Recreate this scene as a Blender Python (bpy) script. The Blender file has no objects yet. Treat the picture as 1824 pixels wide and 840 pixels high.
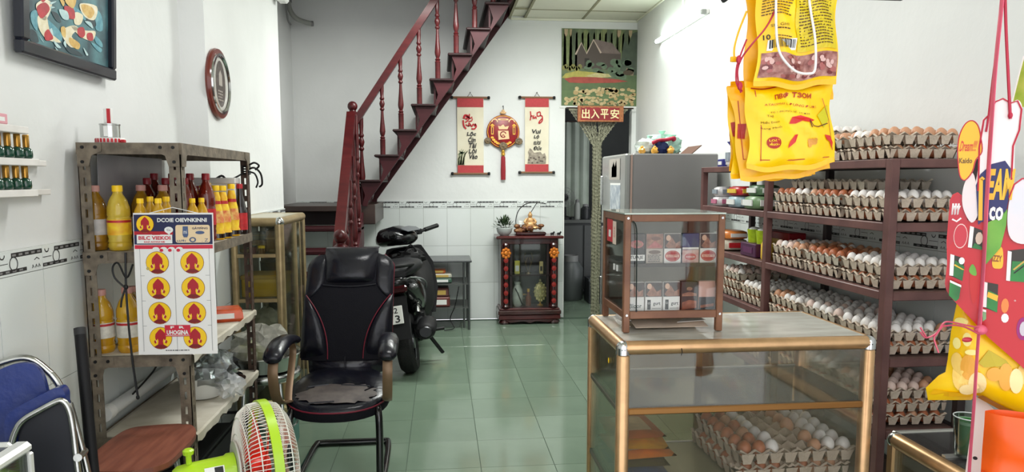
import bpy, bmesh, math, random
from math import sin, cos, pi, radians
from mathutils import Vector, Matrix, Euler
SC = bpy.context.scene
COL = SC.collection
rnd = random.Random(7)
# ------------------------------------------------------------------ camera, world, lights, exposure
def _camera():
 f, cy = 1265.0, 452.0
 phi = math.atan((cy - 320.0) / f)
 psi = math.atan(127.0 / f * cos(phi))
 F = Vector((sin(psi) * cos(phi), cos(psi) * cos(phi), -sin(phi)))
 R = Vector((cos(psi), -sin(psi), 0))
 U = R.cross(F)
 cd = bpy.data.cameras.new('camera'); cam = bpy.data.objects.new('camera', cd); COL.objects.link(cam)
 M = Matrix((R, U, -F)).transposed().to_4x4(); M.translation = Vector((0, 0, 1.5)); cam.matrix_world = M
 cd.sensor_fit = 'HORIZONTAL'; cd.sensor_width = 36.0; cd.lens = f / 1824.0 * 36.0
 cd.shift_y = 32.0 / 1824.0
 cd.clip_start = 0.05; cd.clip_end = 100
 SC.camera = cam
_camera()
SC.view_settings.view_transform = 'Standard'; SC.view_settings.look = 'None'
SC.view_settings.gamma = 1.0; SC.view_settings.use_curve_mapping = False
SC.view_settings.exposure = 0.27
SC.cycles.max_bounces = 10; SC.cycles.transparent_max_bounces = 24
SC.cycles.diffuse_bounces = 5; SC.cycles.glossy_bounces = 4; SC.cycles.transmission_bounces = 8
SC.cycles.caustics_reflective = False; SC.cycles.caustics_refractive = False
SC.cycles.use_denoising = True
try: SC.cycles.sample_clamp_indirect = 4.0
except Exception: pass
def lin(c):
 return tuple((v / 12.92 if v <= 0.04045 else ((v + 0.055) / 1.055) ** 2.4) for v in (x / 255.0 for x in c))
_w = bpy.data.worlds.new('overcast'); _w.use_nodes = True; SC.world = _w
_bg = _w.node_tree.nodes['Background']; _bg.inputs[0].default_value = (0.96, 0.975, 1.0, 1); _bg.inputs[1].default_value = 1.85
def area(name, loc, rot, sx, sy, power, col=(1, 1, 1)):
 l = bpy.data.lights.new(name, 'AREA'); l.shape = 'RECTANGLE'; l.size = sx; l.size_y = sy
 l.energy = power; l.color = col
 o = bpy.data.objects.new(name, l); COL.objects.link(o); o.location = loc; o.rotation_euler = rot
 return o
# added fill lights overhead, out of the frame, to brighten the shop
area('overhead_fill', (0.35, 3.0, 3.12), (0, 0, 0), 1.2, 0.25, 27, (1.0, 1.0, 0.985))
area('overhead_fill', (0.75, 5.55, 3.12), (0, 0, 0), 1.2, 0.25, 62, (0.97, 1.0, 0.955))
area('overhead_fill', (0.15, 6.1, 3.12), (0, 0, 0), 1.2, 0.25, 20, (0.97, 1.0, 0.955))
area('entrance_fill', (0.2, 0.3, 3.12), (0, 0, 0), 1.2, 0.25, 6, (1.0, 0.99, 0.98))  # added fill over the entrance, no fixture there
# ------------------------------------------------------------------ materials
MATS = {}
def mat(name, col, rough=0.5, metal=0.0, var=0.0, vscale=8.0, bump=0.0, bscale=60.0, col2=None, emis=None, estr=0.0, spec=0.5, coat=0.0, alpha=1.0, trans=0.0, stretch=None, rvar=0.0, detail=4.0):
 if name in MATS: return MATS[name]
 m = bpy.data.materials.new(name); m.use_nodes = True
 nt = m.node_tree; b = nt.nodes['Principled BSDF']
 c = lin(col)
 b.inputs['Base Color'].default_value = (*c, 1); b.inputs['Roughness'].default_value = rough
 b.inputs['Metallic'].default_value = metal; b.inputs['Specular IOR Level'].default_value = spec
 b.inputs['Coat Weight'].default_value = coat; b.inputs['Alpha'].default_value = alpha
 b.inputs['Transmission Weight'].default_value = trans
 if emis is not None:
  b.inputs['Emission Color'].default_value = (*lin(emis), 1); b.inputs['Emission Strength'].default_value = estr
 if var > 0 or col2 is not None or bump > 0 or rvar > 0:
  tc = nt.nodes.new('ShaderNodeTexCoord')
  mp = nt.nodes.new('ShaderNodeMapping'); nt.links.new(tc.outputs['Object'], mp.inputs[0])
  if stretch: mp.inputs['Scale'].default_value = stretch
  if var > 0 or col2 is not None or rvar > 0:
   n = nt.nodes.new('ShaderNodeTexNoise'); n.inputs['Scale'].default_value = vscale; n.inputs['Detail'].default_value = detail
   nt.links.new(mp.outputs[0], n.inputs['Vector'])
   r = nt.nodes.new('ShaderNodeValToRGB'); nt.links.new(n.outputs['Fac'], r.inputs[0])
   r.color_ramp.elements[0].position = 0.36; r.color_ramp.elements[1].position = 0.66
   if col2 is None:
    a = tuple(x * (1 - var) for x in c); d = tuple(min(1, x * (1 + var * 0.6)) for x in c)
   else:
    a = c; d = lin(col2)
   r.color_ramp.elements[0].color = (*a, 1); r.color_ramp.elements[1].color = (*d, 1)
   nt.links.new(r.outputs[0], b.inputs['Base Color'])
   if rvar > 0:
    mr = nt.nodes.new('ShaderNodeMapRange'); nt.links.new(n.outputs['Fac'], mr.inputs[0])
    mr.inputs[3].default_value = max(0, rough - rvar); mr.inputs[4].default_value = rough + rvar
    nt.links.new(mr.outputs[0], b.inputs['Roughness'])
  if bump > 0:
   n2 = nt.nodes.new('ShaderNodeTexNoise'); n2.inputs['Scale'].default_value = bscale; n2.inputs['Detail'].default_value = 3
   nt.links.new(mp.outputs[0], n2.inputs['Vector'])
   bp = nt.nodes.new('ShaderNodeBump'); bp.inputs['Strength'].default_value = bump; bp.inputs['Distance'].default_value = 0.01
   nt.links.new(n2.outputs['Fac'], bp.inputs['Height']); nt.links.new(bp.outputs[0], b.inputs['Normal'])
 MATS[name] = m
 return m
def glass(name, tint=(235, 245, 240), refl=1.0, haze=0.0, hazecol=(190, 195, 185), rough=0.03, hscale=6.0):
 """thin sheet glass: clear body, fresnel reflection, a film of dust (haze)"""
 if name in MATS: return MATS[name]
 m = bpy.data.materials.new(name); m.use_nodes = True; nt = m.node_tree
 for n in list(nt.nodes): nt.nodes.remove(n)
 out = nt.nodes.new('ShaderNodeOutputMaterial')
 tr = nt.nodes.new('ShaderNodeBsdfTransparent'); tr.inputs[0].default_value = (*lin(tint), 1)
 gl = nt.nodes.new('ShaderNodeBsdfGlossy'); gl.inputs['Roughness'].default_value = rough; gl.inputs[0].default_value = (0.9, 0.95, 0.92, 1)
 fr = nt.nodes.new('ShaderNodeFresnel'); fr.inputs[0].default_value = 1.5
 mu = nt.nodes.new('ShaderNodeMath'); mu.operation = 'MULTIPLY'; mu.inputs[1].default_value = refl
 nt.links.new(fr.outputs[0], mu.inputs[0])
 mx = nt.nodes.new('ShaderNodeMixShader'); nt.links.new(mu.outputs[0], mx.inputs[0])
 nt.links.new(tr.outputs[0], mx.inputs[1]); nt.links.new(gl.outputs[0], mx.inputs[2])
 last = mx
 if haze > 0:
  df = nt.nodes.new('ShaderNodeBsdfDiffuse'); df.inputs[0].default_value = (*lin(hazecol), 1)
  tc = nt.nodes.new('ShaderNodeTexCoord'); no = nt.nodes.new('ShaderNodeTexNoise'); no.inputs['Scale'].default_value = hscale; no.inputs['Detail'].default_value = 6
  nt.links.new(tc.outputs['Object'], no.inputs['Vector'])
  mr = nt.nodes.new('ShaderNodeMapRange'); mr.inputs[1].default_value = 0.35; mr.inputs[2].default_value = 0.75
  mr.inputs[3].default_value = haze * 0.4; mr.inputs[4].default_value = haze * 1.5
  nt.links.new(no.outputs['Fac'], mr.inputs[0])
  m2 = nt.nodes.new('ShaderNodeMixShader'); nt.links.new(mr.outputs[0], m2.inputs[0])
  nt.links.new(mx.outputs[0], m2.inputs[1]); nt.links.new(df.outputs[0], m2.inputs[2]); last = m2
 nt.links.new(last.outputs[0], out.inputs[0])
 MATS[name] = m
 return m
# ------------------------------------------------------------------ mesh builder
class MB:
 """collects shapes into one mesh; materials are given by slot index"""
 XF = None
 def __init__(s): s.v = []; s.f = []; s.m = []; s.M = MB.XF
 def _add(s, vs, fs, mi):
  o = len(s.v)
  if s.M is not None: vs = [s.M @ Vector(p) for p in vs]
  s.v += [tuple(p) for p in vs]; s.f += [tuple(i + o for i in f) for f in fs]; s.m += [mi] * len(fs)
  return s
 def box(s, a, b, mi=0, bev=0.0, M=None):
  x0, y0, z0 = (min(p, q) for p, q in zip(a, b)); x1, y1, z1 = (max(p, q) for p, q in zip(a, b))
  c = min(bev, 0.45 * min(x1 - x0, y1 - y0, z1 - z0))
  if c <= 0:
   vs = [(x0, y0, z0), (x1, y0, z0), (x1, y1, z0), (x0, y1, z0), (x0, y0, z1), (x1, y0, z1), (x1, y1, z1), (x0, y1, z1)]
   fs = [(0, 3, 2, 1), (4, 5, 6, 7), (0, 1, 5, 4), (1, 2, 6, 5), (2, 3, 7, 6), (3, 0, 4, 7)]
  else:
   vs = []; idx = {}
   for i, X in enumerate((x0, x1)):
    for j, Y in enumerate((y0, y1)):
     for k, Z in enumerate((z0, z1)):
      dx = c if i == 0 else -c; dy = c if j == 0 else -c; dz = c if k == 0 else -c
      idx[i, j, k] = len(vs)
      vs += [(X, Y + dy, Z + dz), (X + dx, Y, Z + dz), (X + dx, Y + dy, Z)]
   q = lambda i, j, k, a: idx[i, j, k] + a
   fs = [(q(0,0,0,0), q(0,0,1,0), q(0,1,1,0), q(0,1,0,0)), (q(1,0,0,0), q(1,1,0,0), q(1,1,1,0), q(1,0,1,0)),
                  (q(0,0,0,1), q(1,0,0,1), q(1,0,1,1), q(0,0,1,1)), (q(0,1,0,1), q(0,1,1,1), q(1,1,1,1), q(1,1,0,1)),
                  (q(0,0,0,2), q(0,1,0,2), q(1,1,0,2), q(1,0,0,2)), (q(0,0,1,2), q(1,0,1,2), q(1,1,1,2), q(0,1,1,2))]
   for k in (0, 1):
    for j in (0, 1):
     fs.append((q(0,j,k,1), q(1,j,k,1), q(1,j,k,2), q(0,j,k,2)))
   for k in (0, 1):
    for i in (0, 1):
     fs.append((q(i,0,k,0), q(i,1,k,0), q(i,1,k,2), q(i,0,k,2)))
   for i in (0, 1):
    for j in (0, 1):
     fs.append((q(i,j,0,0), q(i,j,1,0), q(i,j,1,1), q(i,j,0,1)))
   for i in (0, 1):
    for j in (0, 1):
     for k in (0, 1): fs.append((q(i,j,k,0), q(i,j,k,1), q(i,j,k,2)))
  if M is not None: vs = [M @ Vector(p) for p in vs]
  return s._add(vs, fs, mi)
 def lathe(s, prof, org=(0, 0, 0), n=16, mi=0, axis='Z', sx=1.0, sy=1.0, M=None, cap=True):
  """prof: list of (radius, height)"""
  vs = []; fs = []
  for r, h in prof:
   for i in range(n):
    t = 2 * pi * i / n; vs.append((r * cos(t) * sx, r * sin(t) * sy, h))
  for k in range(len(prof) - 1):
   for i in range(n):
    j = (i + 1) % n; fs.append((k * n + i, k * n + j, (k + 1) * n + j, (k + 1) * n + i))
  if cap:
   if prof[0][0] > 1e-6: fs.append(tuple(reversed(range(n))))
   if prof[-1][0] > 1e-6: fs.append(tuple((len(prof) - 1) * n + i for i in range(n)))
  if axis == 'Y': vs = [(x, z, y) for x, y, z in vs]
  elif axis == 'X': vs = [(z, x, y) for x, y, z in vs]
  if M is not None: vs = [M @ Vector(p) for p in vs]
  vs = [(x + org[0], y + org[1], z + org[2]) for x, y, z in vs]
  return s._add(vs, fs, mi)
 def cyl(s, p0, p1, r, mi=0, n=12, r1=None):
  return s.tube([p0, p1], [r, r if r1 is None else r1], n, mi)
 def tube(s, path, r, n=8, mi=0, closed=False, flat=1.0, up=None, cap=True):
  P = [Vector(p) for p in path]; L = len(P)
  R = r if isinstance(r, (list, tuple)) else [r] * L
  T = []
  for i in range(L):
   a = P[(i - 1) % L] if (closed or i > 0) else P[i]; b = P[(i + 1) % L] if (closed or i < L - 1) else P[i]
   t = (b - a); T.append(t.normalized() if t.length > 1e-9 else Vector((0, 0, 1)))
  u = Vector(up) if up is not None else (Vector((0, 0, 1)) if abs(T[0].z) < 0.9 else Vector((1, 0, 0)))
  N = (u - T[0] * u.dot(T[0])).normalized()
  vs = []; fs = []
  for i in range(L):
   if i > 0:
    N = N - T[i] * N.dot(T[i])
    N = N.normalized() if N.length > 1e-6 else T[i].orthogonal().normalized()
   B = T[i].cross(N)
   for k in range(n):
    t = 2 * pi * (k + 0.5) / n
    vs.append(P[i] + (N * cos(t) * flat + B * sin(t)) * R[i])
  for i in range(L if closed else L - 1):
   a = i * n; b = ((i + 1) % L) * n
   for k in range(n):
    j = (k + 1) % n; fs.append((a + k, a + j, b + j, b + k))
  if not closed and cap:
   fs.append(tuple(reversed(range(n)))); fs.append(tuple((L - 1) * n + k for k in range(n)))
  return s._add(vs, fs, mi)
 def bar(s, p0, p1, w, h, mi=0, up=(0, 0, 1)):
  """rectangular bar from p0 to p1, w across, h along up"""
  p0 = Vector(p0); p1 = Vector(p1); t = (p1 - p0).normalized(); u = Vector(up)
  u = (u - t * u.dot(t)).normalized(); b = t.cross(u)
  vs = []
  for p in (p0, p1):
   for a, c in ((-1, -1), (1, -1), (1, 1), (-1, 1)): vs.append(p + b * a * w / 2 + u * c * h / 2)
  return s._add(vs, [(0, 3, 2, 1), (4, 5, 6, 7), (0, 1, 5, 4), (1, 2, 6, 5), (2, 3, 7, 6), (3, 0, 4, 7)], mi)
 def prism(s, poly, h0, h1, fr=None, mi=0):
  """2-D polygon (u,v) extruded from h0 to h1; fr maps (u,v,h) to a point"""
  fr = fr or (lambda u, v, h: (u, v, h)); n = len(poly)
  vs = [fr(u, v, h0) for u, v in poly] + [fr(u, v, h1) for u, v in poly]
  fs = [tuple(reversed(range(n))), tuple(range(n, 2 * n))] + [(i, (i + 1) % n, n + (i + 1) % n, n + i) for i in range(n)]
  return s._add(vs, fs, mi)
 def ell(s, c, r, n=14, m=8, mi=0, M=None):
  prof = [(sin(pi * k / m), -cos(pi * k / m)) for k in range(m + 1)]
  vs = [c]; vs = []; fs = []
  rx, ry, rz = r if isinstance(r, (tuple, list)) else (r, r, r)
  vs.append((0, 0, -rz))
  for k in range(1, m):
   for i in range(n):
    t = 2 * pi * i / n; vs.append((rx * prof[k][0] * cos(t), ry * prof[k][0] * sin(t), rz * prof[k][1]))
  vs.append((0, 0, rz)); last = len(vs) - 1
  for i in range(n):
   fs.append((0, 1 + (i + 1) % n, 1 + i)); fs.append((last, last - n + i, last - n + (i + 1) % n))
  for k in range(m - 2):
   for i in range(n):
    a = 1 + k * n; j = (i + 1) % n; fs.append((a + i, a + j, a + n + j, a + n + i))
  if M is not None: vs = [M @ Vector(p) for p in vs]
  vs = [(x + c[0], y + c[1], z + c[2]) for x, y, z in vs]
  return s._add(vs, fs, mi)
 def grid(s, fn, nu, nv, mi=0, cu=False):
  """surface fn(u,v) with u,v in 0..1"""
  vs = [fn(i / nu, j / nv) for i in range(nu + 1) for j in range(nv + 1)]
  fs = [(i * (nv + 1) + j, (i + 1) * (nv + 1) + j, (i + 1) * (nv + 1) + j + 1, i * (nv + 1) + j + 1) for i in range(nu) for j in range(nv)]
  return s._add(vs, fs, mi)
 def loft(s, rings, mi=0, cap=True):
  n = len(rings[0]); vs = [p for r in rings for p in r]; fs = []
  for k in range(len(rings) - 1):
   for i in range(n):
    j = (i + 1) % n; fs.append((k * n + i, k * n + j, (k + 1) * n + j, (k + 1) * n + i))
  if cap: fs.append(tuple(reversed(range(n)))); fs.append(tuple((len(rings) - 1) * n + i for i in range(n)))
  return s._add(vs, fs, mi)
 def mesh(s, name, mats, smooth=None, fixn=True, solid=0.0):
  me = bpy.data.meshes.new(name); me.from_pydata([tuple(p) for p in s.v], [], s.f)
  for m in (mats if isinstance(mats, (list, tuple)) else [mats]): me.materials.append(m)
  me.polygons.foreach_set('material_index', s.m)
  if fixn or solid:
   bm = bmesh.new(); bm.from_mesh(me)
   if fixn: bmesh.ops.recalc_face_normals(bm, faces=bm.faces)
   if solid: bmesh.ops.solidify(bm, geom=list(bm.faces), thickness=solid)
   bm.to_mesh(me); bm.free()
  if smooth:
   me.polygons.foreach_set('use_smooth', [True] * len(me.polygons)); me.set_sharp_from_angle(angle=radians(smooth))
  me.update()
  return me
 def build(s, name, mats, parent=None, smooth=35, fixn=True, solid=0.0, loc=None, rot=None):
  o = bpy.data.objects.new(name, s.mesh(name, mats, smooth, fixn, solid)); COL.objects.link(o)
  if parent is not None: o.parent = parent
  if loc is not None: o.location = loc
  if rot is not None: o.rotation_euler = rot
  return o
def props(o, label=None, cat=None, group=None, kind=None):
 if label: o['label'] = label
 if cat: o['category'] = cat
 if group: o['group'] = group
 if kind: o['kind'] = kind
 return o
def thing(name, label, cat, loc=(0, 0, 0), rz=0.0, group=None, rot=None):
 o = bpy.data.objects.new(name, None); COL.objects.link(o); o.empty_display_size = 0.05
 o.location = loc; o.rotation_euler = rot if rot is not None else (0, 0, rz)
 return props(o, label, cat, group)
def copy_obj(o, parent=None):
 c = o.copy(); COL.objects.link(c)
 if parent is not None: c.parent = parent
 return c
def dup(root, loc=None, rz=None, label=None, group=None, rot=None):
 r = root.copy(); COL.objects.link(r)
 if loc is not None: r.location = loc
 if rz is not None: r.rotation_euler = (0, 0, rz)
 if rot is not None: r.rotation_euler = rot
 if label: r['label'] = label
 if group: r['group'] = group
 for ch in list(root.children):
  c = copy_obj(ch, r)
  for g in list(ch.children): copy_obj(g, c)
 return r
def frame(o, a, b):
 """(u,v,h) -> point: o + u*a + v*b + h*(a x b)"""
 o, a, b = Vector(o), Vector(a).normalized(), Vector(b).normalized(); n = a.cross(b)
 return lambda u, v, h=0.0: o + a * u + b * v + n * h
_TXT = {}
def text_mesh(body, bold=0.0):
 k = (body, bold)
 if k not in _TXT:
  c = bpy.data.curves.new('lettering', 'FONT'); c.body = body; c.size = 1.0; c.offset = bold; c.resolution_u = 2
  o = bpy.data.objects.new('lettering', c); me = bpy.data.meshes.new_from_object(o)
  vs = [(v.co.x, v.co.y) for v in me.vertices]; fs = [tuple(p.vertices) for p in me.polygons]
  bpy.data.objects.remove(o); bpy.data.curves.remove(c); bpy.data.meshes.remove(me)
  _TXT[k] = (vs, fs)
 return _TXT[k]
class Print:
 """flat print: coloured patches and lettering laid on a surface P(u,v,h); one mesh"""
 def __init__(s, P, step=0.00035, h0=0.0004): s.P = P; s.v = []; s.f = []; s.m = []; s.mats = []; s.step = step; s.h0 = h0
 def mi(s, m):
  if m not in s.mats: s.mats.append(m)
  return s.mats.index(m)
 def raw(s, m, pts, fs, layer):
  o = len(s.v); h = s.h0 + layer * s.step
  s.v += [tuple(s.P(u, v, h)) for u, v in pts]; s.f += [tuple(i + o for i in f) for f in fs]; s.m += [s.mi(m)] * len(fs)
  return s
 def poly(s, m, pts, layer=0): return s.raw(m, pts, [tuple(range(len(pts)))], layer)
 def rect(s, m, u0, v0, u1, v1, layer=0, nu=1, nv=1):
  pts = [(u0 + (u1 - u0) * i / nu, v0 + (v1 - v0) * j / nv) for i in range(nu + 1) for j in range(nv + 1)]
  return s.raw(m, pts, [(i * (nv + 1) + j, (i + 1) * (nv + 1) + j, (i + 1) * (nv + 1) + j + 1, i * (nv + 1) + j + 1) for i in range(nu) for j in range(nv)], layer)
 def disc(s, m, u, v, ru, rv=None, layer=0, n=20, a0=0.0):
  rv = ru if rv is None else rv
  return s.poly(m, [(u + ru * cos(a0 + 2 * pi * i / n), v + rv * sin(a0 + 2 * pi * i / n)) for i in range(n)], layer)
 def ring(s, m, u, v, r0, r1, layer=0, n=24, k=1.0):
  pts = [(u + r * cos(2 * pi * i / n), v + k * r * sin(2 * pi * i / n)) for r in (r0, r1) for i in range(n)]
  return s.raw(m, pts, [(i, (i + 1) % n, n + (i + 1) % n, n + i) for i in range(n)], layer)
 def stroke(s, m, path, w, layer=0):
  n = len(path); W = w if isinstance(w, (list, tuple)) else [w] * n; L = []
  for i in range(n):
   a = path[max(0, i - 1)]; b = path[min(n - 1, i + 1)]; dx, dy = b[0] - a[0], b[1] - a[1]; d = math.hypot(dx, dy) or 1
   L.append((path[i][0] - dy / d * W[i] / 2, path[i][1] + dx / d * W[i] / 2)); L.append((path[i][0] + dy / d * W[i] / 2, path[i][1] - dx / d * W[i] / 2))
  return s.raw(m, L, [(2 * i, 2 * i + 1, 2 * i + 3, 2 * i + 2) for i in range(n - 1)], layer)
 def text(s, m, body, u, v, width=None, height=None, layer=1, bold=0.0, ang=0.0, align='C', shear=0.0):
  """centred on (u,v); fits the given width and/or height"""
  vs, fs = text_mesh(body, bold)
  if not vs: return s
  x0 = min(p[0] for p in vs); x1 = max(p[0] for p in vs); y0 = min(p[1] for p in vs); y1 = max(p[1] for p in vs)
  kx = width / (x1 - x0) if width else None; ky = height / (y1 - y0) if height else None
  kx = kx or ky; ky = ky or kx
  cx = {'C': (x0 + x1) / 2, 'L': x0, 'R': x1}[align]
  pts = []
  for x, y in vs:
   a = (x - cx) * kx; b = (y - (y0 + y1) / 2) * ky; a += shear * b
   pts.append((u + a * cos(ang) - b * sin(ang), v + a * sin(ang) + b * cos(ang)))
  return s.raw(m, pts, fs, layer)
 def lines(s, m, u0, u1, v, n, dv, h, layer=1, r=None, fill=0.9):
  """n rows of tiny unreadable type"""
  r = r or rnd
  for i in range(n):
   x = u0
   while x < u1:
    w = r.uniform(1.2, 4.5) * h
    if x + w > u1: break
    s.rect(m, x, v - i * dv - h / 2, x + w, v - i * dv + h / 2, layer); x += w + h * 0.7
  return s
 def build(s, name, parent=None, label=None):
  me = bpy.data.meshes.new(name); me.from_pydata(s.v, [], s.f)
  for m in s.mats: me.materials.append(m)
  me.polygons.foreach_set('material_index', s.m); me.update()
  o = bpy.data.objects.new(name, me); COL.objects.link(o)
  if parent is not None: o.parent = parent
  if label: o['label'] = label
  return o
def arc(c, r, a0, a1, n=8, k=1.0):
 return [(c[0] + r * cos(a0 + (a1 - a0) * i / n), c[1] + k * r * sin(a0 + (a1 - a0) * i / n)) for i in range(n + 1)]
def roundrect(x0, y0, x1, y1, r, n=4):
 p = []
 for cx, cy, a in ((x1 - r, y1 - r, 0), (x0 + r, y1 - r, pi / 2), (x0 + r, y0 + r, pi), (x1 - r, y0 + r, 3 * pi / 2)): p += arc((cx, cy), r, a, a + pi / 2, n)
 return p
def smoothpath(pts, n=6, closed=False):
 """Catmull-Rom through the points"""
 P = [Vector(p) for p in pts]; L = len(P); out = []
 rng = range(L) if closed else range(L - 1)
 for i in rng:
  g = lambda k: P[k % L] if closed else P[max(0, min(L - 1, k))]
  a, b, c, d = g(i - 1), g(i), g(i + 1), g(i + 2)
  for j in range(n):
   t = j / n; out.append(0.5 * (2 * b + (c - a) * t + (2 * a - 5 * b + 4 * c - d) * t * t + (3 * b - a - 3 * c + d) * t ** 3))
 if not closed: out.append(P[-1])
 return out
# ------------------------------------------------------------------ measuring: a point of the photograph on a given plane
_f, _cy = 1265.0, 452.0
_phi = math.atan((_cy - 320.0) / _f); _psi = math.atan(127.0 / _f * cos(_phi))
_F = Vector((sin(_psi) * cos(_phi), cos(_psi) * cos(_phi), -sin(_phi))); _R = Vector((cos(_psi), -sin(_psi), 0)); _U = _R.cross(_F)
EYE = Vector((0, 0, 1.5))
def ray(x, y): return _F + _R * (x - 912) / _f + _U * (_cy - y) / _f
def atY(x, y, d): r = ray(x, y); return EYE + r * (d / r.y)
def atX(x, y, d): r = ray(x, y); return EYE + r * (d / r.x)
def atZ(x, y, d): r = ray(x, y); return EYE + r * ((d - 1.5) / r.z)
def onframe(o, a, b):
 """pixel -> (u,v) in the plane through o spanned by a (right) and b (up)"""
 o, a, b = Vector(o), Vector(a).normalized(), Vector(b).normalized(); n = a.cross(b)
 def g(x, y):
  r = ray(x, y); p = EYE + r * ((o - EYE).dot(n) / r.dot(n)) - o
  return (p.dot(a), p.dot(b))
 return g
# ------------------------------------------------------------------ common materials
M_WALL = mat('wall_paint', (228, 229, 228), 0.6, var=0.05, vscale=1.3, bump=0.25, bscale=14)
M_TILE = mat('wall_tile_glaze', (224, 229, 227), 0.16, var=0.03, vscale=2.0)
M_GROUT = mat('grout', (150, 152, 146), 0.8)
M_FTILE = mat('floor_tile_glaze', (112, 130, 113), 0.12, col2=(122, 140, 122), vscale=2.2, rvar=0.05)
M_FTILE2 = mat('floor_tile_glaze_dull', (107, 125, 108), 0.16, col2=(118, 136, 118), vscale=1.7, rvar=0.06)
M_FGROUT = mat('floor_grout', (66, 84, 70), 0.7)
M_CEIL = mat('ceiling_panel', (232, 231, 214), 0.8, var=0.03, vscale=3)
M_TBAR = mat('ceiling_rail', (150, 146, 118), 0.6)
M_BLACK = mat('black_plastic', (16, 16, 18), 0.5, spec=.35)
M_INK = mat('black_print', (34, 34, 36), 0.6)
M_WHITE = mat('white_plastic', (235, 235, 232), 0.4)
M_RED = mat('red_print', (196, 36, 48), 0.5)
M_YEL = mat('yellow_print', (246, 205, 22), 0.5)
M_GREY = mat('grey_print', (128, 128, 128), 0.6)
M_STEEL = mat('steel', (190, 192, 190), 0.22, 1.0)
M_CHROME = mat('chrome', (205, 206, 208), 0.13, 1.0)
M_GOLD = mat('gold_anodised', (206, 166, 122), 0.3, 0.75, var=0.10, vscale=25)
M_DKWOOD = mat('dark_red_wood', (82, 24, 24), 0.28, col2=(58, 15, 17), vscale=5, stretch=(1, 1, 6), coat=0.3)
M_DARKBROWN = mat('dark_brown_wood', (52, 36, 30), 0.35, var=0.2, vscale=8)
def structure(name, mb, m, parent=None, **k):
 o = mb.build(name, m, parent, **k); 
 if parent is None: o['kind'] = 'structure'
 return o
XL, XR, YB, ZC = -1.35, 2.10, 7.60, 3.18
XP, YP0, YP1, XC = -1.22, 3.95, 5.70, -1.50      # pilaster on the left wall, recess by the stair
# ---- floor: bed of grout with separate tiles
fl = structure('floor', MB().box((-1.7, -0.6, -0.06), (2.3, YB, -0.004)), M_FGROUT)
T = 0.39; x0 = 0.195 - 5 * T; y0 = 0.47
tile_me = [MB().box((0.0015, 0.0015, -0.01), (T - 0.0015, T - 0.0015, 0.0), bev=0.0005).mesh('floor_tile', m) for m in (M_FTILE, M_FTILE2)]
for i in range(10):
 for j in range(18):
  X, Y = x0 + i * T, y0 + j * T
  if X > XR or X + T < -1.55 or Y > YB - 0.02: continue
  o = bpy.data.objects.new('floor_tile', tile_me[rnd.random() < 0.35]); COL.objects.link(o); o.parent = fl
  o.location = (X, Y, rnd.uniform(-0.0003, 0.0001))
  if Y + T > YB: o.scale = (1, (YB - Y) / T, 1)
# ---- ceiling with suspended panels; the stairwell is left open
ce = structure('ceiling', MB().box((-1.7, -0.6, ZC + 0.02), (2.3, 6.45, 3.4)).box((0.72, 6.45, ZC + 0.02), (2.3, YB + 0.1, 3.4)), M_CEIL)
pan = {}
tb = MB()
PX = [-1.545 + 0.61 * k for k in range(7)]; PY = [7.82 - 0.61 * k for k in range(14)]
for i in range(6):
 for j in range(13):
  a, b, c, d = max(PX[i], -1.5), min(PX[i + 1], XR), max(PY[j + 1], -0.5), min(PY[j], YB)
  if d > 6.45 and PX[i] < 0.60:
   if PY[j + 1] >= 6.45 : continue
   d = 6.45
  if PX[i] < 0.72 < PX[i + 1] and c > 6.3: a = max(a, 0.72)
  if b - a < 0.05 or d - c < 0.02: continue
  o = MB().box((a + 0.011, c + 0.011, ZC + 0.003), (b - 0.011, d - 0.011, ZC + 0.02)).build('ceiling_panel', M_CEIL, ce)
for x in PX[1:-1]: tb.box((x - 0.012, -0.5, ZC - 0.002), (x + 0.012, 6.45 if x < 0.8 else YB, ZC + 0.012))
for y in PY:
 if -0.4 < y < YB: tb.box((0.73 if y > 6.45 else -1.5, y - 0.009, ZC - 0.001), (XR, y + 0.009, ZC + 0.012))
tb.box((0.72, 6.45, ZC - 0.004), (0.745, YB, ZC + 0.03)); tb.box((-1.5, 6.43, ZC - 0.004), (0.745, 6.455, ZC + 0.2))
tb.build('ceiling_rail', M_TBAR, ce)
structure('trim_ceiling_right', MB().box((0.745, YB - 0.025, ZC - 0.02), (XR, YB - 0.002, ZC)).box((XR - 0.02, 5.0, ZC - 0.015), (XR - 0.002, YB, ZC)), M_CEIL)
# ---- walls
XD = 1.313                                           # left edge of the doorway in the back wall
wb = structure('wall_back', MB().box((-1.7, YB, 0), (XD, YB + 0.1, 4.9)).box((XD, YB, 2.262), (2.3, YB + 0.1, 4.9)), M_WALL, smooth=None)
wl = structure('wall_left', MB().box((-1.7, -0.5, 0), (XL, YP0, 3.4)).box((-1.7, YP0, 0), (XP, YP1, 3.4)).box((-1.75, YP1, 0), (XC, YB + 0.1, 4.9)), M_WALL, smooth=None)
wr = structure('wall_right', MB().box((XR, -0.5, 0), (2.25, YB + 0.1, 4.9)), M_WALL, smooth=None)
structure('wall_stairwell', MB().box((0.72, 6.45, 3.4), (0.85, YB, 4.9)).box((-1.7, 6.33, 3.4), (0.85, 6.45, 4.9)), M_WALL)
structure('ceiling_stairwell', MB().box((-1.7, 6.33, 4.9), (2.3, YB + 0.1, 5.0)), M_WALL)
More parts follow.
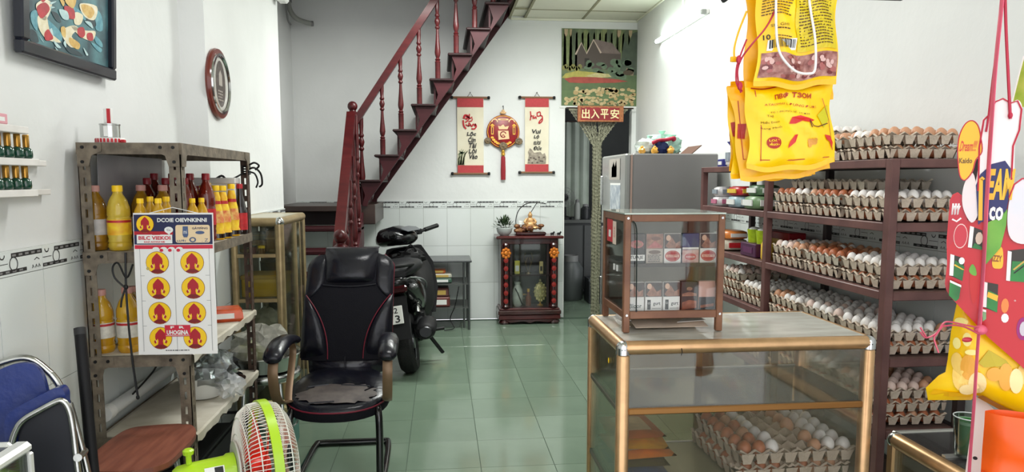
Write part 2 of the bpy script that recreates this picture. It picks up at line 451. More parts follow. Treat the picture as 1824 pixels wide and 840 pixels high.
# ---- glazed wall tiles, three rows and a patterned border
def tile_run(wall, fr, length, first=0.0, w=0.25, hrow=0.40, rows=(0, 1, 2), border=True, zofs=0.0, umin=0.0):
 g = 0.0012
 vs = {}
 n = int((length - first) / w) + 2
 bed = MB(); bed.prism([(umin, 0), (length, 0), (length, 1.28), (umin, 1.28)], 0.0, 0.003, fr); bed.build('tile_bed', M_GROUT, wall, smooth=None)
 for i in range(-1, n):
  a, b = max(umin, first + i * w), min(length, first + (i + 1) * w)
  if b - a < 0.015: continue
  for r in rows:
   MB().prism([(a + g, r * hrow + g), (b - g, r * hrow + g), (b - g, (r + 1) * hrow - g), (a + g, (r + 1) * hrow - g)], 0.0025, 0.008 + rnd.uniform(-0.0004, 0.0004), fr).build('wall_tile', M_TILE, wall, smooth=None)
  if border:
   MB().prism([(a + g, 1.2 + g), (b - g, 1.2 + g), (b - g, 1.28), (a + g, 1.28)], 0.0025, 0.009, fr).build('border_tile', M_TILE, wall, smooth=None)
 if border:
  p = Print(lambda u, v, h: fr(u, v, 0.009 + h))
  for i in range(-1, n):
   a = first + i * w
   if a < umin - 0.01 or a + w > length + 0.01: continue
   z = 1.2
   p.rect(M_INK, a + 0.075, z + 0.056, a + w - 0.002, z + 0.071); p.rect(M_INK, a, z + 0.008, a + 0.155, z + 0.020)
   for k in range(5): p.rect(M_GREY, a + 0.08 + k * 0.035, z + 0.060, a + 0.10 + k * 0.035, z + 0.067, 1)
   for k in range(4): p.rect(M_GREY, a + 0.005 + k * 0.036, z + 0.011, a + 0.025 + k * 0.036, z + 0.017, 1)
   p.ring(M_INK, a + 0.085, z + 0.037, 0.0195, 0.023, 2, 18)
   for uu in (0.185, 0.205, 0.222): p.stroke(M_INK, [(a + uu, z + 0.011), (a + uu + 0.005, z + 0.022), (a + uu + 0.011, z + 0.012)], 0.0035, 1)
   p.stroke(M_INK, arc((a + 0.028, z + 0.068), 0.012, pi, 2 * pi, 6), 0.004, 1)
   p.stroke(M_INK, [(a + 0.20, z + 0.037), (a + 0.215, z + 0.044), (a + 0.23, z + 0.037)], 0.003, 1)
   p.stroke(M_INK, [(a + 0.0, z + 0.040), (a + 0.055, z + 0.040)], 0.002, 1)
  p.build('border_print', wall)
tile_run(wb, frame((-1.5, YB, 0), (1, 0, 0), (0, 0, 1)), XD + 1.5, first=0.063)
frl = lambda u, v, h=0.0: Vector((XL + h, 0.9 + u, v))
tile_run(wl, frl, YP0 - 0.9, first=0.13)
frp = lambda u, v, h=0.0: Vector((XP + h, YP0 + u, v))
tile_run(wl, frp, YP1 - YP0, first=0.0)
tile_run(wl, lambda u, v, h=0.0: Vector((XL + u, YP0 - h, v)), XP - XL, first=0.0)
frr = lambda u, v, h=0.0: Vector((XR - h, 0.95 + u, v))
tile_run(wr, frr, YB - 0.95, first=0.1)
# edge of the wall by the doorway
structure('trim_doorway', MB().box((XD, YB - 0.012, 0), (XD + 0.012, YB + 0.1, 2.262)), M_WHITE, smooth=None)
structure('trim_doorway_right', MB().box((2.055, YB - 0.004, 0), (XR, YB + 0.1, 2.262)), M_WALL, smooth=None)
# ---- the dark back room seen through the doorway
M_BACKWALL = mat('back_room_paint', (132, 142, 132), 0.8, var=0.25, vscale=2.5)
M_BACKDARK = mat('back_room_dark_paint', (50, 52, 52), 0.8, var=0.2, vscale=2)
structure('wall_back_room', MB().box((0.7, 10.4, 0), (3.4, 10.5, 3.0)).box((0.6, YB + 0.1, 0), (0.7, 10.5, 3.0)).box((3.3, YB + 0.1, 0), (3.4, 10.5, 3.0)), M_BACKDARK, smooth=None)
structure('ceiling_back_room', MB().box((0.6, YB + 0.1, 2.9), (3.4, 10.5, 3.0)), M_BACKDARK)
area('back_room_fill', (2.6, 9.3, 2.8), (0, 0, 0), .6, .2, 9, (.95, 1, .95))  # added dim fill that lifts the back room, no lamp stands there
structure('floor_back_room', MB().box((0.6, YB, -0.06), (3.4, 10.5, -0.001)), M_FTILE)
# ------------------------------------------------------------------ staircase
M_RAIL = mat('varnished_red_wood', (76, 22, 24), 0.3, col2=(60, 15, 18), vscale=6, stretch=(1, 1, 5), spec=.35)
M_STRING = mat('stringer_red_wood', (64, 20, 26), 0.5, col2=(50, 15, 20), vscale=4, spec=.25)
M_TREAD = mat('dark_tread_wood', (38, 18, 20), 0.45, var=0.2, vscale=6, spec=.3)
st = thing('staircase', 'dark red wooden staircase with turned balusters climbing along the back wall', 'staircase', (0, 0, 0))
YS, YW = 6.58, 7.55
ZL = 1.265
NX, NZ, DX, DZ = -0.738, 1.501, 0.1674, 0.2268
# near stringer with a scalloped upper edge
pts = [(-0.668, 1.29)]
low = [( -0.668 + (NX + DX * 11 - -0.668) * t, 1.29 + 1.369 * (NX + DX * 11 + 0.668) * t) for t in (1.0,)]
prof = [(-0.70, 1.26), (-0.668, 1.262)] + [(x, 1.29 + (x + 0.668) * 1.369) for x in (-0.66, 1.0)]
up = []
for i in range(10):
 xn, zt = NX + DX * i, NZ + DZ * i
 up += [(xn + 0.025, zt - DZ + 0.0), (xn + 0.052, zt - DZ * 0.62), (xn + 0.03, zt - DZ * 0.32), (xn + 0.012, zt - 0.03), (xn + 0.012, zt - 0.024), (xn + DX + 0.025, zt - 0.024)]
poly = prof + list(reversed([(NX + 0.025, 1.27)] + up[1:]))
fs = lambda u, v, h: (u, h, v)
sb = MB().prism(poly, YS, YS + 0.045, fs)
sb.build('stringer', M_STRING, st, smooth=None)
MB().prism(poly, YW - 0.045, YW, fs).build('stringer', M_STRING, st, smooth=None)
tread = MB().box((-0.025, 0, -0.024), (DX + 0.03, YW - YS + 0.03, 0.0), bev=0.008).mesh('tread', M_TREAD, 35)
riser = MB().box((0.014, 0.03, -DZ), (0.03, YW - YS - 0.02, -0.024)).mesh('riser', M_STRING)
def bal_mesh(h, r):
 pr_ = [(0.9, 0), (0.9, .20), (1.0, .21), (.7, .225), (.95, .24), (.55, .26), (.85, .29), (1.0, .33), (.85, .40), (.62, .50), (.5, .58), (.46, .62), (.8, .635), (.8, .65), (.5, .665), (.75, .69), (.95, .72), (.75, .75), (.5, .77), (.8, .785), (.8, .80), (.55, .82), (.7, .9), (.7, 1.0)]
 return MB().lathe([(a * r, b * h) for a, b in pr_], n=10).mesh('baluster', M_RAIL, 40)
RZ0 = 2.03 - 0.02
slope = (3.076 - 2.029) / (-0.049 + 0.75)
for i in range(9):
 o = bpy.data.objects.new('tread', tread); COL.objects.link(o); o.parent = st; o.location = (NX + DX * i, YS - 0.03, NZ + DZ * i)
 o = bpy.data.objects.new('riser', riser); COL.objects.link(o); o.parent = st; o.location = (NX + DX * i, YS, NZ + DZ * i)
for i in range(1, 9):
 bx, bz = NX + DX * i + 0.052, NZ + DZ * i
 top = 2.03 + slope * (bx + 0.75) - 0.02
 o = bpy.data.objects.new('baluster', bal_mesh(top - bz, 0.026)); COL.objects.link(o); o.parent = st; o.location = (bx, YS + 0.0, bz)
MB().bar((-0.775, YS, 2.03 - slope * 0.025), (0.75, YS, 2.03 + slope * 1.5), 0.055, 0.06, up=(-1, 0, 0.7)).build('handrail', M_RAIL, st, smooth=None)
# upper newel at the corner of the landing
nw = MB().box((-0.825, YS - 0.045, 1.0), (-0.735, YS + 0.045, 2.08), bev=0.008)
nw.lathe([(0.05, 0), (0.052, 0.015), (0.03, 0.03), (0.028, 0.04)], (-0.78, YS, 2.08), 14)
nw.ell((-0.78, YS, 2.155), 0.045, 14, 10)
nw.build('newel_post', M_RAIL, st, smooth=40)
# landing in the corner and the flight that comes down from it towards the shop
MB().box((XC + 0.01, YS - 0.04, ZL - 0.05), (-0.73, YB - 0.01, ZL), bev=0.006).build('landing', M_DARKBROWN, st)
MB().box((-0.735, YS + 0.02, ZL - 0.17), (-0.60, YW, ZL + 0.01), bev=0.006).build('landing_edge', M_DARKBROWN, st)
MB().box((XC + 0.02, YS + 0.30, ZL - 0.19), (-0.76, YS + 0.33, ZL - 0.05)).build('riser', M_TREAD, st)
N2 = 6; DY2, DZ2 = 0.245, 0.178
for i in range(N2):
 zt, yt = ZL - DZ2 * (i + 1), YS - 0.02 - DY2 * i
 MB().box((-1.33, yt - DY2 - 0.03, zt - 0.035), (-0.70, yt + 0.02, zt), bev=0.008).build('tread', M_STRING, st)
for X in (-1.31, -0.735):
 y1 = YS - 0.02; 
 MB().prism([(y1, ZL - 0.06), (y1, ZL - 0.34), (y1 - DY2 * 6, 0.0), (y1 - DY2 * 6 - 0.12, 0.0), (y1 - DY2 * 6 - 0.12, 0.16)], X, X + 0.035, lambda u, v, h: (h, u, v)).build('stringer', M_STRING, st, smooth=None)
yl = 5.07
nl = MB().box((-0.75, yl - 0.045, 0.0), (-0.66, yl + 0.045, 1.02), bev=0.008)
nl.lathe([(0.05, 0), (0.052, 0.015), (0.03, 0.03), (0.03, 0.04)], (-0.705, yl, 1.02), 14); nl.ell((-0.705, yl, 1.105), 0.05, 14, 10)
nl.build('newel_post', M_RAIL, st, smooth=40)
MB().bar((-0.79, YS - 0.03, 2.07), (-0.725, yl + 0.03, 1.0), 0.075, 0.085).build('handrail', M_RAIL, st, smooth=None)
for i in range(5):
 t = (i + 0.7) / 5.4; y = YS - 0.06 - t * (YS - yl); zr = 2.03 - t * 1.07
 zb = ZL - DZ2 * (int((YS - y) / DY2) + 1)
 o = bpy.data.objects.new('baluster', bal_mesh(zr - zb, 0.026)); COL.objects.link(o); o.parent = st; o.location = (-0.72, y, zb)
o = bpy.data.objects.new('baluster', bal_mesh(0.80, 0.03)); COL.objects.link(o); o.parent = st; o.location = (-0.715, YS + 0.06, ZL)
# ------------------------------------------------------------------ scrolls on the back wall
M_SCROLLRED = mat('scroll_red_cloth', (186, 62, 66), 0.7, var=0.08, vscale=60)
M_SCROLLPAPER = mat('scroll_paper', (226, 216, 192), 0.8, col2=(234, 226, 204), vscale=5)
M_CALLIG = mat('calligraphy_red', (188, 26, 40), 0.7)
M_SOFTINK = mat('soft_ink', (128, 118, 106), 0.8, col2=(178, 166, 150), vscale=30)
M_SOFTGREEN = mat('soft_green_ink', (140, 150, 116), 0.8, col2=(196, 194, 164), vscale=24)
M_INKGREEN = mat('ink_green', (44, 70, 44), 0.8)
def scroll(x0, x1, zt, zb, label, which):
 w = x1 - x0; h = zt - zb; y = YB - 0.028
 t = thing('wall_scroll', label, 'scroll', (x0 + w / 2, y, zb), group=None)
 MB().grid(lambda u, v: ((u - .5) * w, 0.004 * sin(3 * v + u), 0.01 + v * (h - 0.02)), 4, 8).build('paper', M_SCROLLPAPER, t, solid=0.0012)
 for z0, z1 in ((0.012, 0.095), (h - 0.105, h - 0.012)):
  MB().box((-w / 2 + 0.002, -0.006, z0), (w / 2 - 0.002, -0.002, z1)).build('cloth_band', M_SCROLLRED, t)
 for z in (0.008, h - 0.006):
  r = MB().cyl((-w / 2 - 0.04, 0, z), (w / 2 + 0.04, 0, z), 0.011, 0)
  for sx in (-1, 1): r.lathe([(0.012, 0), (0.017, 0.01), (0.017, 0.025), (0.008, 0.03)], (sx * (w / 2 + 0.055) - 0.015, 0, z), 10, 1, axis='X')
  r.build('roller', [mat('roller_wood', (128, 92, 62), 0.5), M_BLACK], t)
 MB().tube([(-0.03, 0, h), (0, 0.0, h + 0.045), (0.03, 0, h)], 0.003, 5).cyl((0, 0.02, h + 0.047), (0, -0.006, h + 0.047), 0.005).build('hanging_cord', M_DARKBROWN, t)
 p = Print(lambda u, v, hh: Vector((u, -0.007 - hh, v)))
 if which == 0:
  # red flourish, two words stacked
  for path, wd in (([(-.07, .58), (-.055, .615), (-.02, .60), (-.05, .575)], .022), ([(-.045, .61), (-.005, .585), (.02, .60)], .012), ([(-.01, .63), (-.015, .575), (-.055, .54)], .012), ([(.02, .585), (.015, .56), (-.02, .55)], .010),
                         ([(-.075, .565), (-.07, .51), (-.045, .475)], .016), ([(-.05, .52), (-.02, .505), (0, .52), (-.015, .535), (-.02, .50)], .011), ([(0, .52), (.015, .50), (.03, .525), (.05, .505), (.05, .53)], .012), ([(.05, .53), (.062, .50), (.04, .475), (.01, .478)], .014)):
   p.stroke(M_CALLIG, [tuple(q)[:2] for q in smoothpath([(a, b, 0) for a, b in path], 4)], wd, 1)
  for k, (tx, ww) in enumerate((('Lộc', .07), ('Cùn', .06), ('Tài', .06), ('Lời', .06), ('Vào', .07))):
   p.text(M_INK, tx, .012 + .004 * k, .42 - .058 * k, ww * 1.35, .052, 1, bold=.03, shear=.2)
  for k in range(9): p.stroke(M_SOFTGREEN, [(-.135 + .008 * k, .10), (-.13 + .009 * k, .16 + .06 * abs(sin(k * 2.1))), (-.10 + .01 * k, .20 + .07 * abs(sin(k * 1.7)))], [.016, .012, .003], 0)
  p.disc(M_INKGREEN, -.095, .225, .016, .013, 1, 8)
  for a in (0.2, 1.2, 2.3, 3.6): p.stroke(M_INKGREEN, [(-.095, .225), (-.095 + .045 * cos(a), .225 + .035 * sin(a))], [.012, .002], 1)
 else:
  for path, wd in (([(-.07, .65), (-.066, .60), (-.072, .555)], .012), ([(-.07, .59), (-.05, .605), (-.042, .57)], .009), ([(-.035, .61), (-.03, .575), (-.012, .595), (-.008, .57)], .010), ([(-.005, .63), (.03, .645), (.035, .61), (.005, .60), (.0, .63)], .011), ([(.03, .605), (.055, .60), (.055, .55), (.02, .525), (.03, .55), (.055, .575)], .012)):
   p.stroke(M_CALLIG, [tuple(q)[:2] for q in smoothpath([(a, b, 0) for a, b in path], 4)], wd, 1)
  for k, (tx, ww) in enumerate((('Vui', .08), ('Lộ', .045), ('tươi', .06), ('Đức', .07))): p.text(M_INK, tx, -.01 + .006 * k, .44 - .058 * k, ww * 1.25, .044, 1, bold=.03, shear=.25)
  p.poly(M_SOFTINK, [(-.10, .105), (.095, .105), (.10, .17), (.085, .215), (.06, .20), (.04, .225), (-.03, .215), (-.055, .25), (-.075, .265), (-.095, .225), (-.085, .19)], 0)
  for k in range(10): p.disc(mat('ink_wash', (96, 84, 76), 0.8), -.085 + .018 * k, .14 + .03 * sin(k * 2.3), .012, .009, 1, 8)
 p.build('lettering', t)
scroll(0.178, 0.455, 2.362, 1.557, 'cream hanging scroll with larger red flourish and five black words, beside the stairs', 0)
scroll(0.894, 1.149, 2.370, 1.570, 'cream hanging scroll with grey landscape at its foot, beside the doorway', 1)
# ------------------------------------------------------------------ round new-year ornament with tassel
M_ORNRED = mat('ornament_red', (158, 20, 28), 0.35, col2=(116, 12, 20), vscale=14)
M_ORNGOLD = mat('ornament_gold', (222, 170, 70), 0.3, 0.6)
M_ORNPINK = mat('ornament_pale_gold', (236, 196, 150), 0.4, 0.2)
t = thing('hanging_ornament', 'round red and gold new year ornament with a long red tassel', 'ornament', (0.662, YB - 0.03, 2.005))
MB().lathe([(0.0, 0), (0.16, 0), (0.175, 0.008), (0.175, 0.02), (0.165, 0.026), (0.0, 0.028)], (0, 0.02, 0), 32, M=Matrix.Rotation(radians(90), 4, 'X')).build('medallion', M_ORNRED, t)
p = Print(lambda u, v, h: Vector((u, -0.009 - h, v)))
p.ring(M_ORNGOLD, 0, 0, .162, .167, 0, 32)
for s_ in (-1, 1):
 p.rect(M_ORNGOLD, s_ * .115 - .013, -.03, s_ * .115 + .013, .055, 1); p.rect(mat('ornament_dark_red', (110, 12, 18), .5), s_ * .115 - .007, -.02, s_ * .115 + .007, .045, 2)
 p.poly(M_ORNGOLD, [(s_ * .09, .06), (s_ * .115, .085), (s_ * .14, .06)], 1)
 p.stroke(M_ORNPINK, [(s_ * q[0], q[1]) for q in arc((.09, .10), .03, 0, pi, 6)], .012, 1)
p.poly(M_ORNPINK, [(-.055, .01), (.055, .01), (.065, -.075), (-.05, -.085)], 1)
p.poly(M_ORNPINK, [(-.045, .025), (.045, .025), (.06, .06), (.02, .05), (.0, .075), (-.03, .055), (-.055, .06)], 1)
p.stroke(M_ORNRED, arc((0, -.03), .03, .3, 5.5, 10), .012, 2); p.stroke(M_ORNRED, [(-.02, -.05), (.0, -.03), (.02, -.055)], .01, 2)
p.rect(M_ORNPINK, -.055, .118, .055, .135, 1); p.stroke(M_ORNRED, [(-.03, .126), (.03, .126)], .005, 2)
for k in range(9): p.disc(M_ORNGOLD, .13 * cos(pi * 1.15 + k * .21), .135 * sin(pi * 1.15 + k * .21), .018, .012, 1, 10)
p.build('gold_relief', t)
fx = MB()
for sx, c, r in ((-1, (-.165, -.095), .04), (1, (.165, -.10), .045), (0, (0, -.15), .05)):
 for k in range(9):
  a = 2 * pi * k / 9; fx.ell((c[0] + r * .55 * cos(a), -0.012, c[1] + r * .5 * sin(a)), (r * .42, .012, r * .36), 8, 5, 0)
 fx.ell((c[0], -0.016, c[1]), (r * .5, .014, r * .45), 8, 5, 0); fx.build('paper_flower', mat('ornament_grey_gold', (120, 98, 70), 0.5, var=0.4, vscale=40), t); fx = MB()
MB().lathe([(.02, 0), (.03, .012), (.014, .02), (.02, .035), (.012, .05)], (0, 0, .178), 10).ell((0, 0, .20), (.035, .014, .012)).build('top_bead', M_ORNPINK, t)
MB().tube([(0, 0, .225), (0.004, 0, .25), (0, 0.02, .268)], .003, 5).cyl((0, .03, .268), (0, -.005, .268), .004).build('hanging_wire', M_BLACK, t)
MB().lathe([(.012, .0), (.022, .012), (.022, .03), (.016, .036), (.02, .05), (.012, .07)], (0, 0, -.255), 10).build('bead', M_ORNGOLD, t)
MB().lathe([(.024, 0), (.026, .1), (.022, .235), (.014, .25)], (0, 0, -.505), 12, sy=.5).build('tassel', mat('tassel_red', (150, 24, 36), .7, var=.3, vscale=60, stretch=(8, 8, .3)), t)
# ------------------------------------------------------------------ painting above the doorway, banner and bead curtain
t = thing('landscape_poster', 'large faded poster of a dark cottage in a flower garden above the doorway', 'poster', (1.287, YB - 0.012, 2.285))
PW, PH = 0.815, 0.80
MB().box((0, 0, 0), (PW, 0.01, PH)).build('backing', mat('poster_green', (92, 106, 76), 0.75, col2=(116, 128, 92), vscale=6), t)
MB().box((-0.02, 0.002, -0.022), (PW + .01, 0.012, 0.0)).build('lower_batten', M_WHITE, t)
p = Print(lambda u, v, h: Vector((u * PW, -h, v * PH)))
fd_ = lambda c: None if c is None else tuple(int(a * .74 + b * .26) for a, b in zip(c, (120, 116, 92)))
C_ = lambda n, c, c2=None, s=10: mat('poster_' + n, fd_(c), 0.75, col2=fd_(c2), vscale=s)
r_ = random.Random(3)
for k in range(14):
 u = k / 13; c = (C_('forest', (96, 112, 80), (124, 138, 100)), C_('forest_pale', (128, 138, 88), (96, 112, 66)), C_('forest_dark', (62, 78, 62), (84, 98, 74)))[k % 3]
 p.poly(c, [(max(0, u - .06), .5), (min(1, u + .06), .5), (min(1, u + .05), .95 + .05 * (k % 2)), (u, 1.0), (max(0, u - .05), .93)], 0)
for u, w_ in ((.03, .05), (.10, .03), (.72, .06), (.88, .05)): p.poly(C_('sky', (206, 172, 140), (176, 158, 122)), [(u, .99), (u + w_, .99), (u + w_ * .8, .92), (u + w_ * .4, .89), (u + .005, .93)], 1)
for k in range(22):
 u = r_.uniform(0, 1); v = r_.uniform(.55, .8); p.stroke(C_('trunk', (64, 80, 46)), [(u, v), (u + .01, min(1, v + .25))], [.015, .003], 1)
p.poly(C_('pine', (52, 66, 60), (68, 84, 72), 14), [(.76, .40), (1, .38), (1, .98), (.93, .95), (.88, .80), (.82, .86), (.79, .66)], 2)
p.poly(C_('house', (70, 58, 60)), [(.20, .49), (.78, .47), (.78, .70), (.50, .72), (.40, .86), (.32, .68), (.25, .82), (.20, .68)], 3)
p.poly(C_('roof', (124, 104, 106), (108, 90, 94), 20), [(.42, .87), (.66, .82), (.78, .68), (.52, .69)], 4)
p.stroke(C_('gable', (214, 190, 178)), [(.18, .665), (.255, .82), (.325, .68), (.415, .86), (.515, .69)], .022, 5)
p.rect(C_('door', (30, 24, 28)), .30, .47, .36, .62, 4)
for k in range(26):
 u = r_.uniform(.33, .95); v = r_.uniform(.40, .60) - .1 * abs(u - .6); p.disc(C_('bush', (70, 96, 76), (98, 124, 102), 22), u, v, r_.uniform(.03, .07), r_.uniform(.025, .05), 5 + k % 2, 9)
for k in range(8): p.disc(C_('shrub', (112, 112, 58), (140, 136, 72), 22), .03 + .03 * k, .49 + .02 * sin(k * 2), .03, .035, 5, 8)
p.poly(C_('path', (150, 128, 108)), [(.82, .42), (.95, .40), (.96, .48), (.86, .50)], 6); p.disc(C_('path_dark', (70, 56, 46)), .88, .44, .07, .035, 7, 10)
p.rect(C_('lawn', (72, 98, 66), (88, 114, 74), 12), 0, .20, 1, .41, 4)
p.poly(C_('yellow_bed', (202, 186, 84), (174, 168, 76), 30), [(.0, .36), (.05, .42), (.20, .455), (.40, .44), (.60, .42), (.62, .375), (.40, .36), (.10, .355)], 7)
p.poly(C_('pale_bed', (222, 208, 156), (196, 186, 120), 34), [(.30, .385), (.45, .43), (.62, .42), (.66, .38), (.50, .37)], 8)
p.poly(C_('red_bed', (186, 66, 60), (160, 50, 50), 18), [(.03, .35), (.15, .375), (.45, .375), (.75, .35), (.88, .325), (.70, .305), (.30, .295), (.10, .30)], 9)
p.rect(C_('lawn_front', (80, 110, 68), (96, 124, 78), 14), 0, .0, 1, .20, 5)
for k in range(120):
 u = r_.uniform(.0, 1); v = r_.uniform(.02, .23)
 if u < .18 and v > .10: continue
 p.disc(C_('blossom', (232, 206, 158), (206, 176, 122), 40) if k % 3 else C_('blossom_dark', (196, 164, 112)), u, v, r_.uniform(.018, .04), r_.uniform(.014, .03), 6 + k % 4, 7, r_.uniform(0, 1))
p.build('picture_print', t)
t = thing('banner', 'small red wooden banner with gold characters over the doorway', 'sign', (1.435, YB - 0.16, 2.106))
bw, bh = 0.49, 0.165
MB().box((0, 0, 0), (bw, 0.02, bh), bev=.004).build('board', mat('banner_red', (150, 22, 28), 0.4, col2=(122, 14, 22), vscale=9), t)
p = Print(lambda u, v, h: Vector((u, -h, v)))
bp_ = mat('banner_border', (170, 104, 60), 0.5, var=.3, vscale=50)
p.rect(bp_, 0.002, .002, bw - .002, .016); p.rect(bp_, 0.002, bh - .016, bw - .002, bh - .002); p.rect(bp_, .002, .016, .03, bh - .016); p.rect(bp_, bw - .045, .016, bw - .002, bh - .016)
for ch, u, ww in (('出', .085, .085), ('入', .185, .09), ('平', .285, .085), ('安', .395, .095)): p.text(mat('banner_gold', (238, 222, 170), .4), ch, u, bh / 2, ww, .10, 1, bold=.018)
for k in range(5): p.disc(bp_, .06 + .09 * k, bh - .012, .02, .01, 2, 8)
p.build('lettering', t)
for u in (.06, bw - .06): MB().tube([(u, .015, bh - .01), (u, .09, bh + .03), (u, .16, bh + .04)], .003, 5).build('hanger_wire', M_INK, t)
# bead curtain gathered into a column
M_BEAD = mat('bead_string', (116, 114, 94), 0.6, col2=(150, 148, 126), vscale=70)
cv = MB(); rb = random.Random(5)
Yc = YB - 0.07
for k in range(46):
 u = (k + .5) / 46; xt = 1.345 + u * 0.66; ang = rb.uniform(0, 2 * pi); rr = 0.045 * math.sqrt(rb.random())
 xe, ye = 1.662 + rr * cos(ang), Yc + rr * sin(ang) * .8
 zt = 2.255; zk = 1.86 - 0.03 * rb.random()
 path = [(xt, Yc, zt)]
 for q in range(1, 6):
  tq = q / 6; b = tq ** 1.0
  path.append((xt + (xe - xt) * b, Yc + (ye - Yc) * b, zt - (zt - zk) * (tq ** (0.8 + 0.5 * abs(u - .5)))))
 path += [(xe, ye, zk)]
 z = zk
 while z > 0.05: z -= 0.16; path.append((xe + rb.uniform(-.006, .006), ye + rb.uniform(-.006, .006), max(.03, z)))
 cv.tube(path, 0.0048, 4)
 for q in range(len(path) - 1):
  a = Vector(path[q]); b = Vector(path[q + 1]); nn = int((b - a).length / .034)
  for i in range(nn):
   c = a + (b - a) * ((i + .5) / nn); cv.box((c.x - .0075, c.y - .0075, c.z - .009), (c.x + .0075, c.y + .0075, c.z + .009))
o = cv.build('bead_curtain', M_BEAD, smooth=None); props(o, 'bead curtain gathered into a pale column in the doorway', 'curtain', kind='stuff')
t = thing('curtain_rod', 'thin dark rod carrying the bead curtain across the doorway', 'rod', (0, 0, 0))
MB().cyl((XD + 0.013, Yc, 2.256), (2.054, Yc, 2.256), .008).build('pole', M_DARKBROWN, t)
# ------------------------------------------------------------------ things in the dark back room
t = thing('fabric_partition', 'pale grey-green hanging sheet in the dark back room', 'sheet', (0, 0, 0))
MB().grid(lambda u, v: (1.55 + u * .38, 9.2 + .02 * sin(u * 22), 1.02 + v * 1.22), 24, 2).build('cloth', mat('partition_cloth', (176, 186, 174), .8, var=.15, vscale=3), t, solid=.004)
MB().cyl((1.4, 9.2, 2.25), (2.2, 9.2, 2.25), .01).build('pole', M_DARKBROWN, t)
t = thing('kitchen_cabinet', 'low dark cabinet standing in the back room', 'cabinet', (1.5, 9.0, 0))
cb = mat('back_cabinet', (46, 48, 50), .6, var=.2)
MB().box((0, 0, 0.06), (.95, .5, .95)).build('body', cb, t)
for k in range(3): MB().box((.02 + .31 * k, -.02, .1), (.31 + .31 * k, 0, .92), bev=.004).build('door', mat('back_cabinet_door', (64, 66, 66), .5), t)
MB().box((-.02, -.03, .95), (.97, .5, .99)).build('worktop', mat('back_worktop', (78, 80, 78), .4), t)
t = thing('table_fan', 'small fan on the dark back room cabinet', 'fan', (1.60, 9.1, .99))
MB().lathe([(.09, 0), (.085, .03), (.02, .05), (.015, .16)], (0, 0, 0), 12).build('base', M_BLACK, t)
cg = MB()
for r in (.05, .09, .13): cg.tube([(r * cos(a), 0, .28 + r * sin(a)) for a in [2 * pi * i / 20 for i in range(20)]], .003, 4, closed=True)
for k in range(12): cg.tube([(0, -.02, .28), (.13 * cos(k * pi / 6), 0, .28 + .13 * sin(k * pi / 6))], .0025, 4)
cg.build('cage', M_GREY, t); MB().ell((0, .03, .28), (.05, .06, .05)).build('motor', M_BLACK, t)
for k, (x, y, h, r, c, nm, lb) in enumerate(((1.75, 9.05, .26, .04, (150, 154, 150), 'jar', 'pale jar on the dark cabinet in the back room'), (1.86, 9.06, .20, .06, (44, 46, 48), 'kettle', 'dark kettle on the cabinet in the back room'))):
 t = thing(nm, lb, nm, (x, y, .99)); MB().lathe([(r * .9, 0), (r, .02), (r, h * .7), (r * .6, h * .85)], n=14).build('body', mat('back_item_%d' % k, c, .4), t); MB().lathe([(r * .62, 0), (r * .62, h * .12), (r * .2, h * .16)], (0, 0, h * .85), 12).build('lid', M_GREY, t)
t = thing('gas_cylinder', 'round grey gas cylinder on the floor of the back room', 'cylinder', (1.62, 8.75, 0))
MB().lathe([(.13, 0), (.15, .04), (.15, .40), (.10, .48), (.04, .50)], n=18).build('body', mat('cylinder_paint', (82, 86, 86), .4), t); MB().lathe([(.09, 0), (.09, .08)], (0, 0, .48), 16, cap=False).build('collar', M_GREY, t, solid=.004)
t = thing('crate', 'dark plastic crate on the floor beyond the doorway', 'crate', (1.78, 8.4, 0))
q = MB(); q.box((0, 0, 0), (.34, .3, .02)); q.box((0, 0, .02), (.34, .015, .3)); q.box((0, .285, .02), (.34, .3, .3)); q.box((0, .015, .02), (.015, .285, .3)); q.box((.325, .015, .02), (.34, .285, .3)); q.build('body', mat('crate_plastic', (34, 36, 40), .5), t)
MB().box((-.01, -.012, .27), (.35, .0, .31), bev=.004).build('rim', mat('crate_rim', (60, 62, 66), .5), t)
# ------------------------------------------------------------------ altar cabinet
M_ALTAR = mat('altar_lacquer', (62, 18, 18), 0.25, col2=(40, 10, 12), vscale=6, coat=.4)
M_ALTARDK = mat('altar_dark', (26, 9, 10), 0.35)
t = thing('altar_cabinet', 'carved dark red altar cabinet with gold trim standing against the tiled wall', 'altar', (0.59, 7.25, 0))
aw, ad, ah = 0.64, 0.32, 0.925
MB().box((-.03, -.03, ah - .03), (aw + .03, ad, ah), bev=.008).build('top', M_DKWOOD, t)
MB().box((0.03, 0, ah - .085), (aw - .03, .03, ah - .03), bev=.004).build('frieze', M_ALTAR, t)
MB().box((0.02, ad - .02, .12), (aw - .02, ad, ah - .03)).build('back', M_ALTARDK, t)
for x in (0.02, aw - .04): MB().box((x, .03, .12), (x + .02, ad - .02, ah - .03)).build('side', M_ALTAR, t)
MB().box((-.01, -.02, .10), (aw + .01, ad, .15), bev=.01).build('base_board', M_ALTAR, t)
for z0, z1, e in ((.05, .10, .0), (.15, .17, -.01)): MB().box((-e - .005, -.012, z0), (aw + e + .005, ad - .01, z1), bev=.008).build('plinth', M_DKWOOD, t)
for x in (0.01, aw - .11):
 MB().lathe([(.05, 0), (.06, .02), (.045, .05)], (x + .05, .045, 0), 12, sx=1.1).build('foot', M_ALTAR, t)
ap = MB().prism([(.06, .05), (aw - .06, .05), (aw - .12, .02), (aw * .6, .035), (aw / 2, .015), (aw * .4, .035), (.12, .02)], -.01, .01, lambda u, v, h: (u, h, v)); ap.build('apron', M_ALTAR, t)
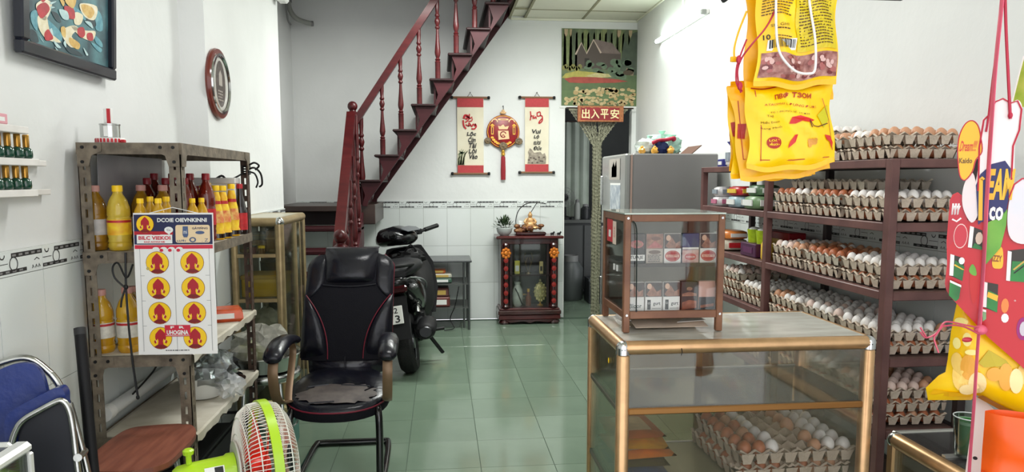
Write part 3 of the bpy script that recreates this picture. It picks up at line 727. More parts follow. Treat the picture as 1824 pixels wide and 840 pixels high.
for x in (.07, aw - .07):
 pr2 = [(.034, 0), (.044, .012), (.044, .025), (.032, .04)] + [(.033 + .004 * cos(k * 1.0), .04 + k * .0245) for k in range(25)] + [(.044, .665), (.036, .68)]
 cl = MB().lathe(pr2, (x, .02, .17), 14); cl.build('column', M_ALTAR, t)
 for k in range(6):
  rel = MB(); rel.ell((x, -.018, .25 + k * .085), (.024, .008, .026), 8, 6); rel.tube([(x + .02 * cos(a), -.022, .25 + k * .085 + .025 * sin(a)) for a in [i * pi / 4 for i in range(8)]], .004, 4, closed=True)
  rel.build('carved_relief', mat('altar_relief_red', (140, 34, 30), .4), t)
 fl_ = MB()
 for k in range(8): fl_.ell((x + .036 * cos(k * pi / 4), -.022, .75 + .042 * sin(k * pi / 4)), (.018, .008, .018), 8, 5)
 fl_.ell((x, -.028, .75), (.022, .01, .024), 8, 6); fl_.ell((x, -.024, .70), (.012, .007, .014), 8, 6)
 fl_.build('gilded_flower', mat('altar_gilt', (214, 122, 40), .35, .4, var=.3, vscale=60), t)
for x in (.115, aw - .14): MB().box((x, .03, .17), (x + .025, .05, ah - .085)).build('door_stile', M_ALTARDK, t)
MB().box((.14, .035, .17), (aw - .14, .037, ah - .085)).build('glass_pane', glass('altar_glass', (246, 248, 246), .7, .0), t)
# things inside the altar
ain = lambda nm, lb, ct, x, y, z: thing(nm, lb, ct, (0.59 + x, 7.25 + y, z))
o = ain('porcelain_vase', 'white vase with dark brushed branch inside the altar cabinet', 'vase', .205, .12, .172)
MB().lathe([(.035, 0), (.055, .03), (.06, .10), (.05, .18), (.028, .23), (.035, .26)], n=16).build('body', mat('porcelain', (206, 210, 204), .25, var=.15, vscale=20), o)
MB().tube([(-.03, -.055, .20), (0, -.064, .14), (.03, -.058, .06), (.045, -.045, .03)], .006, 5).build('painted_branch', M_INK, o)
o = ain('gilt_plaque', 'oval gold and silver plaque on a stand inside the altar cabinet', 'plaque', .445, .12, .172)
MB().lathe([(.03, 0), (.035, .01), (.01, .025), (.01, .05)], n=12).build('stand', M_ORNGOLD, o)
gp = MB().ell((0, 0, .15), (.065, .015, .10), 18, 10)
for k in range(14): gp.ell((.06 * cos(k * pi / 7), -.008, .15 + .095 * sin(k * pi / 7)), .014, 6, 5)
for k in range(7): gp.ell((.028 * cos(k * .9), -.018, .15 + .05 * sin(k * .9)), (.014, .01, .018), 6, 5)
gp.ell((0, 0, .27), (.015, .012, .02)).build('medallion', mat('pale_gilt', (214, 200, 140), .3, .5, var=.35, vscale=50), o)
o = ain('offering_bottle', 'amber bottle with gold top standing inside the altar cabinet', 'bottle', .32, .13, .172)
MB().lathe([(.03, 0), (.032, .09), (.016, .12), (.013, .15)], n=12).build('body', mat('amber', (120, 60, 30), .3), o); MB().lathe([(.015, 0), (.015, .035)], (0, 0, .15), 10).build('cap', M_ORNGOLD, o)
o = ain('incense_urn', 'small dark urn with gold rim inside the altar cabinet', 'urn', .275, .2, .172)
MB().lathe([(.02, 0), (.04, .03), (.045, .07), (.03, .09), (.038, .11)], n=14).build('body', mat('urn_green', (74, 70, 44), .35, var=.3, vscale=30), o); MB().lathe([(.036, 0), (.041, .006), (.036, .012)], (0, 0, .108), 14).build('rim', M_ORNGOLD, o)
MB().box((.62, 7.28, .505), (1.2, 7.54, .515)).build('altar_cabinet_ledge', M_ALTARDK, bpy.data.objects['altar_cabinet'], loc=(-.59, -7.25, 0)).name = 'inner_shelf'
for nm, lb, x, c, w_, h_ in (('offering_packet', 'yellow printed packet on the inner shelf of the altar', .20, (206, 196, 60), .055, .14), ('candle_packet', 'narrow cream candle packet on the inner shelf of the altar', .455, (220, 200, 140), .04, .13)):
 o = ain(nm, lb, 'packet', x, .12, .516); MB().box((-w_ / 2, -.012, 0), (w_ / 2, .012, h_), bev=.004).build('body', mat(nm + '_card', c, .4, var=.15, vscale=40), o)
 MB().box((-w_ / 2 + .008, -.014, .03), (w_ / 2 - .008, -.0125, h_ - .05)).build('label', M_WHITE if x < .3 else mat('packet_ink', (60, 50, 40), .5), o)
o = ain('brass_deer', 'pair of slim brass branches on the inner shelf of the altar', 'figurine', .32, .13, .516)
bd = MB().lathe([(.03, 0), (.025, .015)], n=12)
for s_ in (-1, 1): bd.tube(smoothpath([(0, 0, .01), (s_ * .02, 0, .08), (s_ * .045, 0, .16), (s_ * .03, 0, .22)], 4), .005, 5); bd.tube([(s_ * .03, 0, .11), (s_ * .01, 0, .17)], .004, 4)
bd.build('body', mat('old_brass', (120, 100, 70), .35, .6), o)
# on top of the altar
t = thing('potted_plant', 'small leafy plant in a white pot on the altar top', 'plant', (0.655, 7.36, ah))
MB().lathe([(.045, 0), (.075, .03), (.085, .075), (.08, .08), (.0, .07)], n=18).build('pot', mat('pot_white', (186, 192, 190), .3), t)
lf = MB(); rp = random.Random(11)
for k in range(170):
 a = rp.uniform(0, 2 * pi); e = rp.uniform(-.15, 1.35); r = rp.uniform(.03, .12); c = Vector((r * cos(a) * cos(e) * 1.1, r * sin(a) * cos(e) * .8, .085 + .11 * sin(max(e, 0)) * rp.uniform(.4, 1) + rp.uniform(-.01, .02)))
 d = Vector((cos(a) * cos(e), sin(a) * cos(e), sin(e) + rp.uniform(-.3, .3))).normalized(); s_ = d.cross(Vector((0, 0, 1))).normalized() * .010; n_ = d.cross(s_).normalized() * .002
 lf._add([c - d * .018, c + s_ + n_, c + d * .03, c - s_ + n_], [(0, 1, 2, 3)], 0)
lf.build('foliage', mat('plant_leaf', (44, 66, 40), .5, col2=(70, 92, 54), vscale=30), t, fixn=False)
t = thing('deity_figurine', 'gilded seated figure on carved rockery with a curved lamp wire on the altar', 'figurine', (0.93, 7.41, ah))
MB().box((-.16, -.10, 0), (.16, .10, .035), bev=.012).build('base', M_ALTAR, t)
rk = MB(); rq = random.Random(4)
for k in range(26): rk.ell((rq.uniform(-.145, .145), rq.uniform(-.07, .07), .04 + rq.uniform(0, .05) * (1.3 - abs(k % 7 - 3) * .2)), (rq.uniform(.02, .04), .03, rq.uniform(.015, .035)), 8, 6)
rk.build('rockery', mat('rockery', (92, 48, 34), .5, col2=(150, 104, 60), vscale=30), t)
fg = MB().ell((0, -.01, .10), (.065, .045, .05), 14, 8).ell((0, -.005, .145), (.042, .035, .045), 12, 8).ell((0, -.012, .205), (.024, .024, .028), 12, 8).ell((0, -.012, .232), (.012, .012, .012), 8, 6)
for s_ in (-1, 1): fg.tube(smoothpath([(s_ * .036, -.01, .17), (s_ * .058, -.02, .135), (s_ * .035, -.05, .115)], 4), .013, 6); fg.ell((s_ * .05, -.03, .075), (.038, .03, .02), 10, 6)
fg.build('figure', mat('figure_gilt', (214, 166, 112), .35, .3, var=.3, vscale=50), t)
MB().box((-.125, -.045, .105), (-.085, -.03, .15), bev=.006).build('clock_face', M_WHITE, t)
MB().tube(smoothpath([(-.13, .05, .03), (-.145, .05, .15), (-.11, .05, .26), (-.03, .04, .325), (.08, .03, .335), (.17, .02, .325)], 6), .005, 6).tube(smoothpath([(-.03, .06, .10), (.0, .05, .2), (.05, .04, .29), (.08, .03, .335)], 5), .004, 5).build('lamp_wire', M_BLACK, t)
for x, lb in ((1.15, 'tiny dark figure near the front corner of the altar top'), (1.22, 'tiny dark figure at the outer end of the altar top')):
 o = thing('animal_figurine', lb, 'figurine', (x, 7.30, ah)); MB().ell((0, 0, .018), (.022, .012, .013), 10, 6).ell((.018, 0, .032), .01, 8, 6).box((-.015, -.006, 0), (-.009, .006, .015)).box((.008, -.006, 0), (.014, .006, .015)).build('body', M_BLACK, o)
# ------------------------------------------------------------------ steel side table behind the scooter
M_TABTOP = mat('table_dark_top', (62, 64, 66), .25, var=.1)
M_DKSTEEL = mat('dark_steel', (112, 114, 114), .3, .9)
t = thing('side_table', 'small steel side table with dark top against the tiled wall', 'table', (-0.30, 7.02, 0))
tw, td, th = .60, .52, .70
MB().box((0, 0, th - .018), (tw, td, th), bev=.006).build('table_top', M_TABTOP, t)
for x, y in ((.03, .03), (tw - .03, .03), (.03, td - .03), (tw - .03, td - .03)):
 MB().cyl((x, y, 0), (x, y, th - .018), .0125).build('leg', M_DKSTEEL, t)
MB().cyl((tw - .08, .03, .02), (tw - .08, .03, th - .018), .011).build('leg', M_DKSTEEL, t)
for z in (.22, .46): MB().box((.02, .02, z), (tw - .02, td - .02, z + .01)).build('shelf', mat('table_shelf', (84, 86, 84), .35, .3), t)
M_PK = [mat('pack_%d' % i, c, .4) for i, c in enumerate(((190, 96, 44), (190, 186, 172), (62, 94, 78), (104, 48, 42), (190, 160, 84), (92, 54, 52)))]
def packet(nm, lb, loc, sx, sy, sz, m, rz=0.0, cat='packet', group=None, m2=None):
 o = thing(nm, lb, cat, loc, rz, group); MB().box((-sx / 2, -sy / 2, 0), (sx / 2, sy / 2, sz), bev=min(.012, sz * .3)).build('body', m, o)
 MB().box((-sx * .35, -sy / 2 - .001, sz * .25), (sx * .35, -sy / 2 - .0002, sz * .75)).build('label', m2 or M_WHITE, o)
 return o
packet('paper_bundle', 'grey-green bundle lowest on the side table upper shelf', (-.02, 7.16, .471), .24, .2, .05, M_PK[2])
packet('paper_bundle', 'cream bundle stacked on the grey-green one on the side table shelf', (-.01, 7.16, .522), .22, .19, .045, M_PK[1], m2=M_PK[4])
packet('paper_bundle', 'orange bundle topmost on the side table shelf', (-.04, 7.16, .568), .16, .17, .04, M_PK[0], m2=M_PK[4])
packet('paper_bundle', 'red-brown bundle on the side table lower shelf', (-.03, 7.16, .231), .22, .2, .10, M_PK[3])
packet('paper_bundle', 'dull rose box on top of the red-brown bundle under the side table', (-.03, 7.16, .332), .2, .18, .09, M_PK[5], m2=M_PK[4])
o = thing('loose_cable', 'thin black cable hanging down beside the side table legs', 'cable', (0, 0, 0))
MB().tube(smoothpath([(.17, 7.05, .44), (.13, 7.03, .25), (.08, 7.02, .12), (.12, 7.0, .03), (.02, 6.98, .012)], 5), .005, 5).build('cord', M_BLACK, o)
# ------------------------------------------------------------------ koi painting on the left wall
KY0, KY1, KZ0, KZ1 = 2.43, 3.085, 1.90, 2.52
t = thing('koi_painting', 'painting of koi carp in a black frame hanging on the white wall', 'painting', (XL + .015, KY0, KZ0), rot=(0, radians(3), 0))
kw, kh = KY1 - KY0, KZ1 - KZ0
M_FRAME = mat('frame_black', (22, 25, 38), .3, coat=.2)
fw = .044
for a, b in (((0, 0, 0), (.032, kw, fw)), ((0, 0, kh - fw), (.032, kw, kh)), ((0, 0, fw), (.032, fw, kh - fw)), ((0, kw - fw * .75, fw), (.032, kw, kh - fw))):
 MB().box(a, b, bev=.006).build('frame_bar', M_FRAME, t)
MB().box((.003, fw * .9, fw * .9), (.012, kw - fw * .65, kh - fw * .9)).build('canvas', mat('koi_water', (38, 66, 76), .5, col2=(84, 132, 138), vscale=9, detail=6), t)
gk = onframe((XL + .03, KY0, KZ0), (0, 1, 0), (0, 0, 1))
p = Print(lambda u, v, h: Vector((.013 + h, u, v)))
KC = {k: mat('koi_' + k, c, .5, col2=c2, vscale=40) for k, c, c2 in (('cream', (226, 214, 178), (240, 232, 208)), ('red', (196, 40, 50), (170, 26, 40)), ('gold', (206, 160, 74), (226, 196, 120)), ('blue', (72, 140, 158), (110, 170, 180)), ('pale', (198, 222, 222), (160, 196, 200)), ('deep', (22, 44, 54), (34, 62, 70)))}
sc_ = 210 / 1176.0
def kp(pts): return [gk(x * sc_, y * sc_) for x, y in pts]
def kpoly(c, pts, l):
 q = smoothpath([(x, y, 0) for x, y in pts], 4, closed=True); p.poly(KC[c], kp([(a.x, a.y) for a in q]), l)
for pts in ([(290, 120), (350, 110), (360, 300), (300, 220)], [(440, 180), (600, 330), (590, 420), (500, 400), (450, 260)], [(930, 100), (985, 160), (1000, 300), (930, 280)], [(900, 420), (1000, 480), (990, 520), (930, 470)], [(700, 60), (800, 130), (830, 200), (740, 140)], [(930, 350), (1000, 420), (1005, 470), (940, 420)]): kpoly('blue', pts, 1)
for pts in ([(360, 150), (440, 160), (470, 260), (500, 330), (600, 420), (480, 400), (410, 340), (365, 250)], [(600, 300), (700, 250), (760, 280), (700, 360), (780, 440), (700, 470), (620, 380)], [(340, 30), (420, -10), (490, 40), (450, 180), (400, 190), (345, 100)], [(720, 120), (800, 150), (780, 240), (720, 230)], [(770, 30), (930, 60), (920, 190), (840, 180), (780, 110)], [(690, 250), (830, 300), (930, 310), (910, 400), (840, 390), (760, 340)]): kpoly('cream', pts, 2)
for pts in ([(345, 60), (420, 20), (470, 90), (400, 180), (355, 130)], [(430, 330), (470, 290), (520, 380), (450, 400)], [(610, 60), (700, 80), (720, 180), (650, 170)], [(755, 280), (810, 270), (830, 340), (800, 375), (760, 340)], [(850, 330), (900, 330), (910, 400), (855, 390)], [(370, -20), (430, -20), (400, 20)]): kpoly('red', pts, 3)
for pts in ([(680, 370), (780, 430), (770, 490), (690, 440)], [(590, 270), (630, 270), (640, 370), (600, 340)], [(620, -20), (720, -20), (700, 80), (630, 30)], [(780, 40), (870, 60), (910, 120), (870, 180), (800, 120)], [(560, -20), (610, 10), (600, 60)]): kpoly('gold', pts, 3)
for pts in ([(640, 110), (660, 190), (600, 180), (560, 90)], [(820, 470), (870, 540), (850, 545)], [(620, 430), (650, 470), (640, 400)], [(500, 280), (520, 360), (480, 300)], [(540, 460), (590, 520), (560, 500)], [(820, 210), (900, 280), (880, 220)], [(470, 20), (530, 10), (480, 40)], [(480, 60), (520, 70), (480, 80)], [(520, 400), (600, 470), (560, 470)], [(380, 350), (430, 420), (410, 400)]): kpoly('pale', pts, 4)
for pts in ([(290, 290), (350, 320), (380, 420), (300, 400)], [(490, 110), (560, 140), (590, 220), (540, 200)], [(840, 190), (920, 200), (930, 260), (860, 250)], [(650, 470), (760, 500), (820, 560), (700, 530)]): kpoly('deep', pts, 1)
p.build('picture_print', t)
# ------------------------------------------------------------------ three small wall ledges with bottles
M_LEDGE = mat('ledge_white', (226, 222, 218), .5, var=.06, vscale=12)
M_NAIL = mat('green_bottle_glass', (10, 62, 46), .08, coat=.6); M_NAILGOLD = mat('gold_cap', (176, 132, 60), .25, .9)
def ledge(z, ylip, yend, label):
 t = thing('wall_ledge', label, 'shelf', (XL, 1.9, z))
 MB().box((.0, 0, -.022), (.085, ylip - 1.9, 0), bev=.002).build('board', M_LEDGE, t)
 MB().box((.0, ylip - 1.9 - .01, -.020), (.03, yend - 1.9, -.001), bev=.002).build('batten', M_LEDGE, t)
 return t
ledge(1.662, 2.36, 2.40, 'topmost of three short white wall ledges')
ledge(1.565, 2.41, 2.555, 'middle one of three short white wall ledges')
ledge(1.470, 2.39, 2.57, 'lowest of three short white wall ledges')
def nail_bottle():
 t = thing('green_bottle', '', 'bottle', (0, 0, 0))
 MB().lathe([(.012, 0), (.0165, .003), (.0175, .012), (.0165, .026), (.011, .033), (.007, .036)], n=16).build('body', M_NAIL, t, smooth=60)
 MB().lathe([(.0088, .0355), (.0092, .038), (.0092, .072), (.0082, .0745)], n=14).build('cap', M_NAILGOLD, t)
 return t
nb = nail_bottle(); first = True
for z, ys, nm in ((1.565, (2.385, 2.338, 2.288, 2.24), 'middle ledge'), (1.470, (2.368, 2.32, 2.27, 2.225), 'lowest ledge')):
 for k, y in enumerate(ys):
  b = nb if first else dup(nb); first = False
  b.location = (XL + .06, y, z + .0004); b['label'] = 'dark green gold-capped bottle, %s on the %s' % (('outermost', 'second from the open end', 'third from the open end', 'fourth from the open end')[k], nm); b['group'] = 'green bottles on the %s' % nm
t = thing('dark_bottle', 'round black bottle standing on a pink box', 'bottle', (XL + .06, 2.215, 1.662 + .0305))
MB().lathe([(.02, 0), (.024, .01), (.024, .03), (.012, .045), (.010, .055)], n=14).build('body', M_BLACK, t, smooth=60); MB().lathe([(.011, .055), (.011, .08)], n=12).build('cap', M_WHITE, t)
t = thing('pink_box', 'small pale pink box under the black bottle on the top ledge', 'box', (XL + .055, 2.21, 1.662))
MB().box((-.03, -.05, 0), (.03, .045, .03), bev=.002).build('body', mat('pink_card', (224, 160, 170), .6), t); MB().box((.0302, -.04, .008), (.0306, .03, .02)).build('label', M_WHITE, t)
# ------------------------------------------------------------------ slotted-angle shelf rack
M_ANGLE = mat('slotted_angle_paint', (124, 112, 96), .55, .05, col2=(88, 78, 66), vscale=22, bump=.2, bscale=80)
M_ANGLEDK = mat('rusty_angle', (86, 64, 52), .6, .05, col2=(60, 46, 38), vscale=30)
M_SLOT = mat('slot_light', (206, 204, 196), .7)
M_SHELF = mat('shelf_board', (150, 140, 124), .7, col2=(186, 180, 168), vscale=5)
M_SHELFDK = mat('shelf_sheet_dark', (70, 62, 58), .6, var=.2)
RX0, RX1, RY0, RY1, RZT = -1.315, -.955, 2.75, 3.70, 1.635
rack = thing('slotted_shelf_rack', 'rusty grey slotted-angle metal shelf rack with four shelves along the left wall', 'rack', (0, 0, 0))
def post(x, y, sx, sy, m):
 w, th = .042, .003
 q = MB()
 # two flanges with real slots: strips between the slots
 for ax in (0, 1):
  def fl(a0, a1, z0, z1):
   if ax == 0: q.box((x + sx * a0, y, z0), (x + sx * a1, y + sy * th, z1))
   else: q.box((x, y + sy * a0, z0), (x + sx * th, y + sy * a1, z1))
  fl(0, w * .40, 0, RZT); fl(w * .62, w, 0, RZT)
  z = 0.0; pitch, sl = .058, .030
  while z < RZT:
   fl(w * .40, w * .62, z, min(RZT, z + pitch - sl)); z += pitch
 return q.build('post', m, rack, smooth=None)
post(RX0, RY0, 1, 1, M_ANGLE); post(RX1, RY0, -1, 1, M_ANGLE); post(RX0, RY1, 1, -1, M_ANGLEDK); post(RX1, RY1, -1, -1, M_ANGLEDK)
SHZ = (1.635, 1.235, .84, .525)
for k, z in enumerate(SHZ):
 sh = MB().box((RX0 + .004, RY0 + .004, z - .012), (RX1 - .004, RY1 - .004, z - .002))
 sh.build('shelf_board', M_SHELFDK if k == 0 else M_SHELF, rack)
 for a, b in (((RX0, RY0 - .003, z - .042), (RX1, RY0, z)), ((RX0, RY1, z - .042), (RX1, RY1 + .003, z)), ((RX1, RY0, z - .042), (RX1 + .003, RY1, z)), ((RX0 - .003, RY0, z - .042), (RX0, RY1, z))):
  MB().box(a, b).build('edge_rail', M_ANGLE, rack)
def gusset(x, z, sx, sz, y, name='corner_plate'):
 c = .085
 o = MB().prism([(x, z), (x + sx * c, z), (x + sx * c, z + sz * .03), (x + sx * .05, z + sz * .045), (x + sx * .038, z + sz * c), (x, z + sz * c)], y - .006, y - .003, lambda u, v, h: (u, h, v)).build(name, M_ANGLE, rack, smooth=None)
 for dx, dz in ((.02, .015), (.065, .015), (.018, .068)): MB().cyl((x + sx * dx, y - .010, z + sz * dz), (x + sx * dx, y - .006, z + sz * dz), .006, n=8).build('bolt', M_BLACK, rack)
for x, sx in ((RX0 + .002, 1), (RX1 - .002, -1)):
 gusset(x, RZT - .002, sx, -1, RY0)
 gusset(x, SHZ[1] - .002, sx, -1, RY0); gusset(x, SHZ[2] - .002, sx, -1, RY0)
def gusset2(y, z, sy, sz):
 c = .085
 MB().prism([(y, z), (y + sy * c, z), (y + sy * c, z + sz * .03), (y + sy * .05, z + sz * .045), (y + sy * .038, z + sz * c), (y, z + sz * c)], RX1 + .003, RX1 + .006, lambda u, v, h: (h, u, v)).build('corner_plate', M_ANGLE, rack, smooth=None)
gusset2(RY0 + .002, RZT - .002, 1, -1); gusset2(RY1 - .002, RZT - .002, -1, -1)
# ragged paper lining on the two lower boards
M_PAPER = mat('old_paper', (206, 200, 186), .8, col2=(176, 168, 150), vscale=6)
for z, nm in ((SHZ[2], 0), (SHZ[3], 1)):
 q = MB(); rr = random.Random(nm); n = 26; L = []
 for i in range(n + 1):
  y = RY0 + .01 + (RY1 - RY0 - .02) * i / n; d = rr.uniform(.0, .016) + (.014 if nm else .01)
  L.append([(RX0 + .02, y, z + .001), (RX1 + .004, y, z + .0012), (RX1 + .008 + d * .2, y, z - .004), (RX1 + .006 + d * .3, y, z - d - .01)])
 for i in range(n): 
  for k in range(3): q._add([L[i][k], L[i + 1][k], L[i + 1][k + 1], L[i][k + 1]], [(0, 1, 2, 3)], 0)
 q.build('shelf_paper', M_PAPER, rack, solid=.0008)
# ---- bottles
M_OIL = mat('cooking_oil', (226, 178, 30), .07, alpha=.8, coat=.5, col2=(196, 140, 14), vscale=14, stretch=(1, 1, .4)); M_OILCLEAR = mat('clear_oil_bottle', (238, 212, 84), .06, alpha=.66, coat=.4, col2=(214, 176, 40), vscale=14)
M_OILD = mat('dark_oil', (176, 130, 26), .08, alpha=.84, coat=.4, col2=(128, 86, 20), vscale=14)
M_CAPY = mat('yellow_cap', (250, 204, 20), .35); M_CAPR = mat('red_cap', (176, 28, 40), .35); M_CAPP = mat('pink_cap', (206, 150, 140), .4); M_CAPDR = mat('dark_red_cap', (140, 24, 34), .35)
M_LABW = mat('pale_label', (224, 220, 208), .5, var=.18, vscale=40); M_LABY = mat('yellow_label', (240, 206, 40), .5, col2=(226, 160, 30), vscale=30); M_LABG = mat('grey_label', (186, 182, 180), .5, var=.15, vscale=30); M_LABR = mat('red_label', (188, 36, 42), .5, var=.2, vscale=40)
M_SOY = mat('soy_sauce', (24, 12, 12), .06, coat=.6); M_SAUCE = mat('fish_sauce', (120, 34, 20), .08, trans=.35, coat=.5)
def bottle(nm, label, x, y, z, h, r, kind, group=None, rz=0.0):
 t = thing(nm, label, 'bottle', (x, y, z + .0005), rz, group)
 K = dict(oil=(M_OIL, M_CAPP, M_LABW), oily=(M_OILCLEAR, M_CAPY, M_LABY), oild=(M_OILD, M_CAPP, M_LABG), sauce=(M_SAUCE, M_CAPDR, M_LABR), season=(M_LABY, M_CAPY, M_LABR), soy=(M_SOY, M_CAPR, M_LABR), small=(M_OIL, M_CAPY, M_LABW))[kind]
 if kind in ('oil', 'oily', 'oild'): h *= .93
 if kind in ('season',):
  pr_ = [(r * .9, 0), (r, .01), (r, h * .12), (r * .86, h * .16), (r * .94, h * .30), (r * .8, h * .55), (r * .62, h * .66), (r * .56, h * .72), (r * .6, h * .76), (r * .5, h * .82), (r * .42, h * .88)]
 elif kind == 'soy':
  pr_ = [(r * .95, 0), (r, .01), (r, h * .45), (r * .85, h * .55), (r * .45, h * .78), (r * .38, h * .93)]
 else:
  pr_ = [(r * .85, 0), (r, .012), (r, h * .10), (r * .94, h * .12), (r, h * .14), (r * .94, h * .18), (r, h * .22), (r, h * .50), (r * .93, h * .52), (r, h * .55), (r * .97, h * .66), (r * .75, h * .78), (r * .42, h * .87), (r * .38, h * .93)]
 MB().lathe(pr_, n=14).build('body', K[0], t, smooth=50)
 rc = r * (.46 if kind != 'season' else .5)
 MB().lathe([(rc, h * .905), (rc, h * .985), (rc * .9, h)], n=12).build('cap', K[1], t)
 if kind == 'season':
  MB().lathe([(r * 1.005, h * .03), (r * 1.005, h * .11)], n=14, cap=False).build('foot_label', M_SOY if h > .235 else M_LABR, t)
  MB().lathe([(r * .65, h * .655), (r * .60, h * .715)], n=14, cap=False).build('neck_band', M_LABR, t)
  MB().lathe([(r * .955, h * .31), (r * .82, h * .53)], n=14, cap=False).build('label', mat('season_label', (238, 214, 120), .5, col2=(206, 60, 40), vscale=28), t)
 else:
  a, b = (.24, .48) if kind != 'soy' else (.08, .42)
  MB().lathe([(r * 1.012, h * a), (r * 1.012, h * b)], n=14, cap=False).build('label', K[2], t)
  if kind in ('oily', 'oil'): MB().lathe([(r * 1.016, h * (b - .05)), (r * 1.016, h * (b - .015))], n=14, cap=False).build('label_band', M_LABR, t)
 return t
z2, z3 = SHZ[1], SHZ[2]
bottle('oil_bottle', 'dark golden oil bottle with grey label at the front corner of the upper shelf', -1.300, 2.83, z2, .262, .040, 'oild')
bottle('oil_bottle', 'clear yellow oil bottle with bright yellow cap near the front of the upper shelf', -1.213, 2.82, z2, .262, .041, 'oily')
bottle('oil_bottle', 'dark oil bottle with pink cap behind the yellow capped bottle', -1.208, 3.02, z2, .262, .040, 'oild')
bottle('oil_bottle', 'second pink capped dark oil bottle from the wall in the middle row', -1.123, 3.02, z2, .262, .040, 'oild')
bottle('oil_bottle', 'oil bottle with pink cap by the wall in the middle row', -1.298, 3.01, z2, .262, .040, 'oil')
for k, (x, y) in enumerate(((-1.125, 2.80), (-1.055, 2.865), (-1.06, 2.80), (-1.12, 2.88))):
 bottle('small_oil_bottle', 'short yellow capped oil bottle behind the calendar top, %s' % ('front row nearer the wall', 'rear row nearer the post', 'front row nearer the post', 'rear row nearer the wall')[k], x, y, z2, .195 if k % 2 == 0 else .20, .027, 'small', 'short yellow capped bottles behind the calendar')
for k, (x, y) in enumerate(((-1.225, 3.13), (-1.15, 3.13), (-1.075, 3.13), (-1.23, 3.22), (-1.155, 3.22), (-1.08, 3.215), (-1.01, 3.2))):
 bottle('sauce_bottle', 'dark red sauce bottle in the %s back row, %s from the wall' % (('nearer', 'taller rearmost')[k > 2], ('first', 'second', 'third', 'first', 'second', 'third', 'fourth')[k]), x, y, z2, .272 if k < 3 else .292, .036, 'sauce', 'red capped sauce bottles in the back rows')
for k, (x, y) in enumerate(((-1.0, 2.99), (-.99, 3.07))):
 bottle('small_oil_bottle', 'short yellow capped bottle behind the corner post, %s of two' % ('nearer', 'farther')[k], x, y, z2, .19, .026, 'small', 'short yellow capped bottles behind the post')
for k, (x, y, h) in enumerate(((-1.055, 3.30, .24), (-.995, 3.28, .24), (-1.13, 3.33, .25), (-1.06, 3.38, .25))):
 bottle('seasoning_bottle', 'yellow seasoning bottle in the upper shelf crowd, %s' % ('first behind the post', 'at the edge behind the calendar', 'nearest the wall', 'rearmost')[k], x, y, z2, h, .032, 'season', 'yellow seasoning bottles in the crowd')
bottle('seasoning_bottle', 'fat yellow seasoning bottle with yellow cap at the shelf edge beside the calendar', -.99, 3.36, z2, .238, .036, 'season')
bottle('seasoning_bottle', 'slim yellow seasoning bottle with dark foot beside the black soy bottle', -.99, 3.50, z2, .245, .034, 'season')
bottle('seasoning_bottle', 'yellow seasoning bottle with red cap behind the slim yellow ones', -1.06, 3.48, z2, .235, .033, 'season')
bottle('soy_sauce_bottle', 'black soy sauce bottle with red label at the far end of the shelf', -.985, 3.625, z2, .245, .032, 'soy')
for k, (x, y) in enumerate(((-1.12, 3.44), (-1.19, 3.35), (-1.2, 3.47), (-1.13, 3.55))):
 bottle('sauce_bottle', 'red capped dark sauce bottle in the far half, %s' % ('beside the yellow ones', 'nearest along the wall', 'second along the wall', 'rearmost')[k], x, y, z2, .236, .034, 'sauce', 'red capped bottles in the far half')
# lower shelf oil
bottle('oil_bottle', 'golden oil bottle by the rack post on the middle shelf', -1.300, 2.83, z3, .262, .042, 'oil')
bottle('oil_bottle', 'golden oil bottle behind the hanging black cord on the middle shelf', -1.203, 2.83, z3, .270, .042, 'oil')
bottle('oil_bottle', 'golden oil bottle half hidden by the calendar on the middle shelf', -1.133, 2.90, z3, .262, .042, 'oil')
bottle('oil_bottle', 'red capped oil bottle in the second row of the middle shelf', -1.248, 2.98, z3, .25, .04, 'oild')
# white card leaning behind the bottles
t = thing('white_foam_box', 'white foam box behind the bottles at the far end of the upper shelf', 'box', (-1.19, 3.60, z2))
MB().box((-.10, 0, 0), (.19, .08, .265), bev=.006).build('body', M_WHITE, t); MB().box((-.104, -.004, .245), (.194, .084, .275), bev=.004).build('lid', M_WHITE, t)
t = thing('grey_sheet', 'dull grey sheet of plastic standing against the wall on the upper shelf', 'sheet', (-1.305, 2.85, z2))
MB().grid(lambda u, v: (.004 + .012 * v + .004 * sin(u * 9), u * .62, .001 + v * .36), 12, 4).build('sheet', mat('grey_plastic_sheet', (150, 148, 152), .35, var=.1), t, solid=.002)
# tape, tin and striped pack on the rack top
t = thing('tape_roll', 'red and white roll of tape lying on the rack top', 'tape', (-1.235, 2.84, RZT + .0005))
MB().lathe([(.028, 0), (.05, 0), (.052, .004), (.052, .016), (.05, .02), (.028, .02), (.028, 0)], n=24, cap=False).build('roll', M_WHITE, t)
p = Print(lambda u, v, h: Vector(((.0524 + h) * cos(u), (.0524 + h) * sin(u), v)))
for k in range(9): p.rect(M_RED, -2.6 + k * .24, .003, -2.6 + k * .24 + .16, .017)
p.build('stripe_print', t); MB().box((.046, -.03, .001), (.062, -.012, .014), bev=.003).build('tape_end', M_RED, t)
t = thing('metal_tin', 'small round metal tin standing on the tape roll', 'tin', (-1.235, 2.84, RZT + .021))
MB().lathe([(.032, 0), (.034, .002), (.034, .046), (.036, .048), (.036, .052), (.03, .053)], n=22).build('body', M_STEEL, t)
MB().box((-.008, -.0352, .006), (.006, -.0336, .042)).build('label', M_WHITE, t)
t = thing('striped_pack', 'small red and white striped pack standing on the metal tin', 'packet', (-1.238, 2.84, RZT + .0745))
MB().box((-.014, -.009, 0), (.014, .009, .056), bev=.002).build('body', M_WHITE, t); MB().box((-.002, -.0098, .001), (.011, -.009, .055)).build('stripe', M_RED, t)
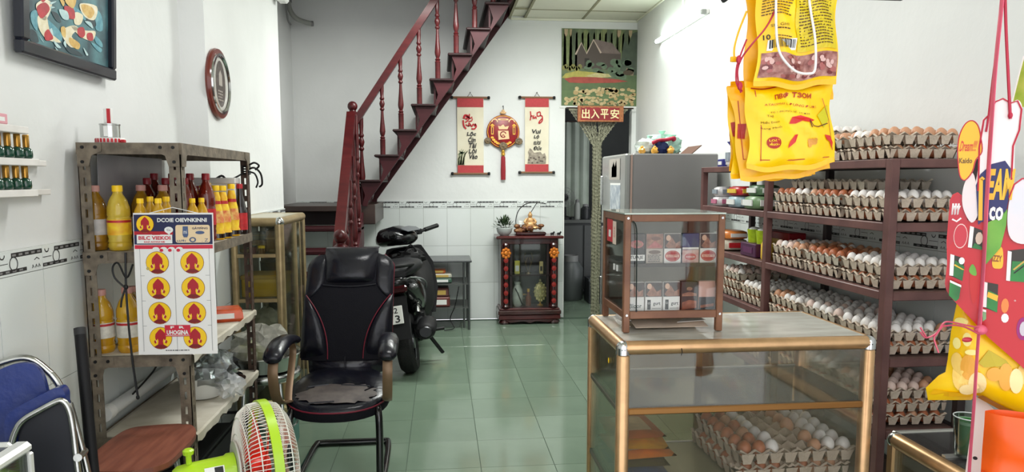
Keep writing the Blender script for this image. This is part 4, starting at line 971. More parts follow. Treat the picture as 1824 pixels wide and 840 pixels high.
# ---- things on the lower boards
t = thing('orange_packet', 'orange-red packet lying at the far end of the middle shelf', 'packet', (-1.03, 3.42, z3 + .001), .3)
MB().loft([[(x * sx_, y * sx_ * 1.1, z) for x, y in ((-.09, -.06), (.09, -.06), (.09, .06), (-.09, .06))] for sx_, z in ((.85, 0), (1, .015), (.98, .04), (.8, .06))]).build('body', mat('orange_film', (206, 84, 40), .25, var=.25, vscale=14), t)
MB().box((-.05, -.068, .018), (.05, -.062, .042)).build('label', M_WHITE, t)
t = thing('white_bowl', 'white bowl wrapped in clear plastic on the bottom rack shelf', 'bowl', (-1.08, 3.26, SHZ[3] + .001))
MB().lathe([(.05, 0), (.075, .005), (.09, .04), (.105, .10), (.10, .10), (.085, .05), (.07, .012), (0, .01)], n=24).build('body', mat('bowl_white', (226, 226, 220), .3), t)
M_FILM = glass('cling_film', (236, 238, 240), 2.2, .10, (226, 228, 230), .12, 18)
M_FOIL = mat('crumpled_film', (236, 238, 240), .15, alpha=.4, var=.06, vscale=40)
def crumple(nm, c, r, m, t, seed=0, n=20, k=10, amp=.25, sq=(1, 1, 1)):
 rr = random.Random(seed); H = {}
 q = MB().ell((0, 0, 0), 1.0, n, k)
 ph = [(rr.uniform(0, 6.3), rr.uniform(2, 5), rr.uniform(2, 5), rr.uniform(2, 5)) for _ in range(5)]
 out = []
 for x, y, z in q.v:
  d = 1 + amp * sum(sin(a + b * x * 2 + c_ * y * 2 + e * z * 2) for a, b, c_, e in ph) / 3 + rr.uniform(-.08, .08)
  out.append((c[0] + x * r * d * sq[0], c[1] + y * r * d * sq[1], c[2] + max(-.95, z * d) * r * sq[2]))
 q.v = out
 return q.build(nm, m, t, smooth=20)
crumple('film_wrap', (.06, -.02, .13), .09, M_FILM, t, 3, sq=(1, 1, .9)); crumple('film_tail', (.13, -.04, .06), .055, M_FOIL, t, 5, amp=.5)
t = thing('black_tube_bundle', 'black folded umbrella lying along the bottom rack shelf', 'umbrella', (-1.03, 3.48, SHZ[3] + .001), 0)
MB().tube([(-.10, .1, .03), (-.02, .06, .03), (.05, .0, .028)], [.014, .026, .02], 8).build('canopy', M_BLACK, t); MB().tube([(.05, 0, .028), (.075, -.02, .026)], .012, 8).build('handle', M_DARKBROWN, t)
t = thing('black_bag', 'black bag slumped at the far end of the bottom rack shelf', 'bag', (-1.12, 3.56, SHZ[3] + .001))
crumple('body', (0, 0, .065), .075, M_BLACK, t, 8, sq=(1.5, .9, .9)); MB().tube(smoothpath([(-.05, 0, .12), (0, -.02, .16), (.05, 0, .12)], 4), .006, 5).build('handle', M_BLACK, t)
# cords
t = thing('black_rope', 'knotted black cord hanging in front of the oil bottles', 'cord', (0, 0, 0))
P0 = [(-1.163, 2.742, 1.232), (-1.165, 2.735, 1.10), (-1.163, 2.735, .95), (-1.155, 2.735, .80), (-1.145, 2.735, .69)]
MB().tube(smoothpath(P0, 5), .0042, 5).tube(smoothpath([(-1.165, 2.735, 1.10), (-1.20, 2.73, 1.14), (-1.205, 2.73, 1.18), (-1.185, 2.73, 1.195), (-1.16, 2.732, 1.14), (-1.135, 2.732, 1.19)], 5), .0036, 5).tube(smoothpath([(-1.165, 2.735, 1.11), (-1.18, 2.73, 1.06), (-1.185, 2.73, 1.03)], 4), .0036, 5).build('cord', M_BLACK, t)
MB().ell((-1.165, 2.734, 1.105), (.009, .007, .01), 8, 6).build('knot', M_BLACK, t); MB().ell((-1.145, 2.735, .685), (.007, .006, .009), 8, 6).build('end_knot', M_BLACK, t)
t = thing('wire_tangle', 'tangle of dark wires tied round the far rack post', 'wire', (RX1, RY1, 1.55))
wt = MB(); rw = random.Random(2)
wt.tube(smoothpath([(-.005, -.01, .0), (.03, -.02, .01), (.055, 0, -.02), (.06, 0, -.07), (.045, .0, -.085)], 5), .005, 5)
wt.tube(smoothpath([(0, -.01, -.01), (.03, -.015, -.02), (.04, 0, -.06), (.03, 0, -.09)], 5), .0045, 5)
wt.tube(smoothpath([(0, -.02, .02), (.03, -.02, .035), (.05, -.01, .02), (.03, 0, .0)], 5), .005, 5)
wt.tube(smoothpath([(-.03, -.02, -.02), (-.08, -.05, -.05), (-.13, -.06, -.055), (-.15, -.06, -.07)], 5), .0045, 5)
wt.tube(smoothpath([(-.10, -.05, -.05), (-.12, -.05, -.03), (-.15, -.06, -.05)], 4), .006, 5)
for k in range(4): wt.tube([(.02 * cos(a) - .012, .02 * sin(a) - .012, -.02 + .012 * k) for a in [2 * pi * i / 10 for i in range(10)]], .004, 5, closed=True)
wt.build('cord', M_BLACK, t)
# pvc pipe along the wall behind the rack
t = thing('white_pipe', 'white plastic pipe running along the foot of the wall behind the rack', 'pipe', (0, 0, 0))
MB().cyl((-1.30, 2.82, .60), (-1.30, 3.64, .60), .026).build('tube', mat('pvc_white', (220, 222, 220), .4), t); MB().cyl((-1.30, 2.80, .60), (-1.30, 2.85, .60), .030).build('collar', M_WHITE, t)
MB().tube(smoothpath([(-1.275, 3.0, .62), (-1.27, 3.2, .66), (-1.27, 3.36, .72), (-1.27, 3.42, .68)], 5), .004, 5).build('wire', M_BLACK, t)
# ------------------------------------------------------------------ sticker calendar hung on the rack
fo = atY(233, 632, 2.69)
t = thing('hanging_calendar', 'white paper sheet of yellow and red round emblems hung on the rack front', 'calendar', (-1.118, 2.70, .857), rot=(radians(-1.5), 0, radians(-2)))
cw, chh = .285, .523
bend = lambda u, v, h: Vector((u, -.006 * sin(pi * u / cw) - h + .002 * sin(v * 14), v))
MB().grid(lambda a, b: bend(a * cw, b * chh, 0), 10, 14).build('sheet', mat('calendar_paper', (236, 234, 232), .55), t, solid=-.0012)
p = Print(bend, step=.0005, h0=.0016)
M_NAVY = mat('calendar_navy', (26, 32, 74), .5); M_CYEL = mat('emblem_yellow', (248, 202, 20), .5); M_CRED = mat('emblem_red', (176, 24, 40), .5); M_CMAR = mat('emblem_maroon', (124, 20, 26), .5)
M_BEIGE = mat('calendar_beige', (232, 206, 166), .5); M_CPINK = mat('calendar_crimson', (206, 34, 62), .5); M_LINE = mat('calendar_line', (120, 120, 124), .6)
hd = chh - .115
p.rect(M_NAVY, .002, hd, cw - .004, chh - .006, 0, 10, 6)
p.rect(M_CRED, .002, hd + .035, cw * .5, hd + .048, 1, 6, 1); p.poly(mat('calendar_orange', (214, 110, 50), .5), [(.11, hd + .048), (cw * .5, hd + .048), (cw * .5, hd + .054)], 2)
def emblem(u, v, r, l=1):
 p.disc(M_CMAR, u, v, r * 1.04, r * 1.04, l, 24); p.disc(M_CYEL, u, v, r, r, l + 1, 24)
 q = [(0, .88), (.22, .68), (.46, .38), (.50, .10), (.46, -.12), (.62, -.30), (.52, -.52), (.36, -.42), (.40, -.22), (.26, -.05), (.20, -.30), (.26, -.62), (.62, -.80), (.4, -.93), (0, -.99)]
 p.poly(M_CRED, [(u + a * r, v + b * r) for a, b in q] + [(u - a * r, v + b * r) for a, b in reversed(q[1:-1])], l + 2)
 p.poly(M_CMAR, [(u - .6 * r, v - .80 * r), (u - .28 * r, v - .60 * r), (u + .28 * r, v - .60 * r), (u + .6 * r, v - .80 * r), (u + .3 * r, v - .95 * r), (u - .3 * r, v - .95 * r)], l + 3)
 for s_ in (-1, 1): p.stroke(mat('emblem_cream', (250, 226, 170), .5), [(u + s_ * .46 * r, v - .14 * r), (u + s_ * .40 * r, v - .26 * r), (u + s_ * .36 * r, v - .40 * r)], .055 * r, l + 3)
emblem(.043, hd + .074, .031)
p.text(M_WHITE, 'DCOIE OIEVNKINNI', .175, chh - .026, .175, .015, 2, bold=.03)
p.rect(M_WHITE, .012, hd + .004, .14, hd + .036, 3); p.text(M_CPINK, 'BILC VIEKOI', .076, hd + .024, .115, .014, 4, bold=.03); p.text(M_CPINK, 'KAZ AOVUI NB', .076, hd + .0095, .075, .006, 4, bold=.03)
p.poly(M_BEIGE, roundrect(.152, hd + .006, cw - .012, chh - .044, .008), 3)
p.poly(M_WHITE, arc((.128, chh - .062), .016, 0, 2 * pi, 12, .75)[:-1], 3); p.poly(M_WHITE, [(.118, chh - .070), (.138, chh - .066), (.130, chh - .080)], 3); p.text(M_NAVY, 'Ca', .128, chh - .062, .014, .007, 4)
M_CBLUE = mat('calendar_blue', (70, 90, 130), .5)
p.poly(M_CBLUE, [(.178, hd + .066), (.196, hd + .066), (.197, hd + .035), (.193, hd + .026), (.181, hd + .026), (.177, hd + .035)], 4); p.text(M_WHITE, 'mi', .187, hd + .046, .012, .014, 5)
p.text(M_NAVY, 'GÂYIŃNG', .238, hd + .060, .055, .010, 4, bold=.02); p.disc(M_CBLUE, .238, hd + .043, .016, .006, 4); p.text(M_CBLUE, 'LƯỚI', .172, hd + .014, .03, .009, 4, bold=.03); p.ring(M_CBLUE, .212, hd + .017, .007, .012, 4, 16, .8); p.text(M_CBLUE, '. Z', .255, hd + .015, .022, .012, 4)
p.rect(M_CPINK, .003, hd - .016, cw - .004, hd - .002, 1, 8, 1)
for k in range(4): p.disc(M_WHITE, .08 + .028 * k, hd - .015, .012, .006, 2, 10)
for k in range(3): p.disc(M_CPINK, .10 + .03 * k, hd - .021, .007, .006, 3, 8)
for u in (.020, cw * .5, cw - .018): p.rect(M_LINE, u, .012, u + .0012, hd - .016, 1)
cell = (hd - .035) / 4
for r_i in range(4):
 v = hd - .022 - cell * (r_i + .5)
 if r_i < 3: p.rect(M_LINE, .02, v - cell / 2, cw - .018, v - cell / 2 + .0012, 1)
 for u in (.083, .207): emblem(u, v + .002, .040 if r_i else .040)
p.rect(M_CPINK, .10, .068, .192, .110, 7); p.text(M_WHITE, 'UHOGINA', .146, .083, .078, .017, 8, bold=.04); p.text(M_WHITE, 'F  R', .146, .102, .05, .009, 8, bold=.04); p.rect(M_WHITE, .104, .071, .188, .0725, 8)
p.lines(M_INK, .10, .19, .016, 1, .004, .003, 2)
p.disc(mat('stain', (190, 170, 90), .6), .048, hd - .088, .006, .006, 2, 8)
p.build('lettering', t)
MB().tube([(.05, -.002, chh - .003), (.14, .004, chh + .02), (.24, -.002, chh - .003)], .0015, 5).build('hanging_string', M_WHITE, t)
# ------------------------------------------------------------------ black pole leaning on the wall
a_, b_ = atY(142, 586, 2.44), atY(166, 840, 2.28)
d_ = (b_ - a_); foot = a_ + d_ * (a_.z / -d_.z)
t = thing('black_pole', 'thick black metal pole leaning against the white tiled wall', 'pole', foot)
MB().cyl((0, 0, 0), a_ - foot, .0175, n=16).build('shaft', mat('pole_black', (9, 9, 13), .55, spec=.3), t); e_ = (a_ - foot).normalized()
MB().cyl((a_ - foot) - e_ * .02, (a_ - foot) + e_ * .004, .018, n=16).build('end_cap', M_INK, t); MB().cyl((0, 0, 0) , e_ * .03, .019, n=16).build('rubber_foot', M_INK, t)
# ------------------------------------------------------------------ plaque with oval portrait frame on the pilaster
t = thing('wall_plaque', 'round brown wooden plaque with a silver rim on the greenish wall', 'plaque', (XP, 4.11, 2.022))
RYm = Matrix.Rotation(radians(90), 4, 'Y')
MB().lathe([(0, 0), (.185, 0), (.19, .012), (.186, .024), (.16, .026)], n=36, M=RYm, cap=False).build('wooden_rim', mat('plaque_wood', (110, 40, 30), .3, coat=.3), t)
MB().lathe([(.165, .02), (.163, .034), (.15, .036), (.142, .028)], n=36, M=RYm, cap=False).build('silver_rim', M_CHROME, t)
MB().lathe([(0, .024), (.145, .024)], n=32, M=RYm, cap=False).build('face', mat('plaque_face', (214, 210, 204), .3, .2), t)
p = Print(lambda u, v, h: Vector((.0245 + h, u, v))); md = mat('plaque_relief', (92, 80, 76), .45, .3, var=.4, vscale=40)
p.poly(md, [(a * .085, b * .125) for a, b in arc((0, 0), 1, 0, 2 * pi, 28)[:-1]], 0); p.poly(mat('plaque_light', (176, 166, 158), .4), [(-.03, -.01), (.03, -.01), (.028, .05), (0, .075), (-.028, .05)], 1); p.lines(mat('plaque_light', (176, 166, 158), .4), -.05, .05, -.04, 4, .016, .007, 1)
p.build('relief', t)
# ------------------------------------------------------------------ folded chair leaning in the left corner
M_VINYL = mat('blue_vinyl', (20, 46, 120), .32, var=.15, vscale=6, bump=.15, bscale=30); M_VINYLDK = mat('black_board', (18, 20, 30), .5, var=.15)
M_TUBE = mat('chair_chrome', (186, 186, 182), .2, 1.0, var=.15, vscale=30)
fa, fbv = Vector((.97, .22, 0)).normalized(), Vector((0, .10, 1)).normalized()
t = thing('folding_chair', 'folded chrome tube chair with blue vinyl backrest and seat leaning on the left wall', 'chair', (0, 0, 0))
# plane of the backrest (behind) and of the folded seat (in front)
def plane(oy): 
 o = Vector((-1.18, oy, .80)); return frame(o, fa, fbv), onframe(o, fa, fbv)
Pb, gb = plane(2.25); Pf, gf = plane(2.14)
def pp(g, pts): return [g(x, y) for x, y in pts]
back = smoothpath([(*g_, 0) for g_ in pp(gb, [(-60, 700), (0, 655), (45, 644), (70, 656), (84, 690), (92, 740), (80, 790), (-60, 800)])], 5, closed=True)
MB().prism([(q.x, q.y) for q in back], -.012, .016, Pb).build('backrest', M_VINYL, t, smooth=50)
tb_ = [(84, 668), (100, 690), (122, 740), (138, 800), (150, 860), (166, 960)]
MB().tube(smoothpath([Pb(*gb(x, y), -.03) for x, y in tb_], 5), .011, 8).tube(smoothpath([Pb(*gb(x, y), -.03) for x, y in [(-120, 720), (-60, 670), (0, 644), (45, 640), (84, 668)]], 5), .011, 8).build('back_frame', M_TUBE, t, smooth=60)
seat = smoothpath([(*q, 0) for q in pp(gf, [(8, 790), (6, 748), (24, 728), (66, 706), (100, 692), (112, 702), (114, 726), (120, 800), (80, 860), (20, 850)])], 5, closed=True)
MB().prism([(q.x, q.y) for q in seat], -.065, -.012, Pf).build('seat', M_VINYL, t, smooth=50)
und = [(34, 762), (44, 744), (100, 717), (112, 716), (122, 736), (140, 840), (160, 940), (60, 960), (30, 840)]
MB().prism(pp(gf, und), -.012, -.002, Pf).build('seat_underside', M_VINYLDK, t, smooth=None)
fr_ = [(10, 900), (22, 800), (32, 762), (46, 744), (74, 728), (102, 714), (114, 714), (124, 728), (132, 760), (142, 830), (154, 900), (166, 980)]
MB().tube(smoothpath([Pf(*gf(x, y), .012) for x, y in fr_], 4), .0095, 8).build('seat_frame', M_TUBE, t, smooth=60)
for pts in ([(118, 722), (130, 760), (150, 830), (166, 900), (180, 985)],):
 MB().tube(smoothpath([Pf(*gf(x, y), -.03) for x, y in pts], 4), .0095, 8).build('leg', M_TUBE, t, smooth=60)
MB().cyl(Pf(*gf(144, 812), -.05), Pf(*gf(144, 812), .025), .012, n=10).build('hinge', M_TUBE, t)
# ------------------------------------------------------------------ white-edged glass case in the near left corner
M_ALU = mat('white_aluminium', (226, 226, 222), .35, .2)
t = thing('glass_case', 'low glass case with white aluminium edges in the near left corner', 'showcase', (-1.34, .85, 0))
cx1, cy1, cz = -1.088 + 1.34, 1.10, .811
for a, b, n_ in (((cx1 - .045, 0, cz - .03), (cx1, cy1, cz), 'top_rail'), ((0, cy1 - .03, cz - .03), (cx1 - .045, cy1, cz), 'top_rail'), ((0, 0, .05), (cx1, .03, .08), 'bottom_rail'), ((cx1 - .03, 0, .05), (cx1, cy1, .08), 'bottom_rail')):
 MB().box(a, b, bev=.01).build(n_, M_ALU, t)
for x, y in ((cx1 - .02, cy1 - .02), (cx1 - .02, 0)): MB().box((x, y, 0), (x + .02, y + .02, cz - .03), bev=.004).build('corner_post', M_ALU, t)
MB().box((.0, .0, .3), (cx1 - .012, cy1 - .02, .31)).build('shelf', mat('case_shelf', (120, 122, 122), .4), t); MB().box((0, 0, 0), (cx1, cy1, .05)).build('base', M_GREY, t)
MB().box((.001, .03, cz - .012), (cx1 - .046, cy1 - .031, cz - .006)).build('top_glass', mat('case_dark_top', (104, 106, 108), .15, .2), t)
MB().box((cx1 - .012, .02, .08), (cx1 - .008, cy1 - .02, cz - .03)).build('side_glass', glass('case_glass', (242, 246, 244), .9, .03), t)
for k in range(7):
 MB().box((cx1 - .075 + .004 * (k % 2), .30 + .105 * k, .312), (cx1 - .025, .38 + .105 * k, .62 + .03 * (k % 3)), bev=.006).build('stored_strip', mat('strip_%d' % (k % 3), ((70, 68, 66), (150, 148, 142), (96, 92, 88))[k % 3], .4), t)
# ------------------------------------------------------------------ low wooden table top
t = thing('small_table', 'small low table with a rounded brown wood-grain top in front of the rack', 'table', (0, 0, 0))
zt = .57
out = [(150, 836), (152, 822), (172, 802), (205, 776), (232, 762), (266, 757), (330, 754), (348, 763), (345, 778), (322, 802), (300, 822), (262, 834), (206, 839)]
pl = smoothpath([(*atZ(x, y, zt).xy, 0) for x, y in out], 4, closed=True)
w_ = mat('walnut_laminate', (118, 66, 52), .38, col2=(140, 84, 66), vscale=5, stretch=(9, 1.2, 1), detail=6)
for n_ in list(w_.node_tree.nodes):
 if n_.type == 'MAPPING': n_.inputs['Rotation'].default_value = (0, 0, radians(-28))
MB().prism([(q.x, q.y) for q in pl], zt - .018, zt).build('table_top', w_, t, smooth=None)
MB().prism([(q.x, q.y) for q in pl], zt - .022, zt - .018).build('edge_band', M_DARKBROWN, t, smooth=None)
cxm = sum(q.x for q in pl) / len(pl); cym = sum(q.y for q in pl) / len(pl)
for sx, sy in ((-1, -1), (1, -1), (-1, 1), (1, 1)):
 MB().cyl((cxm + sx * .07, cym + sy * .09, zt - .02), (cxm + sx * .10, cym + sy * .13, 0), .011).build('leg', M_TUBE, t)
# ------------------------------------------------------------------ green and red pedestal fan
M_LIME = mat('lime_plastic', (176, 216, 36), .3, coat=.2); M_FRED = mat('fan_red', (236, 50, 32), .3); M_FWIRE = mat('fan_wire', (226, 226, 216), .35)
fc = Vector((-.605, 2.40, .535)); fn_ = Vector((.90, .43, 0.0)).normalized(); fd = Vector((fn_.y, -fn_.x, 0)); fz = Vector((0, 0, 1))
t = thing('pedestal_fan', 'pedestal fan with lime green motor, red blades and white wire cage', 'fan', fc)
FA = lambda a, r, ang: fn_ * a + fd * (r * cos(ang)) + fz * (r * sin(ang))
Rf = .215
def wires(nm, prof, n, rad):
 q = MB()
 for k in range(n):
  ang = 2 * pi * k / n + .0; q.tube([FA(a, r, ang + tw) for a, r, tw in prof], rad, 4, cap=False)
 return q
wq = wires('w', [(-.085, .05, 0), (-.085, .10, .05), (-.082, .15, .08), (-.068, .19, .1), (-.04, Rf - .004, .1), (-.005, Rf, .1)], 90, .0017)
for a, r in ((-.085, .05), (-.084, .12), (-.075, .172), (-.045, Rf - .006)): wq.tube([FA(a, r, 2 * pi * i / 48) for i in range(48)], .0022, 4, closed=True)
o = wq.build('rear_cage', M_FWIRE, t, smooth=None); o['kind'] = 'stuff'
wq = wires('w', [(.015, Rf, 0), (.05, Rf - .012, 0), (.075, .17, -.03), (.085, .12, -.06), (.088, .06, -.1)], 90, .0017)
for a, r in ((.05, Rf - .012), (.08, .15), (.088, .09)): wq.tube([FA(a, r, 2 * pi * i / 48) for i in range(48)], .0022, 4, closed=True)
o = wq.build('front_cage', M_FWIRE, t, smooth=None); o['kind'] = 'stuff'
n_ = 48; rings = []
for i in range(n_):
 ang = 2 * pi * i / n_; rings.append([FA(a, r, ang) for a, r in ((-.012, Rf - .003), (-.012, Rf + .007), (.018, Rf + .007), (.018, Rf - .003))])
q = MB(); vs = [p_ for r in rings for p_ in r]
q._add(vs, [(i * 4 + k, i * 4 + (k + 1) % 4, ((i + 1) % n_) * 4 + (k + 1) % 4, ((i + 1) % n_) * 4 + k) for i in range(n_) for k in range(4)], 0); q.build('rim_band', M_LIME, t, smooth=50)
for k in range(5):
 q = MB(); a0 = 2 * pi * k / 5 + .4
 def bl(u, v, a0=a0):
  r = .03 + v * .16; ang = a0 + (u - .5) * (1.15 + .2 * v); return tuple(FA(-.03 + (u - .5) * .075 * (1 - .3 * v), r, ang))
 q.grid(bl, 10, 6); q.build('blade', M_FRED, t, solid=.002)
q = MB(); q.lathe([(0, .02), (.03, .015), (.036, -.01), (.036, -.05)], n=18, M=Matrix((fd, fz, fn_)).transposed().to_4x4()); q.build('hub', M_FRED, t)
q = MB(); q.lathe([(.10, .0), (.10, .006), (.055, .012), (.05, .012)], n=28, M=Matrix((fd, fz, fn_)).transposed().to_4x4()); q.v = [tuple(Vector(p_) + fn_ * -.096) for p_ in q.v]; q.build('rear_disc', mat('fan_clear_disc', (206, 206, 196), .4), t)
q = MB(); prf = [(.0, -.19), (.040, -.186), (.052, -.17), (.056, -.12), (.058, -.03), (.064, -.02), (.064, 0), (.05, .004)]
q.lathe(prf, n=22, M=Matrix((fd, fz, fn_)).transposed().to_4x4()); q.v = [tuple(Vector(p_) + fn_ * -.098) for p_ in q.v]; q.build('motor_housing', M_LIME, t, smooth=40)
kb = fn_ * -.235
MB().lathe([(.009, .0), (.009, .03), (.016, .032), (.018, .045), (.012, .05)], tuple(kb + fz * .055), 10).build('oscillation_knob', M_LIME, t)
pl_ = fd * .05 + fn_ * -.18
lp = Print(lambda u, v, h: fn_ * (-.165 + u) + (fd * cos(v) + fz * sin(v)) * (.0585 + h))
lp.rect(M_WHITE, -.03, .35, .03, .85, 0, 2, 4); lp.rect(M_INK, .0, .40, .026, .80, 1, 2, 4); lp.build('label', t)
MB().box((-.035, -.05, -.12), (.035, .05, -.035), bev=.015, M=Matrix.Translation(fn_ * -.16)).build('neck', M_LIME, t)
pb_ = fn_ * -.16
MB().cyl(pb_ + fz * -.12, pb_ + fz * (-.535 + .06), .016, n=14).build('pole', M_WHITE, t)
MB().lathe([(.17, 0), (.175, .012), (.15, .03), (.05, .045), (.03, .09)], tuple(pb_ + fz * -.535), 28).build('base', M_LIME, t)
# ------------------------------------------------------------------ office chair
M_LEATHER = mat('black_leather', (20, 21, 31), .27, spec=.38, col2=(14, 14, 23), vscale=9, bump=.25, bscale=22); M_FABRIC = mat('black_mesh_cloth', (15, 15, 22), .8, spec=.2, bump=.3, bscale=260)
M_WORN = mat('worn_lining', (96, 88, 84), .6, col2=(70, 62, 62), vscale=16); M_PIPING = mat('red_piping', (120, 26, 46), .5); M_BRASS = mat('bronze_arm', (120, 96, 72), .4, .4); M_CFRAME = mat('chair_tube_black', (14, 14, 16), .22, coat=.5)
ch = thing('office_chair', 'black leather high-back visitor chair with red piping, worn seat and bronze armrests', 'chair', (-.512, 0, 0))
# seat cushion (front at Y 3.27, back at Y 3.82)
def seat_pt(u, v, top=True):
 # u across -1..1, v 0 front .. 1 back
 hw = .245 * (1 - .10 * max(0, v - .5)) * (1 if v > .35 else (.80 + .20 * math.sqrt(max(0, 1 - (1 - v / .35) ** 2))))
 return hw
def sup(n, ex=2.6):
 P = []
 for i in range(n):
  a = 2 * pi * i / n; c, s = cos(a), sin(a)
  P.append((math.copysign(abs(c) ** (2 / ex), c), math.copysign(abs(s) ** (2 / ex), s)))
 return P
sy0, sy1 = 3.27, 3.80
def seat_ring(k, z, dz=0.0):
 return [(x * .25 * k * (1 - .06 * y), (sy0 + sy1) / 2 + y * (sy1 - sy0) / 2 * k, z - .012 + dz * (1 - (x * x + y * y) * .5) + .035 * y) for x, y in sup(36, 2.3)]
sb_ = MB(); sb_.loft([seat_ring(.90, .415), seat_ring(.985, .423), seat_ring(1.0, .445), seat_ring(.99, .465)]); sb_.build('seat_base', M_FABRIC, ch, smooth=60)
tp = MB(); tp.loft([seat_ring(.99, .463), seat_ring(.975, .478), seat_ring(.90, .490, .003), seat_ring(.60, .494, .005), seat_ring(.2, .494, .006)]); tp.build('seat_cushion', M_LEATHER, ch, smooth=60)
MB().tube([Vector(p_) for p_ in seat_ring(.992, .467)], .0036, 6, closed=True).build('piping', M_PIPING, ch, smooth=60)
# worn patch where the leather has peeled
rw_ = random.Random(9); wp = []
ctr = (0.005, 3.42)
for i in range(40):
 a = 2 * pi * i / 40; r = 1 + rw_.uniform(-.12, .12); wp.append((ctr[0] + .19 * r * cos(a), ctr[1] + (.11 if sin(a) > 0 else .105) * r * sin(a)))
def seat_z(x, y):
 Y = (y - (sy0 + sy1) / 2) / ((sy1 - sy0) / 2); X = x / .25; q = max(abs(X), abs(Y)); q = (abs(X) ** 2.3 + abs(Y) ** 2.3) ** (1 / 2.3)
 pts_ = [(0, .500), (.2, .4995), (.60, .4975), (.90, .4905), (.975, .478), (.99, .464)]
 for (a, za), (b, zb) in zip(pts_, pts_[1:]):
  if a <= q <= b: return za + (zb - za) * (q - a) / (b - a) + .035 * Y - .012
 return .452 + .035 * Y
wm = MB(); NR = 6
vs = []; fs_ = []
for k in range(NR + 1):
 for (x, y) in wp:
  xx = ctr[0] + (x - ctr[0]) * k / NR; yy = ctr[1] + (y - ctr[1]) * k / NR; vs.append((xx, yy, seat_z(xx, yy) + .0035 - .0015 * (k == NR)))
for k in range(NR):
 for i in range(40):
  j = (i + 1) % 40; fs_.append((k * 40 + i, k * 40 + j, (k + 1) * 40 + j, (k + 1) * 40 + i))
wm._add(vs, fs_, 0); wm.build('worn_patch', M_WORN, ch, smooth=60)
for px, py, ln, an in ((-.10, 3.51, .10, .2), (.08, 3.50, .14, -.1), (.15, 3.46, .06, .9), (-.06, 3.33, .12, .05)):
 MB().tube([(px + ln * (s_ - .5) * cos(an), py + ln * (s_ - .5) * sin(an), seat_z(px + ln * (s_ - .5) * cos(an), py + ln * (s_ - .5) * sin(an)) + .004) for s_ in (0, .3, .6, 1)], .004, 5).build('peeled_edge', M_LEATHER, ch)
# backrest: a leaning, slightly curved slab
by0, bz0, bz1 = 3.79, .55, 1.10
def bk(x, s, d=0.0):
 """x across in metres, s 0 bottom .. 1 top, d forward"""
 z = bz0 + (bz1 - bz0) * s; y = by0 + .145 * s - .03 * sin(pi * s) + .35 * x * x; return Vector((x + .028 * s, y - d, z))
def hw(s):
 w = .236 - .012 * s
 return w if s < .86 else w - .085 * (1 - math.sqrt(max(0, 1 - ((s - .86) / .14) ** 2)))
q = MB(); q.grid(lambda u, v: bk((u * 2 - 1) * hw(v), v, .045 - .02 * abs(u * 2 - 1) ** 4), 16, 18); q.grid(lambda u, v: bk((u * 2 - 1) * hw(v), v, -.03 + .02 * abs(u * 2 - 1) ** 4), 16, 18)
edge = [(1, v / 18) for v in range(19)] + [(1 - k / 8, 1) for k in range(1, 17)] + [(-1, 1 - v / 18) for v in range(1, 19)]
L1 = [bk(u * hw(v), v, .045 - .02 * abs(u) ** 4) for u, v in edge]; L2 = [bk(u * hw(v), v, -.03 + .02 * abs(u) ** 4) for u, v in edge]
q._add(L1 + L2, [(i, i + 1, len(edge) + i + 1, len(edge) + i) for i in range(len(edge) - 1)], 0)
q.build('backrest', M_FABRIC, ch, smooth=60)
def patch(nm, uv, m, d0, puff, n=14, mm=14, parent=ch):
 """padded panel over the backrest; uv(a,b) -> (x, s)"""
 q = MB()
 def fnp(a, b):
  x, s = uv(a, b); f = (1 - abs(2 * a - 1) ** 4) * (1 - abs(2 * b - 1) ** 4); return bk(x, s, d0 + puff * f)
 q.grid(fnp, n, mm); return q.build(nm, m, parent, smooth=60)
for sx in (-1, 1):
 # lower side bolster: curved inner edge with red piping
 inner = lambda b: .205 - .085 * math.sin(min(1, (1 - b)) * pi * .62) 
 def uvb(a, b, sx=sx):
  s = .02 + b * .60; xi = .092 + .130 * b ** 2.3; xo = hw(s) + .006; return (sx * (xi + (xo - xi) * a), s)
 patch('side_bolster', uvb, M_LEATHER, .032, .034)
 MB().tube(smoothpath([bk(sx * (.092 + .130 * b ** 2.3), .02 + b * .60, .052) for b in [k / 10 for k in range(11)]], 3), .0026, 6).build('piping', M_PIPING, ch)
 def uvt(a, b, sx=sx):
  s = .58 + b * .41; xi = .128 + .075 * max(0, 1 - b * 2.6) ** 1.5; xo = hw(s) + .004; return (sx * (xi + (xo - xi) * a), s)
 patch('shoulder_panel', uvt, M_LEATHER, .03, .022)
 MB().tube(smoothpath([bk(sx * (hw(v) + .004), v, .010) for v in [.04 + k * .095 for k in range(11)]], 3), .0025, 6).build('piping', M_PIPING, ch)
patch('headrest', lambda a, b: ((2 * a - 1) * .142, .72 + b * .335), M_LEATHER, .03, .055, 16, 16)
q = MB(); q.grid(lambda a, b: bk((2 * a - 1) * .142, 1.055 - .0 * b, .03 - .07 * b), 10, 4); q.build('headrest_top', M_LEATHER, ch, smooth=60, solid=.002)
MB().tube(smoothpath([bk((2 * a - 1) * .14, .715 - .018 * (1 - (2 * a - 1) ** 2), .045) for a in [k / 8 for k in range(9)]], 3), .006, 6).build('seam', M_LEATHER, ch)
# lumbar pad at the foot of the backrest
q = MB(); q.grid(lambda a, b: ((2 * a - 1) * (.20 + .01 * b), 3.755 - .035 * sin(pi * b) * (1 - (2 * a - 1) ** 4) + .05 * (2 * a - 1) ** 2 + .03 * b, .475 + b * .115 - .025 * (1 - (2 * a - 1) ** 2) * (1 - b)), 16, 10); q.build('lumbar_pad', mat('lumbar_leather', (24, 24, 34), .2, var=.2, vscale=10, bump=.3, bscale=18), ch, smooth=60, solid=-.03)
MB().tube([(0.0, 3.715, .49), (0.0, 3.712, .53), (.0, 3.735, .575)], .003, 5).build('seam', M_LEATHER, ch)
